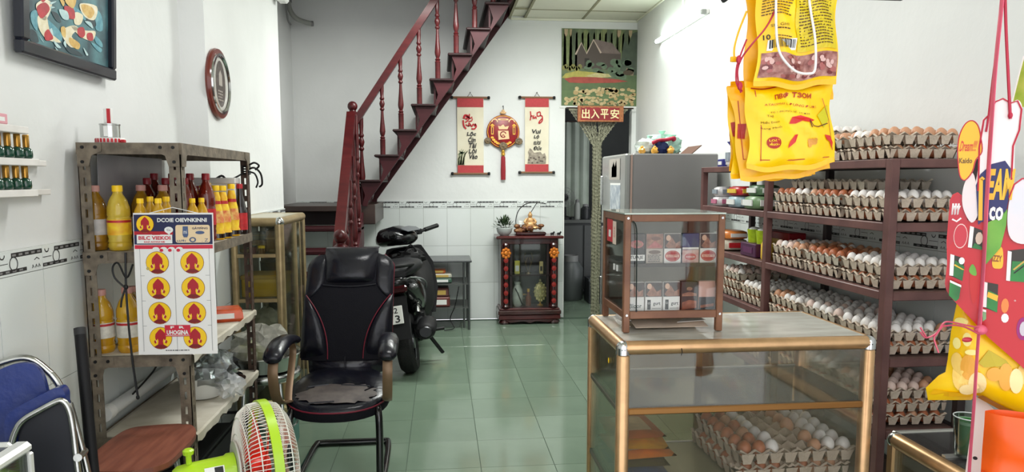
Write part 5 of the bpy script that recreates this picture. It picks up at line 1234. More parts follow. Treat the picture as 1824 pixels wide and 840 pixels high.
# arms
for sx in (-1, 1):
 ax = sx * .252 + .012
 path = smoothpath([(ax, 3.16, .70), (ax * 1.0, 3.22, .728), (ax * .98, 3.34, .745), (ax * .95, 3.46, .735), (ax * .92, 3.54, .715)], 5)
 rr = [.038 + .010 * sin(pi * min(1, i / (len(path) - 1) * 1.2)) for i in range(len(path))]; rr[0] = .022; rr[1] = .034
 MB().tube(path, rr, 10, flat=.62).build('arm_pad', M_LEATHER, ch, smooth=60)
 arm = smoothpath([(ax, 3.20, .70), (ax * 1.0, 3.175, .64), (ax * .99, 3.19, .56), (ax * .97, 3.24, .495), (ax * .93, 3.36, .455), (ax * .88, 3.46, .44)], 5)
 MB().tube(arm, .024, 8, flat=.35, up=(0, 1, 0)).build('arm_bracket', M_BRASS, ch, smooth=50)
 arm2 = smoothpath([(ax * .94, 3.50, .715), (ax * .93, 3.53, .66), (ax * .93, 3.47, .57), (ax * .92, 3.40, .50), (ax * .9, 3.36, .46)], 5)
 MB().tube(arm2, .018, 8, flat=.35, up=(0, 1, 0)).build('arm_bracket', M_BRASS, ch, smooth=50)
 MB().tube(smoothpath([(sx * .17, 3.55, .43), (sx * .19, 3.40, .425), (sx * .205, 3.34, .395), (sx * .21, 3.325, .30), (sx * .21, 3.31, .12), (sx * .21, 3.33, .035), (sx * .21, 3.40, .016), (sx * .21, 3.70, .016), (sx * .20, 3.95, .016), (sx * .17, 3.985, .016), (0, 3.985, .016)], 6), .018, 10).build('base_tube', M_CFRAME, ch, smooth=60)
MB().box((-.20, 3.50, .385), (.20, 3.56, .40)).build('cross_plate', M_CFRAME, ch)
MB().box((-.06, 3.76, .44), (.06, 3.86, .60), bev=.01).build('back_bracket', M_CFRAME, ch)
# ------------------------------------------------------------------ gold-framed glass cabinet behind the rack
M_CGLASS = glass('cabinet_glass', (240, 244, 238), .8, .05, (150, 150, 130), .05, 4)
gx0, gx1, gy0, gy1, gz = -1.205, -.90, 4.16, 4.88, 1.285
M_CGOLD = mat('cabinet_dull_gold', (166, 146, 108), .38, .6, var=.15, vscale=20)
t = thing('glass_cabinet', 'old gold-framed glass display cabinet between the rack and the stairs', 'cabinet', (0, 0, 0))
q_ = .026
for (x, y, r) in ((gx1 - q_, gy0 + q_, .026), (gx0 + q_, gy0 + q_, .02), (gx1 - q_, gy1 - q_, .02), (gx0 + q_, gy1 - q_, .02)): MB().cyl((x, y, 0), (x, y, gz - .03), r, n=14).build('corner_post', M_CGOLD, t)
for a, b in (((gx0 + q_, gy0 + q_, gz - .026), (gx1 - q_, gy0 + q_, gz - .026)), ((gx1 - q_, gy0 + q_, gz - .026), (gx1 - q_, gy1 - q_, gz - .026)), ((gx0 + q_, gy1 - q_, gz - .026), (gx1 - q_, gy1 - q_, gz - .026)), ((gx0 + q_, gy0 + q_, gz - .026), (gx0 + q_, gy1 - q_, gz - .026))): MB().cyl(a, b, .0255, n=12).build('top_rail', M_CGOLD, t, smooth=50)
for x in (gx0 + q_, gx1 - q_): MB().ell((x, gy0 + q_, gz - .026), .029, 12, 8).build('corner_cap', M_STEEL, t)
MB().box((gx0 + .03, gy0 + .03, gz - .012), (gx1 - .03, gy1 - .03, gz - .004)).build('top_panel', mat('cabinet_top', (178, 172, 150), .3, var=.1, vscale=5), t)
for z in (.12, .52, .80, 1.06): MB().box((gx0 + .03, gy0 + .03, z), (gx1 - .03, gy1 - .03, z + .012)).build('shelf', mat('cabinet_shelf', (124, 118, 98), .35, var=.2, vscale=8), t)
for z in (.52, .80, 1.06): MB().box((gx0 + .03, gy0 + .012, z - .004), (gx1 - .03, gy0 + .03, z + .016)).build('shelf_rail', M_CGOLD, t)
MB().box((gx0 + .03, gy0 + .02, .13), (gx1 - .03, gy0 + .024, gz - .05)).build('front_glass', M_CGLASS, t); MB().box((gx1 - .024, gy0 + .04, .13), (gx1 - .02, gy1 - .20, gz - .05)).build('side_glass', M_CGLASS, t)
MB().box((gx1 - .018, gy1 - .30, .1), (gx1 - .012, gy1 - .04, gz - .06)).build('sliding_door', M_CGLASS, t)
for y in (gy1 - .31, gy1 - .19, gy1 - .07): MB().box((gx1 - .026, y, .1), (gx1 - .010, y + .022, gz - .05)).build('door_frame', M_CGOLD, t)
MB().box((gx0 + .0, gy1 - .012, .1), (gx1 - .03, gy1 - .006, gz - .05)).build('back_panel', mat('cabinet_back', (96, 96, 84), .5, var=.2), t)
MB().box((gx0 + .02, gy0 + .02, 0), (gx1 - .02, gy1 - .02, .12)).build('base', M_DARKBROWN, t)
# its contents
def incab(nm, lb, ct, x, y, z): return thing(nm, lb, ct, (x, y, z + .0125))
M_CARD = mat('brown_card', (140, 108, 72), .6, col2=(112, 84, 56), vscale=12)
for nm, lb, x, y, z, sx, sy, sz, m in (('carton', 'brown carton at the outer end of the cabinet top shelf', -.985, 4.42, 1.06, .10, .2, .13, M_CARD), ('carton', 'flat brown carton on the inner end of the cabinet top shelf', -1.09, 4.46, 1.06, .1, .2, .07, M_CARD), ('grey_box', 'grey folded packet on the flat carton in the cabinet', -1.09, 4.46, 1.131, .1, .16, .04, mat('dull_grey_card', (120, 116, 100), .6))):
 o = incab(nm, lb, 'box', x, y, z); MB().box((-sx / 2, -sy / 2, 0), (sx / 2, sy / 2, sz), bev=.004).build('body', m, o); MB().box((-sx / 2 - .001, -sy / 2 - .001, sz * .6), (sx / 2 + .001, sy / 2 + .001, sz * .66)).build('tape', mat('parcel_tape', (170, 140, 96), .3), o)
o = incab('jar', 'small jar with yellow lid at the front of the cabinet top shelf', 'jar', -1.04, 4.23, 1.06); MB().lathe([(.018, 0), (.02, .005), (.02, .03), (.017, .034)], n=14).build('body', mat('amber_paste', (110, 70, 24), .2), o); MB().lathe([(.02, .033), (.02, .048)], n=14).build('lid', M_CAPY, o)
o = incab('red_tin', 'small dark red tin beside the yellow lidded jar', 'tin', -1.09, 4.24, 1.06); MB().lathe([(.02, 0), (.02, .04)], n=14).build('body', mat('tin_dark_red', (96, 24, 30), .4), o); MB().lathe([(.021, .04), (.021, .048)], n=14).build('lid', M_BLACK, o)
for k, (x, y) in enumerate(((-1.13, 4.26), (-.97, 4.26))):
 o = incab('wire_coil', ('coil of dull brown cord on the inner side of the cabinet top shelf', 'coil of dull brown cord on the post side of the cabinet top shelf')[k], 'coil', x, y, 1.06); MB().tube([((.035 + .004 * sin(a * 3)) * cos(a), (.03) * sin(a), .01 + .004 * (a / 6)) for a in [i * .5 for i in range(38)]], .006, 5).build('cord', mat('hemp', (140, 118, 84), .8), o)
 MB().box((-.006, .018, .0), (.006, .042, .03)).build('tie', M_BLACK, o)
o = incab('yellow_box', 'long yellow plastic box on the middle shelf of the glass cabinet', 'box', -1.04, 4.36, .80); MB().box((-.13, -.10, 0), (.11, .12, .115), bev=.006).build('body', mat('yellow_plastic', (220, 172, 20), .4, var=.12), o); MB().box((-.135, -.105, .105), (.115, .125, .13), bev=.005).build('lid', mat('yellow_lid', (196, 150, 18), .4), o)
o = incab('dark_pan', 'dark pan on the far part of the middle cabinet shelf', 'pan', -1.04, 4.66, .80); MB().lathe([(.08, 0), (.11, .02), (.115, .17), (.10, .17), (.09, .02)], n=22).build('body', mat('pan_grey', (72, 78, 78), .35, .4), o); MB().lathe([(.118, .17), (.09, .19), (.02, .20), (.02, .215)], n=20).build('lid', mat('pan_lid', (108, 112, 110), .3, .5), o)
o = incab('plastic_bag', 'cloudy plastic bag of goods on the lower shelf of the glass cabinet', 'bag', -1.05, 4.36, .52)
crumple('film', (0, 0, .09), .10, mat('cloudy_film', (186, 178, 160), .2, alpha=.8, var=.3, vscale=16), o, 12, sq=(1.2, .9, 1.1)); crumple('contents', (0, .0, .06), .07, mat('greenish_goods', (150, 146, 90), .6, var=.3, vscale=18), o, 14, sq=(1.2, .9, .9))
# green plastic bags leaning at the foot, round steel stool with a steel basin
t = thing('steel_stool', 'round stainless steel stool standing before the glass cabinet', 'stool', (-.965, 3.93, 0))
MB().lathe([(.0, .415), (.17, .42), (.18, .43), (.185, .45), (.18, .462), (.17, .466), (0, .462)], n=32).build('seat', M_STEEL, t, smooth=50)
for k in range(4): a = pi / 4 + k * pi / 2; MB().cyl((.13 * cos(a), .13 * sin(a), .42), (.17 * cos(a), .17 * sin(a), 0), .011, n=10).build('leg', M_STEEL, t)
MB().tube([(.155 * cos(2 * pi * i / 24), .155 * sin(2 * pi * i / 24), .16) for i in range(24)], .007, 6, closed=True).build('ring', M_STEEL, t)
t = thing('steel_basin', 'wide stainless steel basin resting on the round stool', 'basin', (-.985, 3.94, .467))
MB().lathe([(.16, 0), (.185, .012), (.20, .085), (.21, .09), (.205, .094), (.19, .088), (.172, .016), (0, .014)], n=36).build('body', M_STEEL, t, smooth=50); MB().tube([(.208 * cos(2 * pi * i / 40), .208 * sin(2 * pi * i / 40), .092) for i in range(40)], .005, 6, closed=True).build('rolled_rim', M_STEEL, t)
t = thing('clear_bag', 'clear plastic bag with greens heaped in the steel basin', 'bag', (-.985, 3.94, .485))
crumple('film', (0, 0, .10), .115, mat('clear_film', (196, 194, 184), .15, alpha=.55, var=.3, vscale=20), t, 21, sq=(1.3, 1.0, 1.0)); crumple('greens', (-.05, -.03, .07), .07, mat('greens', (150, 156, 84), .6, var=.4, vscale=22), t, 22)
t = thing('plastic_crate', 'green plastic crate with a cream lid on the floor under the round stool', 'crate', (-.93, 4.02, 0))
MB().box((-.10, -.08, .003), (.10, .08, .22), bev=.012).build('body', mat('crate_green', (74, 120, 110), .4), t); MB().box((-.105, -.085, .21), (.105, .085, .24), bev=.008).build('lid', mat('crate_cream', (206, 192, 140), .4), t)
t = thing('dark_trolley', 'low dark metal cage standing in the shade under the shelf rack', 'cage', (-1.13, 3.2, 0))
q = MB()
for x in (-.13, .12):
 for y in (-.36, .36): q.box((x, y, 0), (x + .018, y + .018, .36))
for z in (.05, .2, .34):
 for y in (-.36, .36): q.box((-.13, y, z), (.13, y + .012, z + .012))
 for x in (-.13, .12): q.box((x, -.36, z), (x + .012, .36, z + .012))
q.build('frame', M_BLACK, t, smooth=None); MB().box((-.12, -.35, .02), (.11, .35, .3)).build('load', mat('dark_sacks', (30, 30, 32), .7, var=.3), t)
# ------------------------------------------------------------------ scooter seen from behind
M_SCB = mat('scooter_black', (10, 11, 14), .22, coat=.3, spec=.35); M_SCM = mat('scooter_matt', (12, 12, 15), .6, spec=.3); M_TYRE = mat('tyre', (13, 13, 14), .8, bump=.3, bscale=90); M_SEATV = mat('seat_vinyl', (14, 15, 19), .5, spec=.3)
sc = thing('scooter', 'black scooter parked nose to the wall behind the office chair', 'scooter', (-.245, 5.40, 0), rot=(0, radians(-8), radians(-2))); sc.scale = (1.2, 1.0, 1.03)
def wheel(nm, y, r, w):
 q = MB().lathe([(r * .62, -w * .42), (r * .86, -w * .5), (r * .97, -w * .30), (r, 0), (r * .97, w * .30), (r * .86, w * .5), (r * .62, w * .42)], n=28, axis='X', cap=False); o = q.build('tyre', M_TYRE, sc, loc=(0, y, r))
 h = MB().lathe([(r * .60, -w * .35), (r * .64, -w * .42), (r * .64, w * .42), (r * .60, w * .35), (r * .60, -w * .35)], n=24, axis='X', cap=False)
 for k in range(5):
  a = 2 * pi * k / 5; h.bar((0, .05 * cos(a), .05 * sin(a)), (0, r * .62 * cos(a), r * .62 * sin(a)), .03, .025, up=(1, 0, 0))
 h.lathe([(.055, -.05), (.06, -.03), (.06, .03), (.055, .05)], n=14, axis='X'); h.build('rim', mat('wheel_rim', (90, 92, 94), .3, .8), sc, loc=(0, y, r))
wheel('rear', 0.10, .235, .11); wheel('front', 1.30, .235, .09)
def ringY(y, zc, w, h, n=18, ex=2.5, x=0.0): return [(x + a * w, y, zc + b * h) for a, b in sup(n, ex)]
MB().loft([ringY(-.13, .72, .03, .02), ringY(-.10, .715, .085, .05), ringY(0.02, .67, .135, .10), ringY(.22, .60, .155, .15), ringY(.42, .55, .155, .17), ringY(.58, .50, .13, .18)]).build('tail_fairing', M_SCB, sc, smooth=60)
for s_ in (-1, 1): MB().tube(smoothpath([(s_ * .10, -.09, .745), (s_ * .15, .12, .70), (s_ * .165, .36, .63), (s_ * .14, .56, .55)], 5), .006, 6).build('trim_line', mat('scooter_silver', (150, 152, 156), .3, .7), sc)
MB().loft([ringY(-.10, .775, .085, .03), ringY(0, .80, .145, .06), ringY(.2, .80, .165, .07), ringY(.34, .785, .16, .065), ringY(.55, .77, .15, .06), ringY(.66, .75, .09, .04)]).build('seat', M_SEATV, sc, smooth=60)
MB().tube(smoothpath([(-.11, .12, .82), (-.12, -.02, .83), (-.08, -.14, .84), (0, -.17, .845), (.08, -.14, .84), (.12, -.02, .83), (.11, .12, .82)], 5), .014, 8).build('grab_rail', M_SCM, sc, smooth=60)
MB().box((-.075, -.145, .645), (.075, -.10, .70), bev=.012).build('tail_lamp', mat('tail_lamp_red', (54, 10, 14), .15, coat=.6), sc)
for s_ in (-1, 1): MB().ell((s_ * .11, -.085, .675), (.03, .045, .025), 10, 8).build('turn_signal', mat('signal_clear', (84, 84, 86), .12, coat=.5), sc)
# rear mudguard with the plate
MB().grid(lambda u, v: ((u - .5) * .12, -.10 - .10 * v, .62 - .30 * v), 3, 6).build('mudguard', M_SCM, sc, solid=.01)
pg = thing('plate_holder', None, None); bpy.data.objects.remove(pg)
plt = MB().box((-.085, 0, -.065), (.085, .006, .065), bev=.003).build('licence_plate', M_WHITE, sc, loc=(-.055, -.185, .50), rot=(radians(-14), 0, 0))
p = Print(lambda u, v, h: Vector((u, -h, v))); p.text(M_INK, '59-S2', 0, .032, .11, .042, 0, bold=.02); p.text(M_INK, '6 13', 0.0, -.028, .13, .055, 0, bold=.02); p.ring(M_INK, 0, 0, .001, .002, 0, 6)
p.build('lettering', plt)
MB().loft([ringY(.45, .52, .14, .20), ringY(.62, .50, .175, .23), ringY(.82, .52, .19, .25), ringY(.96, .58, .19, .27)]).build('step_through_cover', M_SCM, sc, smooth=60)
# floorboard, leg shield, front
MB().box((-.14, .56, .27), (.14, .92, .33), bev=.02).build('floorboard', M_SCM, sc); MB().box((-.12, .30, .24), (.12, .60, .44), bev=.04).build('engine_cover', M_SCM, sc)
MB().loft([[(-.17, .88, .30), (.17, .88, .30), (.15, .96, .30), (-.15, .96, .30)], [(-.21, .96, .50), (.21, .96, .50), (.17, 1.06, .50), (-.17, 1.06, .50)], [(-.20, 1.02, .72), (.20, 1.02, .72), (.15, 1.14, .72), (-.15, 1.14, .72)], [(-.13, 1.02, .88), (.13, 1.02, .88), (.10, 1.12, .88), (-.10, 1.12, .88)]]).build('leg_shield', M_SCM, sc, smooth=40)
MB().loft([ringY(.93, .77, .10, .07), ringY(.98, .78, .14, .10), ringY(1.05, .78, .14, .10)]).build('inner_cover', M_SCB, sc, smooth=60)
MB().lathe([(0, -.012), (.022, -.010), (.03, 0), (.03, .02)], (.0, .925, .775), 18, axis='Y').build('ignition_ring', M_STEEL, sc); MB().lathe([(0, -.018), (.014, -.016), (.016, 0)], (0, .92, .775), 14, axis='Y').build('ignition_lock', M_BLACK, sc)
MB().loft([ringY(1.04, .50, .12, .16), ringY(1.14, .58, .16, .22), ringY(1.24, .60, .12, .18), ringY(1.32, .58, .05, .10)]).build('front_fairing', M_SCB, sc, smooth=60)
MB().loft([ringY(1.10, .40, .06, .05), ringY(1.30, .49, .07, .04), ringY(1.52, .40, .05, .03)]).build('front_mudguard', M_SCB, sc, smooth=60)
MB().cyl((0, 1.05, .85), (0, 1.30, .25), .03).build('steering_column', M_SCM, sc)
hd_ = bpy.data.objects.new('handlebar', None); COL.objects.link(hd_); hd_.parent = sc; hd_.location = (0.0, 1.0, .93); hd_.rotation_euler = (0, radians(2), radians(66))
MB().loft([ringY(-.10, .03, .06, .03), ringY(-.05, .035, .14, .065), ringY(.04, .06, .17, .085), ringY(.14, .05, .13, .08), ringY(.20, .03, .05, .04)]).build('headset_cowl', M_SCB, hd_, smooth=60)
MB().prism([(-.10, -.06), (.10, -.06), (.12, .02), (.05, .06), (-.05, .06), (-.12, .02)], .0, .004, lambda u, v, h: (u, -.075 + v * .55, .105 + v * .35 + h)).build('instrument_panel', mat('dial_glass', (60, 64, 70), .1, coat=.6), hd_)
for s_ in (-1, 1):
 MB().cyl((s_ * .12, -.01, .05), (s_ * .26, -.07, .075), .014, n=10).build('bar', M_SCM, hd_); MB().cyl((s_ * .25, -.066, .073), (s_ * .37, -.118, .095), .0195, n=12).build('grip', M_BLACK, hd_)
 MB().tube([(s_ * .22, .0, .06), (s_ * .29, -.02, .07), (s_ * .37, -.07, .088)], .006, 6).build('brake_lever', M_STEEL if s_ > 3 else M_SCM, hd_); MB().box((s_ * .17, -.06, .04), (s_ * .23, -.015, .09), bev=.01).build('switch_block', M_SCM, hd_)
# exhaust, engine, pegs
MB().loft([ringY(-.12, .33, .045, .045, ex=2), ringY(-.09, .335, .062, .062, ex=2), ringY(.15, .34, .066, .066, ex=2), ringY(.40, .30, .05, .05, ex=2), ringY(.48, .28, .025, .025, ex=2)]).build('muffler', M_SCM, sc, smooth=60, loc=(.145, 0, 0))
MB().lathe([(.036, 0), (.042, .01), (.030, .012), (.022, .015)], (.145, -.135, .335), 16, axis='Y').build('exhaust_tip', mat('exhaust_grey', (60, 60, 62), .3, .8), sc)
MB().box((.05, .16, .22), (.13, .46, .38), bev=.03).build('engine', mat('engine_grey', (74, 76, 78), .4, .6), sc); MB().cyl((.10, .05, .45), (.085, .32, .62), .022, n=12).build('shock_absorber', M_STEEL, sc)
for k in range(5): MB().tube([(.10 + .03 * cos(a), .10 + .045 * k, .485 + .03 * k + .03 * sin(a)) for a in [2 * pi * i / 10 for i in range(10)]], .005, 5, closed=True).build('spring_coil', M_SCM, sc)
MB().cyl((.10, .30, .26), (.24, .33, .255), .014).build('foot_peg', M_BLACK, sc); MB().bar((.12, .40, .22), (.20, .46, .03), .02, .02).build('stand_lever', M_BLACK, sc); MB().bar((-.10, .42, .24), (-.26, .55, .01), .02, .02).build('side_stand', M_SCM, sc)
t = thing('black_bag', 'black bag lying over the front of the scooter below the handlebar', 'bag', (-.245 - .02, 5.4 + .84, .83))
crumple('body', (0, 0, .0), .085, M_BLACK, t, 31, sq=(1.3, .55, .8)); MB().tube(smoothpath([(-.05, -.02, .05), (0, -.04, .11), (.05, -.02, .05)], 4), .007, 6).build('strap', M_BLACK, t)
# ------------------------------------------------------------------ camera and pipe at the top of the back corner
t = thing('security_camera', 'small white security camera high on the wall near the corner', 'camera', (XP, 5.60, 2.84))
MB().box((0, -.04, -.01), (.02, .04, .09), bev=.004).build('bracket', M_WHITE, t); MB().cyl((.02, 0, .04), (.05, 0, .03), .012).build('arm', M_WHITE, t); MB().box((.02, -.05, -.025), (.10, .06, .045), bev=.016).build('housing', M_WHITE, t); MB().lathe([(.0, -.012), (.02, -.010), (.023, 0), (.023, .02)], (.065, -.05, .01), 14, axis='Y').build('lens', M_BLACK, t)
t = thing('grey_hose', 'grey corrugated pipe bending down from the ceiling in the back corner', 'pipe', (0, 0, 0))
MB().tube(smoothpath([(-1.455, 7.3, 3.5), (-1.455, 7.3, 3.28), (-1.45, 7.32, 3.16), (-1.40, 7.36, 3.08), (-1.32, 7.42, 3.055), (-1.26, 7.46, 3.05)], 6), .024, 10).build('tube', mat('hose_grey', (150, 152, 146), .5, bump=.4, bscale=120), t, smooth=60); MB().lathe([(.026, 0), (.026, .02)], (-1.27, 7.455, 3.05), 12, axis='X').build('end_ring', M_GREY, t)
MB().tube(smoothpath([(-1.47, 7.25, 3.5), (-1.47, 7.25, 3.2), (-1.46, 7.27, 3.05), (-1.44, 7.3, 3.0)], 5), .010, 6).build('thin_hose', M_GREY, t)
MB().box((-1.5, 7.26, 3.22), (-1.43, 7.34, 3.25)).build('clip', M_GREY, t)
# ------------------------------------------------------------------ fluorescent tube on the right wall
t = thing('fluorescent_lamp', 'lit white fluorescent tube lamp fixed high on the right wall', 'lamp', (XR, 5.52, 2.79))
MB().box((-.03, 0, .0), (0, 1.24, .035), bev=.006).build('batten', M_WHITE, t)
M_GLOW = mat('tube_glow', (255, 255, 250), .4, emis=(236, 255, 244), estr=24.0)
MB().cyl((-.052, .02, .012), (-.052, 1.22, .012), .0155, n=14).build('tube', M_GLOW, t)
for y in (0.0, 1.21): MB().box((-.068, y, -.006), (-.02, y + .03, .034), bev=.006).build('lamp_holder', mat('holder_grey', (160, 164, 160), .5), t)
MB().box((-.018, .60, .034), (-.002, .618, ZC - 2.79)).build('cable_duct', M_WHITE, t)
# ------------------------------------------------------------------ fridge and what lies on it
M_FRIDGE = mat('fridge_grey', (134, 132, 132), .38, .25, var=.04, vscale=2.5); M_FRDOOR = mat('fridge_door', (150, 152, 150), .3, .4)
fx0, fx1, fy0, fy1, fz_ = 1.345, 2.03, 5.08, 5.84, 1.69
t = thing('refrigerator', 'tall grey refrigerator standing before the right wall near the doorway', 'refrigerator', (0, 0, 0))
MB().box((fx0 + .045, fy0, .04), (fx1, fy1, fz_), bev=.008).build('body', M_FRIDGE, t)
for z0, z1 in ((.05, 1.12), (1.135, fz_)):
 o = MB().box((fx0 - .01, fy0 + .002, z0), (fx0 + .032, fy1, z1), bev=.012).build('door', M_FRDOOR, t)
 MB().box((fx0 - .04, fy1 - .10, (z0 + z1) / 2 - .12), (fx0 - .02, fy1 - .07, (z0 + z1) / 2 + .12), bev=.006).build('handle', M_STEEL, o)
 MB().box((fx0 + .0321, fy0 + .012, z0 + .01), (fx0 + .0449, fy1, z1 - .01)).build('gasket', mat('gasket_pink', (190, 160, 148), .5), t)
MB().box((fx0 + .06, fy0 + .03, 0), (fx1 - .02, fy1 - .03, .04)).build('plinth', M_BLACK, t)
p = Print(lambda u, v, h: Vector((fx0 - .0105 - h, fy1 - u, v)))
p.rect(mat('sheet_blue', (150, 160, 172), .6, col2=(196, 202, 206), vscale=22), .30, 1.20, .62, 1.46, 0); p.rect(M_WHITE, .30, 1.46, .62, 1.475, 0); p.rect(mat('sheet_brown', (110, 84, 70), .6), .34, 1.52, .50, 1.60, 0); p.poly(mat('sheet_brown', (110, 84, 70), .6), [(.36, 1.60), (.40, 1.64), (.44, 1.60), (.48, 1.65), (.50, 1.60)], 0); p.rect(mat('sheet_pale', (170, 164, 156), .6), .26, 1.50, .60, 1.66, 0); p.rect(M_INK, .60, 1.50, .612, 1.66, 1)
p.build('door_papers', t)
# heap of bags on the fridge
def softbag(nm, lb, x, y, z, r, m, seed, sq=(1, 1, .7), m2=None, group=None, cat='bag'):
 o = thing(nm, lb, cat, (x, y, z), group=group); crumple('film', (0, 0, r * sq[2] * .95), r, m, o, seed, 16, 9, .3, sq)
 q = MB().lathe([(r * .16, 0), (r * .10, r * .18), (r * .28, r * .42)], (r * .3, 0, r * sq[2] * 1.75), 9, cap=False); q.build('tied_neck', m2 or m, o, solid=.002)
 return o
M_MINT = mat('mint_film', (176, 218, 200), .3, var=.12, vscale=30); M_PALE = mat('pale_film', (214, 226, 222), .25, var=.15, vscale=30)
softbag('plastic_bag', 'pale mint plastic bag at the right of the heap on the refrigerator', 1.725, 5.28, fz_, .085, M_MINT, 41, (1, .8, .75))
softbag('plastic_bag', 'whitish plastic bag at the left of the heap on the refrigerator', 1.545, 5.28, fz_, .085, M_PALE, 42, (1, .8, .7), M_MINT)
o = softbag('cloth_bundle', 'navy blue bundle in the middle of the heap on the refrigerator', 1.635, 5.20, fz_, .06, mat('navy_cloth', (26, 40, 92), .7, var=.3, vscale=40), 43, (1, .7, .8), cat='bundle')
o = thing('red_cloth', 'crimson cloth strip lying over the heap on the refrigerator', 'cloth', (1.64, 5.20, fz_ + .093)); MB().tube(smoothpath([(-.075, 0, -.012), (-.03, -.01, .006), (.03, -.01, .012), (.085, 0, .025)], 5), .024, 8, flat=.6).build('roll', mat('crimson_cloth', (170, 26, 58), .7, var=.3, vscale=30), o); MB().ell((.088, 0, .02), (.02, .02, .02)).build('knot', mat('crimson_cloth', (170, 26, 58), .7), o)
softbag('plastic_bag', 'mint green bag with upright tied ears on the heap behind the crimson cloth', 1.66, 5.36, fz_, .10, M_MINT, 44, (1.1, .8, .8))
for k, (x, lb) in enumerate(((1.475, 'small orange pouch at the left foot of the heap on the refrigerator'), (1.57, 'ochre pouch below the whitish bag on the refrigerator'), (1.69, 'ochre pouch beside the navy bundle on the refrigerator'))):
 o = thing('small_pouch', lb, 'pouch', (x, 5.15, fz_)); crumple('film', (0, 0, .022), .026, mat('orange_film_b', (228, 170, 70), .3), o, 50 + k, 12, 7, .25); MB().ell((0, 0, .05), (.012, .012, .01), 8, 5).build('knot', mat('orange_film_b', (228, 170, 70), .3), o)
t = thing('carton_flap', 'open brown carton lying at the wall end of the refrigerator top', 'carton', (1.90, 5.45, fz_ + .001))
MB().box((-.08, -.1, 0), (.10, .25, .008)).box((-.08, -.1, .008), (-.075, .25, .03)).build('tray', M_CARD, t); MB().prism([(.02, .008), (.10, .075), (.105, .072), (.03, .008)], -.1, .2, lambda u, v, h: (u, h, v)).build('flap', mat('dark_card', (96, 66, 54), .7), t)
# ------------------------------------------------------------------ egg rack of brown square tube
M_RACK = mat('brown_rack_paint', (110, 74, 70), .45, col2=(92, 60, 58), vscale=9); M_RBOARD = mat('rack_board', (92, 72, 66), .6, var=.15)
EX0, EX1, EY = 1.70, 2.065, (2.55, 3.575, 4.50)
ESH = (1.580, 1.335, 1.068, .805, .515, .22)
t = erk = thing('egg_rack', 'long brown steel shelf rack of five shelves along the right wall', 'rack', (0, 0, 0))
s_ = .034
for y in EY:
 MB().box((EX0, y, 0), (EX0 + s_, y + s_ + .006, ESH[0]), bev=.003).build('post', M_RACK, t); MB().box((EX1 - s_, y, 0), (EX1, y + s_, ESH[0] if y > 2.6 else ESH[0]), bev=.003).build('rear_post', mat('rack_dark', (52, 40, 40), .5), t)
for z in ESH:
 MB().box((EX0 - .001, EY[0] + .04, z - .034), (EX0 + .03, EY[1], z), bev=.003).build('front_rail', M_RACK, t); MB().box((EX0 - .001, EY[1] + .04, z - .034), (EX0 + .03, EY[2], z), bev=.003).build('front_rail', M_RACK, t)
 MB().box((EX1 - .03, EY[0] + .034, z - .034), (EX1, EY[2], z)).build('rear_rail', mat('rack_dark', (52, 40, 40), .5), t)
 for y in EY: MB().box((EX0 + s_, y, z - .034), (EX1 - s_, y + .03, z), bev=.003).build('end_rail', M_RACK, t)
 for a, b in ((EY[0] + .032, EY[1] - .002), (EY[1] + .032, EY[2] - .002)): MB().box((EX0 + .031, a, z - .012), (EX1 - .031, b, z - .002)).build('shelf_board', M_RBOARD, t)
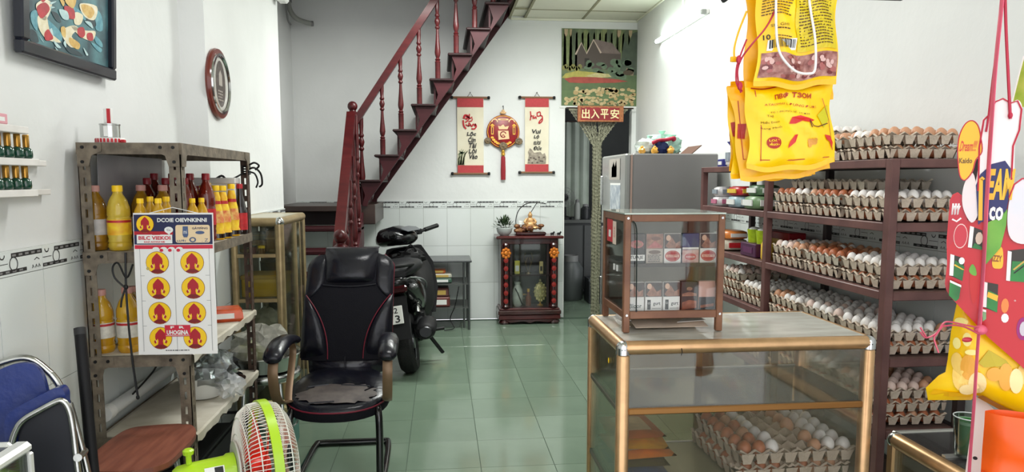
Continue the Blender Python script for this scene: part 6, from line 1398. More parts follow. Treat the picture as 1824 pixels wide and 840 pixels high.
# ------------------------------------------------------------------ egg trays
M_PULP = mat('egg_tray_pulp', (206, 190, 172), .9, col2=(190, 174, 156), vscale=24, bump=.3, bscale=160)
M_PULPG = mat('egg_tray_grey_pulp', (198, 188, 172), .9, col2=(180, 168, 152), vscale=24, bump=.3, bscale=160)
EGGC = dict(w=mat('egg_white', (240, 236, 232), .42), p=mat('egg_pinkish', (232, 206, 194), .45), t=mat('egg_tan', (204, 152, 118), .45), b=mat('egg_brown', (178, 104, 68), .42))
EGGN = dict(w='white', p='pinkish-white', t='tan', b='brown')
RIM, DEP, PK = .038, .036, .014
def tray_mesh(nx, ny, px, py, m, sh=0):
 q = MB(); N, K = nx * 4, ny * 4; name = 'egg_tray'
 S = (1.0, .55, .0, .55)
 def h(i, j):
  a, b = S[(i + sh) % 4], S[(j + sh) % 4]; a = 1.0 if i in (0, N) else a; b = 1.0 if j in (0, K) else b; return RIM - DEP * (1 - a) * (1 - b) * (1.0) + PK * max(0, a * b - .12) / .88
 vs = []
 for i in range(N + 1):
  for j in range(K + 1): vs.append(((i / 4 - nx / 2) * px, (j / 4 - ny / 2) * py, h(i, j)))
 fs_ = [(i * (K + 1) + j, (i + 1) * (K + 1) + j, (i + 1) * (K + 1) + j + 1, i * (K + 1) + j + 1) for i in range(N) for j in range(K)]
 # lip along the edge
 e = [(i, 0) for i in range(N + 1)] + [(N, j) for j in range(1, K + 1)] + [(i, K) for i in range(N - 1, -1, -1)] + [(0, j) for j in range(K - 1, 0, -1)]
 base = len(vs)
 for i, j in e:
  x, y, z = vs[i * (K + 1) + j]; dx = .006 * ((i == N) - (i == 0)); dy = .006 * ((j == K) - (j == 0)); vs.append((x + dx, y + dy, z - .004))
 n = len(e)
 fs_ += [(e[k][0] * (K + 1) + e[k][1], base + k, base + (k + 1) % n, e[(k + 1) % n][0] * (K + 1) + e[(k + 1) % n][1]) for k in range(n)]
 q._add(vs, fs_, 0)
 # outer walls of the cups hanging below the rim
 W, D = nx * px / 2 + .005, ny * py / 2 + .005
 for n_, p_, L, far, sw in ((nx, px, nx * px / 2, D, 0), (ny, py, ny * py / 2, W, 1)):
  for k in range(n_ + (1 if sh else 0)):
   c = (k + (0 if sh else .5)) * p_ - L
   for sg in (-1, 1):
    P_ = [(max(-L, min(L, c + a * p_)), sg * (far - d), RIM + PK * (.0) - z) for a, d, z in ((-.46, 0, .0), (.46, 0, .0), (.27, .007, .034), (-.27, .007, .034))] + [(max(-L, min(L, c + a * p_)), sg * (far - .022), RIM - .034) for a in (.2, -.2)]
    q._add([(y, x, z) if sw else (x, y, z) for x, y, z in P_], [(0, 1, 2, 3), (3, 2, 4, 5)], 0)
 return q.mesh(name, m, smooth=38)
TR = tray_mesh(6, 5, .049, .058, M_PULP); TRG = tray_mesh(6, 5, .049, .058, M_PULPG); TRC = tray_mesh(4, 6, .0455, .056, M_PULP); TRB = tray_mesh(6, 5, .049, .058, M_PULP, 2); TRCB = tray_mesh(4, 6, .0455, .056, M_PULP, 2)
def egg_mesh(m):
 prof = []
 for k in range(9):
  a = -pi / 2 + pi * k / 8; r = .0218 * cos(a) * (1 - .10 * sin(a)); prof.append((max(r, 1e-7), .0265 * sin(a) + .0265))
 q = MB(); n = 12; prof = prof
 vs = [(0, 0, prof[0][1])]; fs_ = []
 for r, z in prof[1:-1]:
  for i in range(n): vs.append((r * cos(2 * pi * i / n), r * sin(2 * pi * i / n), z))
 vs.append((0, 0, prof[-1][1])); L = len(vs) - 1
 for i in range(n): fs_.append((0, 1 + (i + 1) % n, 1 + i)); fs_.append((L, L - n + i, L - n + (i + 1) % n))
 for k in range(len(prof) - 3):
  for i in range(n): a = 1 + k * n; j = (i + 1) % n; fs_.append((a + i, a + j, a + n + j, a + n + i))
 q._add(vs, fs_, 0); return q.mesh('egg', m, smooth=80, fixn=False)
EGM = {k: egg_mesh(m) for k, m in EGGC.items()}
EGGS = []     # (world point, colour, label, group, tilt)
re_ = random.Random(21)
def place_tray(me, x, y, z, rz, label, group=None):
 o = bpy.data.objects.new('egg_tray', me); COL.objects.link(o); o.location = (x, y, z); o.rotation_euler = (0, 0, rz)
 return props(o, label, 'egg tray', group)
ORD = ('first', 'second', 'third', 'fourth', 'fifth', 'sixth', 'seventh')
def eggs_in(x, y, z, rz, nx, ny, px, py, colour, where, top=True, only=None, sh=0):
 c, s = cos(rz), sin(rz)
 for i in range(nx):
  for j in range(ny):
   if only and not only(i, j): continue
   k = colour(i, j)
   if k is None: continue
   u, v = (i + .5 + (.5 if sh and j == 0 else 0) - nx / 2) * px + re_.uniform(-.0015, .0015), (j + .5 + (.5 if sh and i == 0 and j > 0 else 0) - ny / 2) * py + re_.uniform(-.0015, .0015)
   if sh and (i == nx - 1 or j == ny - 1 and i == 0): continue
   zz = z + RIM + (-.0195 + re_.uniform(-.001, .002) if top else -.034)
   EGGS.append(((x + u * c - v * s, y + u * s + v * c, zz), k, '%s egg, %s column of the %s row, %s' % (EGGN[k], ORD[i], ORD[j], where), 'eggs in the ' + where, top))
PITCH = .053
SHN = ('top', 'second', 'third', 'fourth', 'bottom')
def stack(shelf, bay, pos, n, colour, me=None, dx=0.0, dy=0.0, rz=0.0, grey=False, only=None, fill=True):
 z0 = ESH[shelf] + .0005; x = EX0 + .175 + dx; y = (EY[bay] + .055 + .145 + pos * .325) + dy
 pn = (('corner-post', 'near-bay middle', 'middle-post'), ('far-bay first', 'far-bay middle', 'far-end'))[bay][pos]
 for k in range(n):
  r = rz + re_.uniform(-.02, .02); xx, yy = x + re_.uniform(-.004, .004), y + re_.uniform(-.004, .004)
  topm = k == n - 1
  lv = 'top' if topm else ('lower', 'middle')[k] if n == 3 else 'lower'
  w = '%s tray of %s stack, %s shelf' % (lv, pn, SHN[shelf])
  place_tray((TRB if (n - 1 - k) % 2 else (TRG if pos % 2 else TR)), xx, yy, z0 + k * PITCH, r, 'grey pulp egg tray, %s one of the %s stack on the %s rack shelf' % (lv, pn, SHN[shelf]), 'egg trays on the rack')
  if topm and fill: eggs_in(xx, yy, z0 + k * PITCH, r, 6, 5, .049, .058, colour, w, True, only)
  elif not topm:
   cl = lambda i, j, k=k: 'b' if (i * 7 + j * 3 + shelf) % 5 else 't'
   eggs_in(xx, yy, z0 + k * PITCH, r, 6, 5, .049, .058, cl, w, False, lambda i, j: i == 0 or j == 0, (n - 1 - k) % 2)
mix = lambda a, b, f: (lambda i, j: a if re_.random() < f else b)
# j = 0 is the row nearest the entrance, i = 0 the column at the shelf front
stack(0, 0, 0, 2, lambda i, j: 'w' if (i < 2 and j > 2) else ('t' if j < 3 else 'p'))
stack(0, 0, 1, 2, lambda i, j: 't' if i < 3 else 'p'); stack(0, 0, 2, 3, lambda i, j: 'w')
stack(0, 1, 0, 3, lambda i, j: 'w')
stack(1, 0, 0, 2, lambda i, j: 'w'); stack(1, 0, 1, 2, lambda i, j: 'b' if j < 4 else 't'); stack(1, 0, 2, 2, lambda i, j: 'b' if j > 1 and i < 3 else 'w')
stack(2, 0, 0, 2, lambda i, j: 'w'); stack(2, 0, 1, 2, lambda i, j: 'b' if i < 3 else ('t' if j < 4 else 'w')); stack(2, 0, 2, 2, lambda i, j: ('p' if (i + j) % 3 else 'w') if j > 1 else 't')
stack(3, 0, 0, 2, lambda i, j: 'w' if (i, j) != (5, 0) else 't'); stack(3, 0, 1, 2, lambda i, j: 'p' if (i + j) % 4 == 0 else 'w'); stack(3, 0, 2, 2, lambda i, j: 't' if (i < 2 and j > 2) else 'w')
stack(3, 1, 0, 2, lambda i, j: 'w'); stack(3, 1, 1, 3, lambda i, j: 'p' if (i + j) % 3 else 'w')
stack(4, 0, 0, 3, lambda i, j: 'p' if (i * 3 + j) % 4 else 't'); stack(4, 0, 1, 3, lambda i, j: 'p' if (i + j) % 2 else 'w'); stack(4, 0, 2, 3, lambda i, j: 'w')
stack(4, 1, 0, 3, lambda i, j: 'w')
# empty trays turned over behind the second-shelf stacks, and in the far bay
for k, (x, y, z, lb) in enumerate(((1.93, 2.99, ESH[1] + .0005 + 2 * PITCH + .012, 'dark empty egg tray laid over the rear of the middle stack on the second shelf'), (1.93, 3.33, ESH[1] + .0005 + 2 * PITCH + .012, 'dark empty egg tray laid behind the middle-post stack on the second shelf'), (1.88, 3.80, ESH[2] - .0 + .225, ''), )):
 if lb: place_tray(TRG, x, y, z, .05 * k, lb, 'egg trays on the rack')
# ------------------------------------------------------------------ goods in the far bay of the rack
def packs(nm, lb, x, y, z, sx, sy, sz, m, m2, cat='packet', soft=True, rz=0.0):
 o = thing(nm, lb, cat, (x, y, z + .0006), rz)
 if soft: MB().loft([[(a * sx / 2 * k_, b * sy / 2 * k_, h * sz) for a, b in sup(16, 3)] for k_, h in ((.8, 0), (.98, .12), (1, .5), (.95, .85), (.7, 1))]).build('film', m, o, smooth=60)
 else: MB().box((-sx / 2, -sy / 2, 0), (sx / 2, sy / 2, sz), bev=.004).build('body', m, o)
 MB().box((-sx * .32, -sy / 2 - .003, sz * .28), (sx * .32, -sy / 2 + .004, sz * .72)).build('label', m2, o)
 MB().box((-sx / 2 - .003, -sy * .3, sz * .28), (-sx / 2 + .004, sy * .3, sz * .72)).build('label', m2, o)
 return o
G = lambda n, c: mat('goods_' + n, c, .35, var=.15, vscale=40)
packs('noodle_pack', 'white pack at the far end of the second shelf, lower of two', 1.80, 4.36, ESH[1], .16, .13, .06, G('white', (222, 220, 222)), G('rose', (206, 120, 150)))
packs('noodle_pack', 'white pack stacked on another at the far end of the second shelf', 1.80, 4.36, ESH[1] + .061, .15, .12, .06, G('white', (222, 220, 222)), G('grey', (150, 160, 170)))
packs('noodle_pack', 'blue-grey pack in the middle of the far bay on the second shelf', 1.80, 4.10, ESH[1], .16, .18, .07, G('blue', (160, 186, 196)), M_WHITE)
packs('noodle_pack', 'red pack lying on the blue-grey one on the second shelf', 1.80, 4.10, ESH[1] + .071, .15, .2, .055, G('red', (190, 40, 46)), G('yellow', (236, 196, 70)))
packs('noodle_pack', 'green and white pack beside the middle post on the second shelf', 1.79, 3.83, ESH[1], .17, .2, .075, G('green', (120, 150, 110)), M_WHITE)
packs('noodle_pack', 'dark green pack on top of the green and white one on the second shelf', 1.80, 3.83, ESH[1] + .076, .15, .18, .06, G('dkgreen', (86, 116, 84)), M_WHITE)
packs('noodle_pack', 'red pack standing behind the blue-grey one on the second shelf', 1.94, 4.06, ESH[1], .1, .22, .13, G('red', (190, 40, 46)), M_WHITE)
o = packs('purple_tub', 'dark purple tub standing on the third shelf in the far bay', 1.80, 3.86, ESH[2], .14, .2, .075, G('purple', (74, 26, 66)), G('plum', (96, 40, 86)), 'tub', False)
for k, y in enumerate((3.80, 3.91)):
 o = thing('lime_cup', ('lime green cup nearer the post in the purple tub', 'lime green cup farther from the post in the purple tub')[k], 'cup', (1.79, y, ESH[2] + .076)); MB().lathe([(.032, 0), (.04, .075), (.036, .075), (.03, .006)], n=16).build('body', G('lime', (180, 206, 40)), o); MB().ell((0, 0, .07), (.034, .034, .02), 10, 6).build('lid', M_WHITE, o)
o = thing('yellow_bottle', 'yellow bottle beside the post on the third rack shelf', 'bottle', (1.765, 3.69, ESH[2] + .0005)); MB().lathe([(.03, 0), (.034, .01), (.034, .08), (.02, .11), (.014, .125)], n=14).build('body', G('yellow', (236, 196, 70)), o); MB().lathe([(.017, .125), (.017, .15)], n=12).build('cap', G('olive', (150, 160, 50)), o)
packs('red_carton', 'red carton behind the purple tub on the third rack shelf', 1.94, 3.88, ESH[2], .1, .36, .14, G('dkred', (150, 26, 36)), G('yellow', (236, 196, 70)), 'carton', False)
packs('grocery_pack', 'pale pack at the far end of the third rack shelf', 1.80, 4.30, ESH[2], .18, .3, .07, G('cream', (206, 198, 180)), G('red', (190, 40, 46)))
packs('grocery_pack', 'orange and white pack lying on the pale one on the third shelf', 1.80, 4.26, ESH[2] + .071, .16, .24, .05, G('orange', (220, 130, 60)), M_WHITE)
packs('blue_box', 'small dark blue box at the far end of the rack top', 1.82, 4.40, ESH[0], .10, .09, .05, G('navy', (40, 44, 130)), M_WHITE, 'box', False)
packs('white_jar', 'white tub beside the dark blue box on the rack top', 1.80, 4.25, ESH[0], .09, .09, .12, M_WHITE, G('grey', (150, 160, 170)), 'tub')
o = thing('blue_funnel', 'small blue and black scoop lying over the white tub on the rack top', 'scoop', (1.80, 4.25, ESH[0] + .122)); MB().lathe([(.02, 0), (.045, .03), (.047, .03), (.02, -.002)], n=14).build('bowl', G('bluebright', (70, 74, 190)), o); MB().cyl((0, .03, .015), (.02, .12, .035), .007).build('handle', M_BLACK, o)
# ------------------------------------------------------------------ glass counter
M_CGL = glass('counter_glass', (251, 251, 250), .8, .045, (196, 176, 146), .03, 3.5); M_CBK = glass('counter_back_glass', (226, 218, 202), 1.2, .2, (170, 150, 118), .08, 2.2)
M_SHGL = glass('shelf_glass', (228, 238, 230), 1.2, .12, (170, 180, 166), .06, 3)
M_TOPG = mat('counter_top_sheet', (196, 194, 184), .16, col2=(224, 223, 216), vscale=5, stretch=(1.2, 4, 1), coat=.4)
CS_ = .76
ZB = -.4737
MB.XF = Matrix.Translation((0, 0, 1.5 * (1 - CS_))) @ Matrix.Scale(CS_, 4)      # the counter as first measured, brought to its real size
cv_ = lambda x, y, z: (x * CS_, y * CS_, 1.5 - (1.5 - z) * CS_)
bx0, bx1, by0_, by1, bz = .648, 1.672, 2.53, 3.10, .90
t = thing('glass_counter', 'gold-edged glass shop counter with grey top in the right foreground', 'counter', (0, 0, 0))
r_ = .026
for x in (bx0 + r_, bx1 - r_):
 for y in (by0_ + r_, by1 - r_):
  MB().box((x - r_ * .9, y - r_ * .9, ZB), (x + r_ * .9, y + r_ * .9, bz - .045), bev=.012).build('corner_post', M_GOLD, t, smooth=50)
for x0_, x1_, y0_, y1_ in ((bx0 + r_, bx1 - r_, by0_ + r_, by0_ + r_), (bx0 + r_, bx1 - r_, by1 - r_, by1 - r_), (bx0 + r_, bx0 + r_, by0_ + r_, by1 - r_), (bx1 - r_, bx1 - r_, by0_ + r_, by1 - r_)):
 a = Vector((x0_, y0_, bz - r_)); b = Vector((x1_, y1_, bz - r_)); MB().tube([a, b], r_, 16).build('top_rail', M_GOLD, t, smooth=60)
for x in (bx0 + r_, bx1 - r_):
 for y in (by0_ + r_, by1 - r_): MB().ell((x, y, bz - r_), r_ * 1.06, 16, 10).cyl((x, y, bz - r_ - .024), (x, y, bz - r_), r_ * 1.04, n=16).build('corner_cap', M_CHROME, t, smooth=50)
MB().box((bx0 + .03, by0_ + .03, bz - .012), (bx1 - .03, by1 - .03, bz - .002)).build('top_sheet', M_TOPG, t)
for z in (.64, .295, -.10):
 MB().box((bx0 + .03, by0_ + .03, z), (bx1 - .03, by1 - .035, z + .008)).build('shelf', M_SHGL if z > .5 else mat('counter_base_board', (132, 134, 112), .3, var=.15, vscale=4), t)
 MB().box((bx0 + .045, by0_ + .008, z - .022), (bx1 - .045, by0_ + .03, z + .004), bev=.004).build('shelf_rail', mat('gold_rail', (150, 106, 58), .35, .7), t); MB().box((bx0 + .008, by0_ + .05, z - .02), (bx0 + .03, by1 - .05, z + .004), bev=.004).build('side_rail', mat('side_rail_grey', (96, 92, 80), .4, .4), t)
 MB().box((bx0 + .05, by1 - .034, z - .012), (bx1 - .05, by1 - .028, z + .014)).build('rear_rail', mat('pale_rail', (206, 206, 190), .4), t)
MB().box((bx0 + .045, by0_ + .012, -.40), (bx1 - .045, by0_ + .017, bz - .05)).build('front_glass', M_CGL, t)
MB().box((bx0 + .010, by0_ + .045, -.40), (bx0 + .015, by1 - .045, bz - .05)).build('side_glass', M_CGL, t); MB().box((bx1 - .015, by0_ + .045, -.40), (bx1 - .010, by1 - .045, bz - .05)).build('side_glass', M_CGL, t)
for x0_, x1_ in ((bx0 + .05, bx0 + .56), (bx0 + .50, bx1 - .05)): MB().box((x0_, by1 - .026 + (.008 if x0_ > 1 else 0), -.40), (x1_, by1 - .022 + (.008 if x0_ > 1 else 0), bz - .05)).build('sliding_door', M_CBK, t)
for x in (bx0 + .50, bx0 + .86): MB().box((x, by1 - .034, -.40), (x + .03, by1 - .026, bz - .05)).build('door_stile', mat('gold_dull', (130, 106, 66), .4, .5), t)
MB().box((bx0 + .02, by0_ + .02, ZB), (bx1 - .02, by1 - .02, -.40)).build('plinth', M_DARKBROWN, t)
MB().tube([(.89, by0_ - .0005, .874), (.893, by0_ - .001, .858), (.889, by0_ - .0005, .846)], .0016, 5).build('scratch', M_BLACK, t); MB().ell((bx0 + .006, 2.70, .79), (.003, .006, .012), 8, 6).build('paint_drip', M_CAPY, t)
MB.XF = None
# two stacks of egg trays inside the counter
zc = cv_(0, 0, .3035)[2] + .0005
for k, (x, y, rz, nm) in enumerate(((.972, 2.148, .03, 'left'), (1.157, 2.152, .0, 'right'))):
 for lv in range(2):
  xx, yy = x + (.0 if lv else -.012), y + (0 if lv else -.012 + .02)
  place_tray(TRC if lv else TRCB, xx, yy, zc + lv * PITCH, rz, 'egg tray inside the glass counter, %s one of the %s' % (('lower', 'upper')[lv], ('stack with brown eggs', 'stack with tan and white eggs')[k]), 'egg trays in the counter')
 colf = (lambda i, j: ('b', 'b' if j not in (2, 4) else 't', 'w', None)[i]) if k == 0 else (lambda i, j: (None, 't' if j != 2 else None, 'w', 'w')[i])
 eggs_in(x, y, zc + PITCH, rz, 4, 6, .0455, .056, colf, 'upper tray of the counter %s stack' % ('brown' if k == 0 else 'tan'))
 eggs_in(x - .012, y + .008, zc, rz, 4, 6, .0455, .056, lambda i, j: 'b' if k == 0 or i == 0 else 't', 'lower tray of the counter %s stack' % ('brown' if k == 0 else 'tan'), False, lambda i, j: j == 0 or i == 0, 1)
# snack packs at the left of the lower shelf
def flatpack(nm, lb, x, y, z, sx, sy, sz, m, m2, rz=0.0):
 o = thing(nm, lb, 'packet', (x, y, z), rz)
 def P(u, v, sgn): return ((u - .5) * sx, (v - .5) * sy, sz / 2 + sgn * sz / 2 * (1 - abs(2 * u - 1) ** 3) * (1 - abs(2 * v - 1) ** 4))
 q = MB(); q.grid(lambda u, v: P(u, v, 1), 10, 10); q.grid(lambda u, v: P(u, v, -1), 10, 10); q.build('film', m, o, smooth=60)
 q = MB(); q.grid(lambda u, v: (P(.2 + .6 * u, .2 + .6 * v, 1)[0], P(.2 + .6 * u, .2 + .6 * v, 1)[1], P(.2 + .6 * u, .2 + .6 * v, 1)[2] + .001), 6, 6); q.build('label', m2, o, smooth=60)
 return o
flatpack('snack_pack', 'blue snack pack lowest of the pile inside the glass counter', 0.600, 2.128, zc, 0.167, 0.228, 0.038, G('packblue', (44, 78, 120)), G('packwhite', (206, 206, 196)))
flatpack('snack_pack', 'dark green snack pack second from the bottom in the counter pile', 0.600, 2.128, zc + 0.0380, 0.167, 0.228, 0.023, G('packgreen', (60, 66, 36)), G('packwhite', (206, 206, 196)))
flatpack('snack_pack', 'white and orange snack pack third from the bottom in the counter pile', 0.608, 2.136, zc + 0.0608, 0.182, 0.228, 0.023, G('packorange', (226, 132, 40)), G('packwhite', (206, 206, 196)), .1)
flatpack('snack_pack', 'golden yellow snack pack second from the top in the counter pile', 0.608, 2.151, zc + 0.0836, 0.175, 0.228, 0.023, G('packgold', (222, 160, 40)), G('packyellow', (230, 196, 80)), -.08)
flatpack('snack_pack', 'orange brown snack pack on top of the counter pile', 0.600, 2.174, zc + 0.1064, 0.167, 0.213, 0.023, G('packbrown', (200, 110, 56)), G('packcream', (220, 190, 150)), .06)
# ------------------------------------------------------------------ cigarette case on the counter
M_CASE = mat('case_brown_metal', (132, 90, 64), .42, .1, col2=(112, 72, 52), vscale=14); M_CSG = glass('case_glass_pane', (252, 252, 251), .7, .008, (200, 198, 192), .03, 6)
kx0, kx1, ky0, ky1, kz0, kz1 = .708, 1.112, 2.69, 3.065, .9005, 1.372
MB.XF = Matrix.Translation((0, 0, 1.5 * (1 - CS_))) @ Matrix.Scale(CS_, 4)
t = thing('display_case', 'brown-framed glass display case of cigarette packs standing on the counter', 'showcase', (0, 0, 0))
for x in (kx0, kx1 - .026):
 for y in (ky0, ky1 - .026): MB().box((x, y, kz0), (x + .026, y + .026, kz1 - .006), bev=.003).build('corner_post', M_CASE, t)
for z0, z1 in ((kz1 - .034, kz1 - .006), (kz0 + .055, kz0 + .085)):
 for a, b in (((kx0 + .026, ky0 + .002, z0), (kx1 - .026, ky0 + .02, z1)), ((kx0 + .026, ky1 - .02, z0), (kx1 - .026, ky1 - .002, z1)), ((kx0 + .002, ky0 + .026, z0), (kx0 + .02, ky1 - .026, z1)), ((kx1 - .02, ky0 + .026, z0), (kx1 - .002, ky1 - .026, z1))): MB().box(a, b, bev=.002).build('rail', M_CASE, t)
MB().box((kx0 - .002, ky0 - .002, kz1 - .006), (kx1 + .002, ky1 + .002, kz1), bev=.001).build('top_sheet', mat('case_top_glass', (190, 204, 194), .1, .1, coat=.6), t)
MB().box((kx0 + .02, ky0 + .02, kz0 + .068), (kx1 - .02, ky1 - .02, kz0 + .074)).build('bottom_board', mat('case_board', (150, 142, 128), .6), t)
ZP = (kz0 + .0745, 1.168)
MB().box((kx0 + .02, ky0 + .022, ZP[1] - .006), (kx1 - .02, ky1 - .02, ZP[1] - .0008)).build('shelf', M_SHGL, t); MB().box((kx0 + .026, ky0 + .018, ZP[1] - .010), (kx1 - .026, ky0 + .0215, ZP[1] + .004)).build('shelf_edge', mat('shelf_edge_dark', (60, 52, 46), .5), t)
MB().box((kx0 + .026, ky0 + .008, kz0 + .085), (kx1 - .026, ky0 + .011, kz1 - .034)).build('front_glass', M_CSG, t)
for x in (kx0 + .006, kx1 - .009): MB().box((x, ky0 + .026, kz0 + .085), (x + .003, ky1 - .026, kz1 - .034)).build('side_glass', M_CSG, t)
MB().box((kx0 + .026, ky1 - .014, kz0 + .085), (kx1 - .026, ky1 - .010, kz1 - .034)).build('rear_panel', mat('case_rear', (196, 188, 176), .5, var=.15, vscale=6), t)
for x in (kx0 + .013, kx1 - .013):
 for z in (kz0 + .07, kz1 - .02): MB().cyl((x, ky0 - .003, z), (x, ky0, z), .005, n=8).build('screw', M_STEEL, t)
st_ = Print(lambda u, v, h: Vector(cv_(kx0 + .0055 - h, ky1 - .06 - u, v))); st_.rect(M_RED, 0, 1.24, .10, 1.335); st_.rect(mat('sticker_cream', (226, 206, 190), .5), .10, 1.235, .16, 1.33); st_.rect(M_WHITE, .03, 1.26, .07, 1.29, 1); st_.text(M_RED, 'SALE', .13, 1.285, .045, .012, 1, bold=.03, ang=pi / 2); st_.build('sticker', t)
for k in range(2): MB().box((kx0 + .002, ky0 + .12 + .05 * k, 1.13), (kx0 + .0055, ky0 + .135 + .05 * k, 1.155)).build('latch', M_WHITE, t)
o = thing('black_string', 'thin black string hanging down the front of the display case', 'string', (0, 0, 0)); MB().tube(smoothpath([(kx0 + .03, ky0 - .004, kz1 - .03), (kx0 + .045, ky0 - .005, kz1 - .06), (kx0 + .048, ky0 - .004, 1.2), (kx0 + .050, ky0 - .004, .99)], 5), .0026, 5).build('strand', mat('string_dark', (22, 34, 28), .6), o); MB().ell((kx0 + .05, ky0 - .005, .99), (.004, .004, .006), 8, 6).build('knot', M_INK, o)
# packs
MB.XF = None
PKW, PKH, PKD = .0695, .120, .024
PC = lambda n, c, c2=None, s=60: mat('pack_art_' + n, c, .35, col2=c2, vscale=s)
def cig(x, z, label, style, grp):
 o = thing('cigarette_pack', label, 'pack', cv_(x, ky0 + .045, z + .0006), group=grp); MB.XF = Matrix.Scale(CS_, 4)
 body = {'d': PC('black', (34, 32, 34)), 'w': PC('white', (228, 224, 220)), 'n': PC('navy', (44, 50, 84)), 'k': PC('dark', (44, 34, 36)), 'g': PC('grey', (150, 142, 138)), 'c': PC('cream', (216, 170, 156))}[style[0]]
 b = MB().box((-PKW / 2, 0, 0), (PKW / 2, PKD, PKH), bev=.002).build('box', body, o)
 MB().box((-PKW / 2 - .0004, -.0004, PKH * .78), (PKW / 2 + .0004, PKD + .0004, PKH * .785)).build('lid_seam', M_INK, o)
 MB.XF = None; p = Print(lambda u, v, h: Vector((u, -.0002 - h, v)) * CS_, step=.0002)
 W2 = PKW / 2 - .001
 ph = PC('photo_dark', (34, 26, 26), (70, 48, 42)); fl_ = PC('photo_flesh', (176, 124, 100), (116, 74, 60)); rd = PC('photo_red', (160, 60, 64), (196, 120, 116))
 v0 = PKH * .5
 if style[1] == '1': p.rect(ph, -W2, v0, W2, PKH - .002, 1, 1, 1); p.poly(fl_, [(-.03, v0 + .01), (-.005, v0 + .045), (.012, v0 + .02), (.03, v0 + .03), (.03, v0 + .002), (-.02, v0 + .002)], 2); p.disc(PC('skin', (214, 176, 150)), -.018, v0 + .042, .010, .012, 3, 10)
 elif style[1] == '2': p.rect(fl_, -W2, v0, W2, PKH - .002, 1); p.poly(rd, [(-.03, v0 + .004), (.0, v0 + .03), (.03, v0 + .01), (.028, v0 + .002)], 2); p.disc(PC('photo_brown', (110, 66, 52)), .005, v0 + .04, .02, .008, 2, 10)
 elif style[1] == '3': p.rect(ph, -W2, v0, W2, PKH - .002, 1); p.disc(rd, .0, v0 + .018, .028, .016, 2, 14); p.disc(fl_, .006, v0 + .018, .016, .009, 3, 12)
 elif style[1] == '4': p.rect(PC('photo_navy', (50, 62, 108)), -W2, v0, W2, PKH - .002, 1); p.rect(M_WHITE, -W2, v0 - .004, W2, v0 + .004, 2)
 elif style[1] == '5': p.poly(fl_, [(-.03, v0 + .01), (0, v0 + .018), (.03, v0 + .01), (.03, v0), (-.03, v0)], 1); p.poly(PC('copper', (170, 100, 74), (120, 70, 54)), [(-.03, .006), (.03, .012), (.03, .04), (.0, .045), (-.03, .035)], 1); p.disc(fl_, 0, PKH - .03, .012, .008, 2, 10)
 s2 = style[2]
 if s2 == 'o': p.rect(M_WHITE, -W2, .002, W2, v0 - .001, 1); p.disc(PC('seal', (178, 40, 46)), 0, v0 / 2, .031, .022, 2, 26); p.ring(PC('seal_pale', (230, 190, 170)), 0, v0 / 2, .026, .027, 3, 26, .7); p.rect(PC('seal_pale', (230, 190, 170)), -.026, v0 / 2 - .005, .026, v0 / 2 + .005, 3); p.text(PC('seal', (178, 40, 46)), 'ALOUETTE', 0, v0 / 2, .044, .007, 4, bold=.03)
 elif s2 == 't': p.rect(M_WHITE, -W2, .012, W2, .036, 1); p.text(M_INK, 'TUAJE', 0, .024, .055, .016, 2, bold=.02)
 elif s2 == 'l': p.rect(PC('silver', (186, 176, 166)), -W2, .002, W2, v0 - .001, 1); p.disc(PC('tan_line', (110, 90, 82)), 0, v0 - .014, .025, .008, 2, 14); p.lines(M_INK, -.028, .028, .034, 5, .006, .0028, 2)
 elif s2 == 'r': p.rect(PC('rosy', (196, 150, 146), (220, 196, 190)), -W2, .002, W2, v0 - .006, 1); p.disc(PC('rose_seal', (190, 90, 92)), .0, .026, .024, .014, 2, 18); p.text(M_WHITE, 'ROSALIN', 0, .026, .036, .006, 3, bold=.02)
 elif s2 == 'b': p.rect(M_WHITE, -W2, .002, W2, v0 - .002, 1); p.rect(M_INK, -.026, .008, -.012, .048, 2); p.text(M_INK, 'gurt', .013, .030, .030, .016, 2, bold=.02); p.rect(M_GREY, -.006, .012, .03, .014, 2); p.ring(M_WHITE, -.019, .034, .003, .004, 3, 10)
 elif s2 == 'm': p.rect(M_WHITE, -W2, .002, W2, v0 - .004, 1); p.text(PC('logo_green', (70, 90, 84)), 'Bloor', 0, .024, .05, .018, 2, bold=.02)
 elif s2 == 'c': p.rect(PC('cream2', (214, 168, 156)), -W2, v0 - .002, W2, PKH - .004, 1); p.rect(PC('dark2', (40, 36, 46)), -W2, .002, W2, v0 - .004, 1); p.poly(PC('copper', (170, 100, 74)), [(-.028, .012), (.028, .018), (.028, .03), (-.028, .022)], 2)
 p.build('artwork', o); return o
xs = [kx0 + .0685 + .0735 * k - .008 for k in range(5)]
row1 = (('d3t', 'black cigarette pack with white lettering band in the upper row of the case'), ('g2l', 'grey cigarette pack with small print beside the black one in the upper row'), ('w1o', 'white cigarette pack with red oval seal in the middle of the upper row'), ('n4r', 'navy and rose cigarette pack between the two red-sealed ones'), ('w1o', 'white cigarette pack with red oval seal at the far end of the upper row'))
row0 = (('w1m', 'white cigarette pack with cursive lettering under the black lettered one'), ('w1b', 'white cigarette pack with black emblem beside the cursive one in the lower row'), ('w1b', 'white cigarette pack with black emblem beside the dark copper pack in the lower row'), ('k5x', 'dark cigarette pack with copper bands in the lower row'), ('cxc', 'cream topped dark cigarette pack at the end of the lower row'))
for zz, row, g in ((ZP[1], row1, 'upper row of cigarette packs'), (ZP[0], row0, 'lower row of cigarette packs')):
 for x, (s2, lb) in zip(xs, row): cig(x, zz, lb, s2, g)
t = thing('paper_sheet', 'folded cream paper lying on the counter beneath the display case', 'paper', cv_(.92, 2.86, .9003)); MB.XF = Matrix.Scale(CS_, 4)
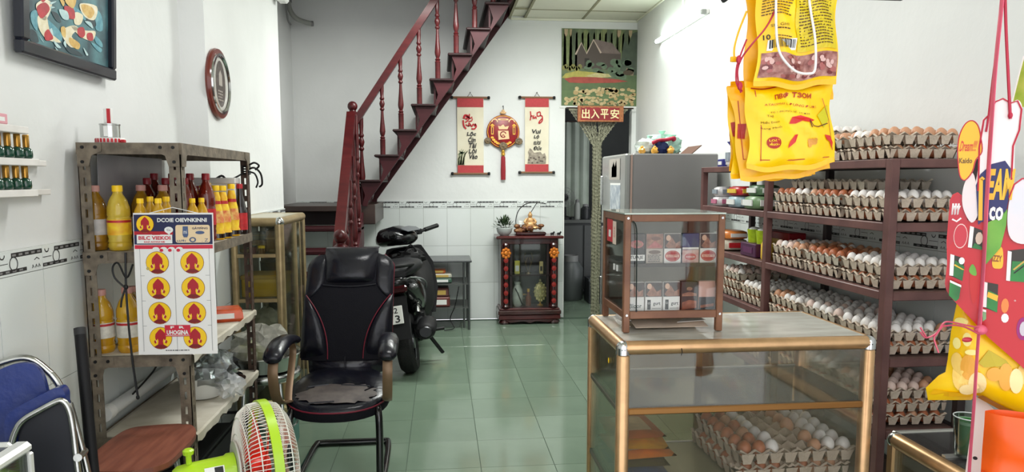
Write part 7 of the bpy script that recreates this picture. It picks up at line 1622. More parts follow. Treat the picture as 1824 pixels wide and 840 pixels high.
MB().grid(lambda u, v: ((u - .5) * .30, (v - .5) * .26, .012 + .02 * abs(sin(u * 5 + v * 2)) * v + .010 * sin(v * 4)), 14, 8).build('sheet', mat('cream_paper', (226, 206, 186), .7, var=.08, vscale=8), t, solid=.001); MB().prism([(.02, -.13), (.15, -.10), (.14, .05)], .03, .032).build('folded_corner', mat('white_paper', (226, 222, 216), .7), t)
t = thing('crumpled_paper', 'crumpled white paper at the left foot of the display case', 'paper', cv_(.745, 2.85, .9003)); crumple('wad', (0, 0, .022), .028, mat('white_paper', (226, 222, 216), .7), t, 61, 14, 8, .5, (1, 2.0, .8)); MB().prism([(-.02, -.05), (.02, -.06), (.012, -.02)], .004, .006).build('torn_scrap', mat('white_paper', (226, 222, 216), .7), t)
MB.XF = None
# ------------------------------------------------------------------ snack bags hanging over the counter
M_BY = mat('bag_yellow', (252, 208, 4), .3, col2=(246, 192, 2), vscale=10); M_BO = mat('bag_orange_yellow', (248, 184, 10), .3, var=.1, vscale=12)
M_NUT = mat('red_peanuts', (120, 58, 52), .35, col2=(190, 140, 130), vscale=55, detail=6); M_TXT = mat('bag_text', (96, 66, 8), .5); M_TXTR = mat('bag_text_red', (172, 36, 16), .5)
def snack(nm, lb, org, w, h, puff, rz, tilt, m, seed, group=None, lean=0.0):
 t = thing(nm, lb, 'snack bag', org, group=group, rot=(tilt, lean, rz)); rr = random.Random(seed); ph = [rr.uniform(0, 6) for _ in range(6)]
 def S(u, v, sgn):
  a = 2 * u - 1; b = 2 * v - 1; f = (1 - abs(a) ** 4) * (1 - abs(b) ** 6)
  wr = .004 * sin(9 * v + ph[0] + 3 * u) + .0035 * sin(14 * u + ph[1] + 2 * v) + .003 * sin(20 * (u + v) + ph[2])
  x = (u - .5) * w * (1 - .05 * (1 - b * b)) + .004 * sin(8 * v + ph[3]); z = v * h - .010 * sin(pi * u) * (1 - v) + .003 * sin(12 * u + ph[4])
  return Vector((x, -sgn * (puff * f + wr * f), z))
 q = MB(); q.grid(lambda u, v: S(u, v, 1), 18, 18); q.build('front_film', m, t, smooth=70)
 q = MB(); q.grid(lambda u, v: S(u, v, -1) + Vector((0, .0008, 0)), 10, 10); q.build('back_film', m, t, smooth=70)
 for v0, v1 in ((0, -.011 / h), (1, 1 + .013 / h)):
  q = MB(); q.grid(lambda a, b: Vector((S(a, min(1, max(0, v0)), 1).x, .0004 * sin(a * 160), (v0 + (v1 - v0) * b) * h + S(a, min(1, max(0, v0)), 1).z - v0 * h)), 40, 1); q.build('crimped_seal', M_BO, t, solid=.0012)
 F = lambda u, v, hh=0.0: S(u, v, 1) + Vector((0, -hh - .0012, 0))
 return t, F
def puffprint(F): return Print(lambda u, v, h: F(u, v, h), step=.0004, h0=.0008)
def prect(p, m, u0, v0, u1, v1, l=0): p.rect(m, u0, v0, u1, v1, l, max(1, int((u1 - u0) * 18) + 1), max(1, int((v1 - v0) * 18) + 1))
# the display rail they hang from
t = thing('display_rail', 'dark navy rail at the top edge from which the yellow bags hang', 'rail', (0, 0, 0))
MB().box((.53, 1.50, 1.893), (1.02, 1.53, 1.925), bev=.004).build('bar', mat('rail_navy', (28, 34, 60), .4), t)
MB().box((.66, 1.508, 1.925), (.69, 1.522, ZC)).build('hanger', M_INK, t); MB().box((.94, 1.508, 1.925), (.97, 1.522, ZC)).build('hanger', M_INK, t)
for k in range(3): MB().box((.56 + .03 * k, 1.4985, 1.905 + .004 * k), (.575 + .03 * k, 1.4995, 1.909 + .004 * k)).build('scuff', M_WHITE, t)
MB().tube(smoothpath([(.60, 1.515, 1.893), (.603, 1.51, 1.878), (.61, 1.50, 1.882)], 4), .003, 5).build('hook', M_INK, t)
# bags at the back of the lower bundle first
for k, (x, y, z, w, h, rz, tl, ln, m, lb) in enumerate((
 (.738, 1.545, 1.527, .205, .175, .10, -.10, .04, M_BO, 'rearmost yellow snack bag, sticking out to the left of the lower bundle'),
 (.735, 1.520, 1.521, .200, .18, .05, -.12, -.05, M_BY, 'yellow snack bag second from the back of the lower bundle'),
 (.745, 1.495, 1.522, .205, .18, .0, -.10, -.12, M_BO, 'orange-yellow snack bag second from the front of the lower bundle'))):
 t, F = snack('snack_bag', lb, (x, y, z), w, h, .012, rz, tl, m, 70 + k, 'yellow snack bags of the lower bundle', ln)
 p = puffprint(F); prect(p, M_NUT, .25, .07, .75, .16, 0); p.stroke(M_TXTR, [(.06, .2), (.94, .2)], .006, 1); p.stroke(M_TXTR, [(.06, .2), (.07, .9)], .008, 1); prect(p, M_TXTR, .02, .45, .10, .62, 1); p.build('front_print', t)
t, F = snack('snack_bag', 'front yellow snack bag of the lower bundle, printed with red chillies', (.750, 1.470, 1.540), .196, .160, .016, -.02, -.05, M_BY, 80, 'yellow snack bags of the lower bundle', -.07)
p = puffprint(F)
prect(p, M_TXTR, .06, .985, .96, 1.0, 0); p.rect(M_INK, .56, .955, .66, .995, 3)
p.text(M_TXTR, 'ПВФ ТЗОИ', .52, .86, .42, .07, 1, bold=.03); p.text(M_TXTR, 'ATAOMVIT.L ĐỰNG ĐƯỢC', .5, .745, .62, .04, 1, ang=-.12); p.text(M_TXT, 'TG 1 MONG SẾ 1CƠM', .48, .66, .46, .03, 1, ang=-.1)
for k, s_ in enumerate(('Tag', 'Miếc Emaan', 'Rang Muối')): p.text(M_TXT, s_, .24, .63 - .075 * k, (.08, .2, .22)[k], .035, 1)
p.disc(M_TXTR, .25, .30, .085, .075, 1, 18); p.text(M_BY, 'LOẠI', .25, .325, .12, .035, 2, bold=.03); p.text(M_BY, 'NGON', .25, .275, .11, .025, 2, bold=.03)
ch_ = mat('chilli_red', (206, 34, 26), .4)
p.poly(ch_, [(.46, .50), (.50, .58), (.60, .61), (.70, .585), (.76, .55), (.70, .53), (.60, .54), (.53, .50)], 1); p.stroke(mat('chilli_stem', (96, 40, 20), .5), [(.70, .56), (.72, .48), (.78, .46), (.92, .46)], .012, 2); p.stroke(mat('chilli_stem', (96, 40, 20), .5), [(.70, .56), (.69, .46)], .012, 2)
p.poly(ch_, [(.42, .20), (.50, .27), (.54, .37), (.50, .36), (.44, .28)], 1); p.poly(ch_, [(.84, .34), (.92, .30), (.955, .20), (.95, .12), (.91, .22), (.86, .27)], 1)
for k in range(7): p.disc(mat('peanut_print', (216, 150, 60), .5), .66 + .03 * (k % 3), .30 - .03 * (k // 3), .022, .026, 1, 8)
p.poly(mat('leaf_print', (200, 190, 20), .5), [(.80, .60), (.96, .70), (.95, .50), (.86, .42)], 0); p.stroke(M_TXTR, [(.10, .97), (.14, .5), (.13, .06)], .008, 1); p.stroke(M_TXTR, [(.12, .07), (.5, .05), (.93, .02)], .01, 1); p.stroke(M_TXTR, [(.88, .80), (.95, .5), (.96, .1)], .006, 1)
p.build('front_print', t)
t, F = snack('snack_bag', 'orange-yellow snack bag hanging behind the bar-coded one', (.748, 1.495, 1.688), .204, .225, .012, .02, -.03, M_BO, 81, 'yellow snack bags of the upper bundle')
p = puffprint(F); p.stroke(M_TXTR, [(.05, .1), (.5, .07), (.95, .1)], .01, 1); p.stroke(M_TXTR, [(.05, .06), (.5, .03), (.95, .06)], .006, 1); p.build('front_print', t)
t, F = snack('snack_bag', 'upper yellow snack bag showing its bar code, small print and red peanuts', (.746, 1.458, 1.712), .180, .205, .014, -.03, .02, M_BY, 82, 'yellow snack bags of the upper bundle', -.03)
p = puffprint(F)
prect(p, M_NUT, .03, .03, .985, .27, 0); rn = random.Random(6)
for k in range(46): p.disc((mat('nut_dark', (110, 42, 44), .3), mat('nut_mid', (164, 92, 88), .3), mat('nut_light', (214, 176, 170), .3))[k % 3], rn.uniform(.06, .95), rn.uniform(.05, .25), rn.uniform(.02, .045), rn.uniform(.014, .03), 1 + k % 3, 8)
prect(p, mat('bag_olive', (214, 190, 20), .35), .46, .30, .97, .97, 0)
p.lines(M_TXT, .06, .38, .88, 2, .032, .012, 1); p.lines(M_TXT, .06, .42, .77, 6, .027, .011, 1); p.text(M_TXT, 'SIL GHI', .26, .53, .2, .025, 1, ang=.08); p.lines(M_TXT, .2, .4, .50, 1, .03, .012, 1); p.text(M_INK, '10', .10, .42, .08, .05, 1, bold=.02); p.lines(M_TXT, .19, .40, .43, 2, .025, .009, 1)
p.lines(M_TXT, .50, .94, .94, 22, .028, .012, 1)
p.poly(M_WHITE, [(.09, .29), (.44, .32), (.46, .43), (.11, .39)], 1)
x = .12
while x < .43:
 w_ = rn.choice((.006, .006, .010, .016)); p.poly(M_INK, [(x, .305 + .09 * (x - .1)), (x + w_, .305 + .09 * (x - .1)), (x + w_ + .006, .385 + .09 * (x - .1)), (x + .006, .385 + .09 * (x - .1))], 2); x += w_ + rn.choice((.006, .009, .012))
p.stroke(M_TXTR, [(.03, .955), (.5, .965), (.97, .955)], .010, 1); p.stroke(M_TXTR, [(.03, .985), (.97, .985)], .006, 1)
p.build('back_label', t)
g3 = lambda x, y, d: tuple(atY(x, y, d))
t = thing('white_cord_loop', 'loop of white cord hanging in front of the upper yellow bag', 'cord', (0, 0, 0)); MB().tube(smoothpath([g3(1383, -30, 1.44), g3(1382, 20, 1.43), g3(1384, 70, 1.425), g3(1392, 100, 1.42), g3(1416, 126, 1.42), g3(1440, 131, 1.42), g3(1452, 122, 1.42), g3(1452, 70, 1.425), g3(1444, 20, 1.43), g3(1438, -30, 1.44)], 5), .0026, 7).build('strand', M_WHITE, t); MB().ell(g3(1400, -30, 1.46), .008, 8, 6).build('knot', M_WHITE, t)
M_PINKC = mat('pink_ribbon', (216, 92, 118), .4, var=.15, vscale=40, stretch=(1, 1, .2)); M_REDC = mat('red_twine', (180, 28, 60), .5)
t = thing('red_string', 'crimson string tied across the yellow bags at their left edge', 'string', (0, 0, 0))
MB().tube(smoothpath([g3(1398, -25, 1.45), g3(1370, 40, 1.435), g3(1340, 78, 1.44), g3(1322, 102, 1.455), g3(1314, 125, 1.46), g3(1316, 150, 1.46), g3(1320, 165, 1.46)], 5), .0018, 6).tube(smoothpath([g3(1330, 70, 1.455), g3(1320, 95, 1.455), g3(1312, 120, 1.455), g3(1312, 148, 1.455), g3(1322, 162, 1.46)], 5), .0018, 6).build('strand', M_REDC, t)
for x, y in ((1316, 106), (1318, 153)): MB().ell(g3(x, y, 1.455), (.006, .005, .009), 8, 6).build('knot', M_REDC, t)
t = thing('orange_string', 'orange string hanging beside the upper yellow bag', 'string', (0, 0, 0)); MB().tube(smoothpath([g3(1330, 20, 1.47), g3(1316, 55, 1.47), g3(1308, 85, 1.47), g3(1308, 105, 1.47)], 5), .0022, 6).build('strand', M_BO, t); MB().box(*[tuple(Vector(g3(1306, 106, 1.47)) + Vector(d)) for d in ((-.006, -.003, -.005), (.010, .003, .006))], bev=.001).build('tag', M_BO, t)
# ------------------------------------------------------------------ red hanging display board at the right edge
BO = Vector(atY(1760, 450, 1.25)); BA = Vector((.80, -.60, 0)); BB = Vector((0, 0, 1)); BP, bg = frame(BO, BA, BB), onframe(BO, BA, BB)
M_BRED = mat('board_red', (194, 26, 38), .32); M_BWHITE = mat('board_white', (238, 228, 226), .35); M_BPINK = mat('board_pink', (236, 196, 190), .35); M_BYEL = mat('board_yellow', (236, 180, 40), .35); M_BNAVY = mat('board_navy', (28, 30, 92), .35); M_BGREEN = mat('board_green', (84, 150, 44), .35, col2=(120, 176, 60), vscale=12); M_BPALE = mat('board_pale', (214, 214, 222), .3, col2=(236, 214, 210), vscale=9); M_EDGE = mat('board_edge_red', (190, 34, 60), .4); M_PKG = mat('green_pack', (30, 130, 48), .25, col2=(16, 92, 34), vscale=14)
def bq(pts, s=0, n=4):
 q = [bg(x, y) for x, y in pts]
 if s: q = [(a.x, a.y) for a in smoothpath([(*c, 0) for c in q], n, closed=True)]
 return q
# pixel outlines measured on the photograph, turned into board coordinates
brd = thing('display_board', 'red cardboard snack display board with white lobed top hanging at the right edge', 'display board', (0, 0, 0))
body = bq([(1692, 356), (1697, 346), (1706, 342), (1714, 348), (1722, 392), (1740, 392), (1752, 380), (1790, 372), (1800, 330), (1850, 320), (1900, 330), (1900, 720), (1824, 656), (1760, 600), (1698, 534), (1686, 518), (1683, 505), (1687, 470), (1686, 430)])
wins = [[(1728, 402), (1750, 410), (1750, 445), (1724, 440)], [(1693, 452), (1718, 460), (1714, 500), (1691, 490)], [(1752, 501), (1778, 506), (1776, 556), (1750, 546)], [(1795, 446), (1850, 440), (1850, 504), (1792, 499)]]
MB().prism(body, -.004, .0, BP).build('panel', M_BRED, brd, smooth=None)
MB().prism(bq([(1745, 235), (1750, 212), (1760, 205), (1770, 183), (1786, 176), (1800, 184), (1812, 178), (1820, 190), (1818, 225), (1808, 250), (1806, 320), (1800, 345), (1740, 345), (1742, 300)], 1), .001, .005, BP).build('lobed_top', M_BWHITE, brd, smooth=None)
MB().tube([BP(u, v, .006) for u, v in bq([(1742, 340), (1744, 262), (1752, 214), (1762, 204), (1772, 182), (1786, 176), (1800, 184), (1812, 180), (1819, 195), (1815, 232), (1804, 260), (1801, 320)])], .0016, 5).build('red_outline', M_EDGE, brd)
MB().prism(bq([(1706, 262), (1710, 238), (1720, 220), (1732, 215), (1742, 224), (1747, 245), (1749, 270), (1738, 285), (1732, 305), (1720, 320), (1711, 316), (1707, 295)], 1), .002, .006, BP).build('yellow_bubble', M_BYEL, brd, smooth=None)
MB().tube([BP(u, v, .0062) for u, v in bq([(1706, 262), (1710, 238), (1720, 220), (1732, 215), (1742, 224), (1747, 245), (1749, 270), (1738, 285), (1732, 305), (1720, 320), (1711, 316), (1707, 295)], 1)], .0011, 5, closed=True).build('bubble_outline', M_EDGE, brd)
MB().prism(bq([(1733, 308), (1740, 340), (1742, 380), (1730, 396), (1716, 372), (1714, 345), (1720, 322)], 1), .001, .004, BP).build('white_drop', M_BPALE, brd, smooth=None)
MB().prism(bq([(1800, 345), (1812, 322), (1832, 316), (1860, 330), (1860, 420), (1826, 434), (1800, 424), (1794, 390)], 1), .001, .005, BP).build('pale_oval', M_BPALE, brd, smooth=None)
MB().tube([BP(u, v, .006) for u, v in bq([(1797, 352), (1806, 328), (1820, 318), (1840, 316)])], .0016, 5).build('red_outline', M_EDGE, brd)
p = Print(lambda u, v, h: BP(u, v, .0052 + h), step=.0004)
p.text(mat('bubble_red', (206, 50, 40), .4), 'Dream!!!', *bg(1725, 260), width=.026, height=.020, layer=3, bold=.01, shear=.15); p.text(mat('bubble_brown', (110, 80, 30), .4), 'Kaido', *bg(1720, 286), width=.021, height=.010, layer=3, bold=.02)
p.poly(M_BNAVY, bq([(1738, 330), (1746, 310), (1766, 292), (1790, 286), (1800, 300), (1796, 355), (1792, 375), (1780, 390), (1764, 392), (1748, 395), (1742, 400), (1740, 360)]), 0)
p.poly(M_BGREEN, bq([(1760, 395), (1776, 388), (1794, 372), (1792, 400), (1782, 440), (1756, 470), (1752, 440)]), 0)
def pst(m, pts, w, l): p.stroke(m, bq(pts), w, l)
for pts in ([(1746, 392), (1747, 318)], [(1747, 320), (1752, 316)]): pst(M_BYEL, pts, .0065, 2)
p.text(M_BYEL, 'EAM', *bg(1782, 328), width=.040, height=.058, layer=3, bold=.035, shear=.05); p.text(M_BWHITE, 'co', *bg(1774, 380), width=.022, height=.026, layer=3, bold=.03)
p.build('large_lettering', brd)
p = Print(lambda u, v, h: BP(u, v, h), step=.0004)
p.poly(mat('board_crimson', (186, 34, 50), .35), bq([(1693, 358), (1706, 344), (1714, 350), (1724, 394), (1722, 400), (1690, 440)]), 0)
for a in range(3): pst(M_BWHITE, [(1698 + 5 * a, 362), (1696 + 5 * a, 382), (1700 + 5 * a, 366)], .003, 1)
pst(M_BWHITE, [(1696, 390), (1704, 394), (1712, 388)], .003, 1)
p.disc(M_BPINK, *bg(1711, 420), .0115, .024, 1, 18); p.disc(mat('melon_red', (196, 44, 60), .35), *bg(1711, 420), .0105, .022, 2, 18)
pst(mat('melon_red', (196, 44, 60), .35), [(1712, 455), (1712, 456)], .001, 1)
p.poly(mat('chilli_board', (196, 24, 24), .35), bq([(1728, 486), (1738, 484), (1742, 505), (1738, 535), (1733, 541), (1728, 520)], 1), 1); p.poly(M_BGREEN, bq([(1726, 480), (1732, 470), (1738, 478), (1739, 490), (1730, 488)], 1), 2)
p.poly(M_BYEL, bq([(1767, 455), (1767, 443), (1777, 437), (1786, 444), (1786, 474), (1776, 478), (1768, 474)], 1), 1); p.text(mat('logo_brown', (140, 70, 20), .4), 'IZZY', *bg(1776, 460), width=.015, height=.012, layer=2, bold=.03)
p.disc(mat('doll_orange', (240, 130, 60), .4), *bg(1790, 544), .006, .014, 1, 12); p.disc(M_BWHITE, *bg(1790, 566), .006, .009, 1, 10); p.disc(mat('dragon_purple', (150, 20, 110), .4), *bg(1822, 585), .010, .022, 1, 14); p.disc(mat('dragon_pale', (200, 190, 200), .4), *bg(1823, 585), .006, .014, 2, 12)
p.text(M_BWHITE, 'o', *bg(1808, 535), width=.003, layer=1)
p.build('print', brd)
# openings: white cut edge and green packs lying in them
for k, w_ in enumerate(wins):
 (ax, ay), (bx_, by_), (cx_, cy_), (dx_, dy_) = w_
 q = Print(lambda u, v, h: BP(u, v, .0006 + h), step=.0005)
 q.poly(mat('pocket_dark', (52, 46, 40), .5), bq(w_), 0); q.poly(M_BWHITE, bq([(ax, ay), (ax + 7, ay + 2), (dx_ + 7, dy_ + 1), (dx_, dy_)]), 1)
 q.poly(M_PKG, bq([(ax + 8, (ay + dy_) / 2 - 8 if k != 0 else ay + 30), (bx_, (by_ + cy_) / 2 - 6 if k != 0 else by_ + 30), (cx_, cy_), (dx_ + 7, dy_ + 1)]), 2)
 if k in (2, 1): q.poly(M_BYEL, bq([(ax + 8, ay + 18), (bx_, by_ + 20), (cx_, cy_ - 20), (dx_ + 8, dy_ - 18)]), 3)
 if k == 3: q.stroke(mat('pack_gold', (190, 160, 70), .4), bq([(1805, 480), (1828, 462)]), .003, 3); q.stroke(M_INK, bq([(1806, 486), (1830, 468)]), .002, 3)
 if k == 0: q.disc(mat('pocket_skin', (206, 180, 160), .4), *bg(1744, 424), .006, .012, 3, 10)
 if k == 1: q.disc(M_BWHITE, *bg(1713, 464), .005, .007, 4, 10)
 q.build('pocket', brd)
# small green sachets hanging out of the pockets
for nm, lb, pts in (('green_sachet', 'green sachet sticking out below the leftmost pocket of the red board', [(1692, 497), (1712, 506), (1708, 530), (1702, 535), (1690, 524)]), ('green_sachet', 'narrow pale green sachet below the middle pocket of the red board', [(1749, 548), (1756, 550), (1756, 566), (1750, 570)])):
 o = thing(nm, lb, 'sachet', (0, 0, 0)); MB().prism(bq(pts), .006, .012, BP).build('film', M_PKG if 'left' in lb else mat('pale_green', (120, 160, 110), .3), o, smooth=None); MB().prism(bq([pts[0], pts[1], (pts[1][0], pts[1][1] + 4), (pts[0][0], pts[0][1] + 4)]), .012, .0125, BP).build('seal', M_BWHITE, o, smooth=None)
# ribbons and twine
K = lambda x, y, h=.02: BP(*bg(x, y), h)
t = thing('pink_ribbon', 'pink plastic ribbon running down the front of the red board, tied in a knot', 'ribbon', (0, 0, 0))
MB().tube(smoothpath([K(1788, -60), K(1784, 0), K(1772, 120), K(1764, 235), K(1757, 350), K(1752, 450), K(1745, 560), K(1743, 585)], 4), [.0050] * 29, 8, flat=.35).build('upper_strand', M_PINKC, t, smooth=60)
MB().tube(smoothpath([K(1743, 585), K(1739, 640), K(1734, 720), K(1728, 800), K(1722, 900)], 4), .0040, 8, flat=.35).build('lower_strand', M_PINKC, t, smooth=60)
for pts in ([(1743, 578), (1720, 574), (1690, 568), (1679, 572), (1668, 588), (1650, 596), (1640, 586)], [(1680, 574), (1668, 590), (1664, 598), (1672, 622)], [(1743, 590), (1720, 578), (1700, 574), (1680, 576)], [(1650, 594), (1640, 578)]):
 MB().tube(smoothpath([K(x, y, .03) for x, y in pts], 4), .0032, 7, flat=.5).build('loose_end', M_PINKC, t, smooth=60)
MB().ell(K(1746, 583, .024), (.012, .01, .010), 10, 8).build('knot', M_PINKC, t); MB().ell(K(1722, 600, .026), (.011, .004, .005), 10, 6).build('bow_loop', mat('ribbon_dark', (180, 40, 60), .4), t)
t = thing('red_twine', 'crimson twine loop by which the red board hangs', 'twine', (0, 0, 0))
MB().tube(smoothpath([K(1788, -60, .006), K(1782, 30, .007), K(1768, 140, .007), K(1760, 210, .008), K(1756, 235, .008)], 5), .0018, 6).tube(smoothpath([K(1789, -60, .006), K(1791, 40, .007), K(1795, 130, .008), K(1798, 190, .008), K(1799, 212, .008)], 5), .0026, 6).build('strand', M_REDC, t); MB().ell(K(1799, 206, .008), (.004, .004, .006), 8, 6).build('knot', M_REDC, t)
# chips bag under the board
t = thing('chips_bag', 'yellow crisps bag printed with crisps hanging below the red board', 'snack bag', (0, 0, 0))
CO = BO + BA.cross(BB) * -.035; cg_ = onframe(CO, BA, BB); CF = frame(CO, BA, BB)
ol = [(1708, 520), (1730, 548), (1790, 590), (1880, 640), (1900, 690), (1890, 750), (1824, 742), (1770, 722), (1738, 702), (1730, 712), (1653, 712), (1649, 690), (1672, 668), (1684, 662), (1688, 640), (1694, 590)]
P2 = [cg_(x, y) for x, y in ol]
cxx = sum(a for a, b in P2) / len(P2); cyy = sum(b for a, b in P2) / len(P2)
q = MB(); NRr = 7; n = len(P2); vs = []; fs_ = []
for s_ in (1, -1):
 b0 = len(vs)
 for k in range(NRr + 1):
  f = k / NRr
  for i, (a, b) in enumerate(P2): vs.append(CF(cxx + (a - cxx) * f, cyy + (b - cyy) * f, s_ * (.026 * (1 - f ** 3) + .004 * sin(i * 2.1 + k) * f * (1 - f))))
 for k in range(NRr):
  for i in range(n): j = (i + 1) % n; fs_.append((b0 + k * n + i, b0 + k * n + j, b0 + (k + 1) * n + j, b0 + (k + 1) * n + i))
q._add(vs, fs_, 0); q.build('film', M_BY, t, smooth=60)
def CS(x, y, h=0):
 a, b = cg_(x, y)
 # height of the puffed film above the plane, radially interpolated
 best = 1e9
 ang = math.atan2(b - cyy, a - cxx); r = math.hypot(a - cxx, b - cyy); R = 0.06
 for i in range(n):
  (x1, y1), (x2, y2) = P2[i], P2[(i + 1) % n]
  d = (x2 - x1) * sin(ang) - (y2 - y1) * cos(ang)
  if abs(d) > 1e-9:
   tt = ((x2 - x1) * (y1 - cyy) - (y2 - y1) * (x1 - cxx)) / d
   ss = (cos(ang) * (y1 - cyy) - sin(ang) * (x1 - cxx)) / d
   if tt > 0 and -1e-6 <= ss <= 1 + 1e-6: R = tt
 return CF(a, b, .026 * (1 - min(1, r / R) ** 3) + .0022 + h)
p = Print(lambda u, v, h: CS(u, v, h), step=.0004, h0=.001)
cr = (mat('crisp_pale', (250, 208, 110), .4), mat('crisp_gold', (236, 168, 60), .4), mat('crisp_cream', (250, 224, 160), .4))
def pdisc(m, x, y, rx, ry, l): 
 pts = [(x, y)] + [(x + rx * k_ / 2 * cos(2 * pi * i / 16), y + ry * k_ / 2 * sin(2 * pi * i / 16)) for k_ in (1, 2) for i in range(16)]
 p.raw(m, pts, [(0, 1 + i, 1 + (i + 1) % 16) for i in range(16)] + [(1 + i, 1 + (i + 1) % 16, 17 + (i + 1) % 16, 17 + i) for i in range(16)], l)
for k, (x, y, rx, ry) in enumerate(((1712, 664, 16, 26), (1724, 648, 14, 22), (1740, 676, 16, 20), (1704, 640, 10, 16), (1790, 665, 13, 24), (1808, 672, 12, 22), (1820, 660, 10, 18), (1770, 660, 14, 12), (1722, 688, 14, 10))): pdisc(cr[k % 3], x, y, rx, ry, k % 3 + 1)
for k, (x, y, rx, ry) in enumerate(((1712, 570, 12, 7), (1722, 600, 8, 12), (1704, 608, 7, 10), (1730, 622, 12, 5))): pdisc(mat('crisp_glint', (254, 238, 150), .3), x, y, rx, ry, 1)
p.raw(mat('bag_olive2', (190, 170, 20), .4), [(1742, 640), (1760, 618), (1790, 636), (1800, 648), (1772, 646), (1752, 648)], [(0, 1, 5), (1, 2, 4, 5), (2, 3, 4)], 1)
p.raw(M_BO, [(1656, 700), (1690, 702), (1728, 704), (1730, 697), (1690, 692), (1664, 690)], [(0, 1, 4, 5), (1, 2, 3, 4)], 1); p.raw(mat('bag_shadow_brown', (190, 120, 20), .4), [(1740, 706), (1780, 728), (1824, 744), (1824, 736), (1790, 722), (1750, 700)], [(0, 1, 4, 5), (1, 2, 3, 4)], 1)
p.build('print', t)
# white strap below the crisps bag
t = thing('white_strap', 'white plastic strip with a hole hanging below the yellow crisps bag', 'strip', (0, 0, 0))
WS = [(1736, 705), (1752, 712), (1770, 728), (1762, 790), (1754, 850), (1750, 900), (1712, 900), (1722, 820), (1733, 740)]
WO = BO + BA.cross(BB) * -.055; wg = onframe(WO, BA, BB); WF = frame(WO, BA, BB)
MB().prism([wg(x, y) for x, y in WS], -.001, .001, WF).build('strip', mat('strap_white', (238, 226, 222), .4), t, smooth=None); q = Print(lambda u, v, h: WF(u, v, .001 + h)); q.disc(M_INK, *wg(1737, 815), .0042, .0038, 0, 12); q.build('hole', t)
# ------------------------------------------------------------------ second glass case, nearest the right edge
c2x0, c2x1, c2y0, c2y1, c2z = 1.375, 1.95, 1.00, 2.03, .72
t = thing('low_glass_case', 'second gold-edged glass case with dark top in the near right corner', 'showcase', (0, 0, 0))
r_ = .024
for a, b in (((c2x0 + r_, c2y0, c2z - r_), (c2x0 + r_, c2y1 - r_, c2z - r_)),): MB().tube([a, b], r_, 14).build('top_rail', M_GOLD, t, smooth=60)
MB().ell((c2x0 + r_, c2y1 - r_, c2z - r_), r_ * 1.06, 14, 9).build('corner_cap', M_STEEL, t, smooth=60)
MB().box((c2x0 + r_, c2y1 - .02, c2z - .03), (c2x1, c2y1, c2z), bev=.004).build('rear_rail', mat('case_silver', (170, 170, 164), .3, .6), t); MB().box((c2x0 + .04, c2y1 - .22, c2z - .008), (c2x1, c2y1 - .205, c2z + .002)).build('glass_edge', mat('case_silver', (170, 170, 164), .3, .6), t)
MB().box((c2x0 + .04, c2y0, c2z - .012), (c2x1, c2y1 - .021, c2z - .004)).build('top_sheet', mat('smoked_top', (66, 64, 64), .12, .2, coat=.5), t)
for x, y in ((c2x0 + .004, c2y1 - .044), (c2x1 - .04, c2y1 - .044)): MB().box((x, y, 0), (x + .036, y + .036, c2z - .03), bev=.006).build('corner_post', M_GOLD, t)
MB().box((c2x0 + .01, c2y0, .03), (c2x0 + .014, c2y1 - .045, c2z - .045)).build('side_glass', M_CGL, t); MB().box((c2x0 + .02, c2y0, 0), (c2x1, c2y1 - .01, .03)).build('base', M_DARKBROWN, t); MB().box((c2x0 + .03, c2y0, .40), (c2x1, c2y1 - .05, .408)).build('shelf', M_SHGL, t)
flatpack('red_snack_pack', 'orange-red snack pack standing inside the low glass case', 1.47, 1.88, .41, .14, .16, .06, G('redorange', (206, 60, 34)), G('redlight', (230, 110, 60))).rotation_euler = (0, radians(-75), 0)
t = thing('glass_tumbler', 'clear tumbler holding a green paper cup on the low glass case', 'glass', tuple(atZ(1722, 812, c2z) + Vector((0, 0, .0012))))
MB().lathe([(.030, 0), (.034, .004), (.040, .115), (.038, .115), (.032, .008), (0, .006)], n=22).build('body', glass('tumbler_glass', (236, 240, 238), 1.4, .04), t, smooth=50); MB().tube([(.039 * cos(2 * pi * i / 24), .039 * sin(2 * pi * i / 24), .115) for i in range(24)], .0018, 6, closed=True).build('rim', mat('rim_clear', (200, 206, 204), .1), t)
o = thing('green_cup', 'dark green tapered cup standing inside the clear tumbler', 'cup', tuple(atZ(1722, 812, c2z) + Vector((0, 0, .0085)))); MB().lathe([(.020, 0), (.031, .095), (.028, .095), (.018, .004), (0, .004)], n=20).build('body', mat('cup_green', (44, 120, 50), .4), o); MB().lathe([(.0315, .088), (.0325, .097)], n=20, cap=False).build('rim', mat('cup_rim', (150, 190, 150), .4), o)
OP = atY(1800, 800, 1.16)
t = thing('orange_pack', 'bright orange wrapped pack standing at the right edge below the crisps bag', 'packet', tuple(Vector((OP.x + .016, OP.y, 0))))
def op_f(u, v, s_): return BA * ((u - .5) * .11) + BA.cross(BB) * (s_ * .022 * (1 - abs(2 * u - 1) ** 4)) + Vector((0, 0, .722 + v * .35)) + BA.cross(BB) * .004 * sin(v * 22 + u * 3)
q = MB(); q.grid(lambda u, v: op_f(u, v, 1), 10, 14); q.grid(lambda u, v: op_f(u, v, -1), 10, 14); q.build('film', mat('orange_wrap', (246, 92, 16), .28, var=.12, vscale=9), t, smooth=60); 
for v in (.33, .66): q = MB(); q.grid(lambda a, b: op_f(a, v + .02 * b, 1) + BA.cross(BB) * .0015, 10, 1); q.build('fold', mat('orange_fold', (226, 70, 10), .3), t)
t = thing('green_snack_bag', 'green snack bag hanging at the right edge above the red board', 'snack bag', tuple(atY(1840, 190, 1.32)))
def gb_(u, v, s_): return BA * ((u - .5) * .06 * (.5 + .5 * (1 - v) + .2)) + Vector((0, 0, v * .10)) + BA.cross(BB) * s_ * .008 * (1 - abs(2 * u - 1) ** 3) * (1 - abs(2 * v - 1) ** 4)
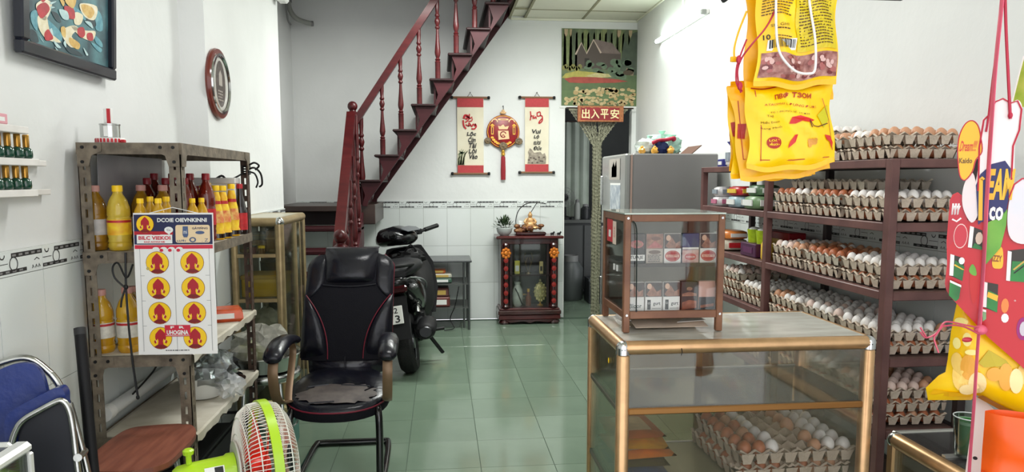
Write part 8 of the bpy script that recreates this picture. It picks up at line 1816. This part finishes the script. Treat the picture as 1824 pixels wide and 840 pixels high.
q = MB(); q.grid(lambda u, v: gb_(u, v, 1), 8, 8); q.grid(lambda u, v: gb_(u, v, -1), 8, 8); q.build('film', mat('green_yellow_film', (150, 170, 50), .3, col2=(196, 190, 90), vscale=20), t, smooth=60)
MB().tube([gb_(0, v / 8, 1) for v in range(9)], .0016, 5).build('edge_seal', M_BWHITE, t); MB().tube([(0, 0, .10), (0, .005, .30)], .0015, 5).build('hanging_string', M_WHITE, t)
# ------------------------------------------------------------------ eggs: the ones that show largest are things, the rest one heap
bpy.context.view_layer.update(); dg = bpy.context.evaluated_depsgraph_get()
def clear_ob(o):
 for s_ in o.material_slots:
  if s_.material and s_.material.node_tree and any(n.type == 'BSDF_TRANSPARENT' for n in s_.material.node_tree.nodes): return True
 return False
def seen(p):
 c = 0
 for off in ((0, 0, .050), (-.017, -.012, .038), (0.0, -.02, .03), (-.02, 0, .03)):
  tgt = Vector(p) + Vector(off); d = tgt - EYE; L = d.length; d.normalize(); o_ = EYE.copy(); left = L
  for _ in range(8):
   ok, loc, _n, _i, ob, _m = SC.ray_cast(dg, o_, d, distance=max(0.001, left - .004))
   if not ok: c += 1; break
   if clear_ob(ob): left -= (loc - o_).length + .0005; o_ = loc + d * .0005; continue
   break
 return c
sc_e = []
for e in EGGS:
 x, y, z = e[0]; d = (Vector(e[0]) - EYE).length; s_ = seen(e[0]); v = Vector((x, y, z)) - EYE; w = v.dot(_F); px = 912 + _f * v.dot(_R) / w; py = _cy - _f * v.dot(_U) / w
 if not (-10 < px < 1834 and -10 < py < 850): s_ = 0
 sc_e.append((s_ * (1.0 if e[4] else .5) / d ** 2, e))
order = sorted(range(len(EGGS)), key=lambda i: -sc_e[i][0])
indiv = [i for i in order[:292] if sc_e[i][0] > 0]; chosen = set(indiv)
for i in indiv:
 p_, k, lb, gp, top = EGGS[i]
 o = bpy.data.objects.new('egg', EGM[k]); COL.objects.link(o); o.location = p_; o.rotation_euler = (re_.uniform(-.12, .12), re_.uniform(-.12, .12), re_.uniform(0, 6)); f = re_.uniform(.95, 1.03); o.scale = (f, f, f * re_.uniform(.96, 1.04)); props(o, lb, 'egg', gp)
q = MB(); ks = 'wptb'
for i in range(len(EGGS)):
 if i in chosen: continue
 p_, k, lb, gp, top = EGGS[i]; me = EGM[k]; off = Vector(p_); q._add([v.co + off for v in me.vertices], [tuple(f.vertices) for f in me.polygons], ks.index(k))
print('EGGS', len(EGGS), 'individual', len(indiv))
if q.v: props(q.build('eggs', [EGGC[k] for k in ks], smooth=80, fixn=False), 'the remaining white, tan and brown eggs lying in the rack trays', 'eggs', kind='stuff')
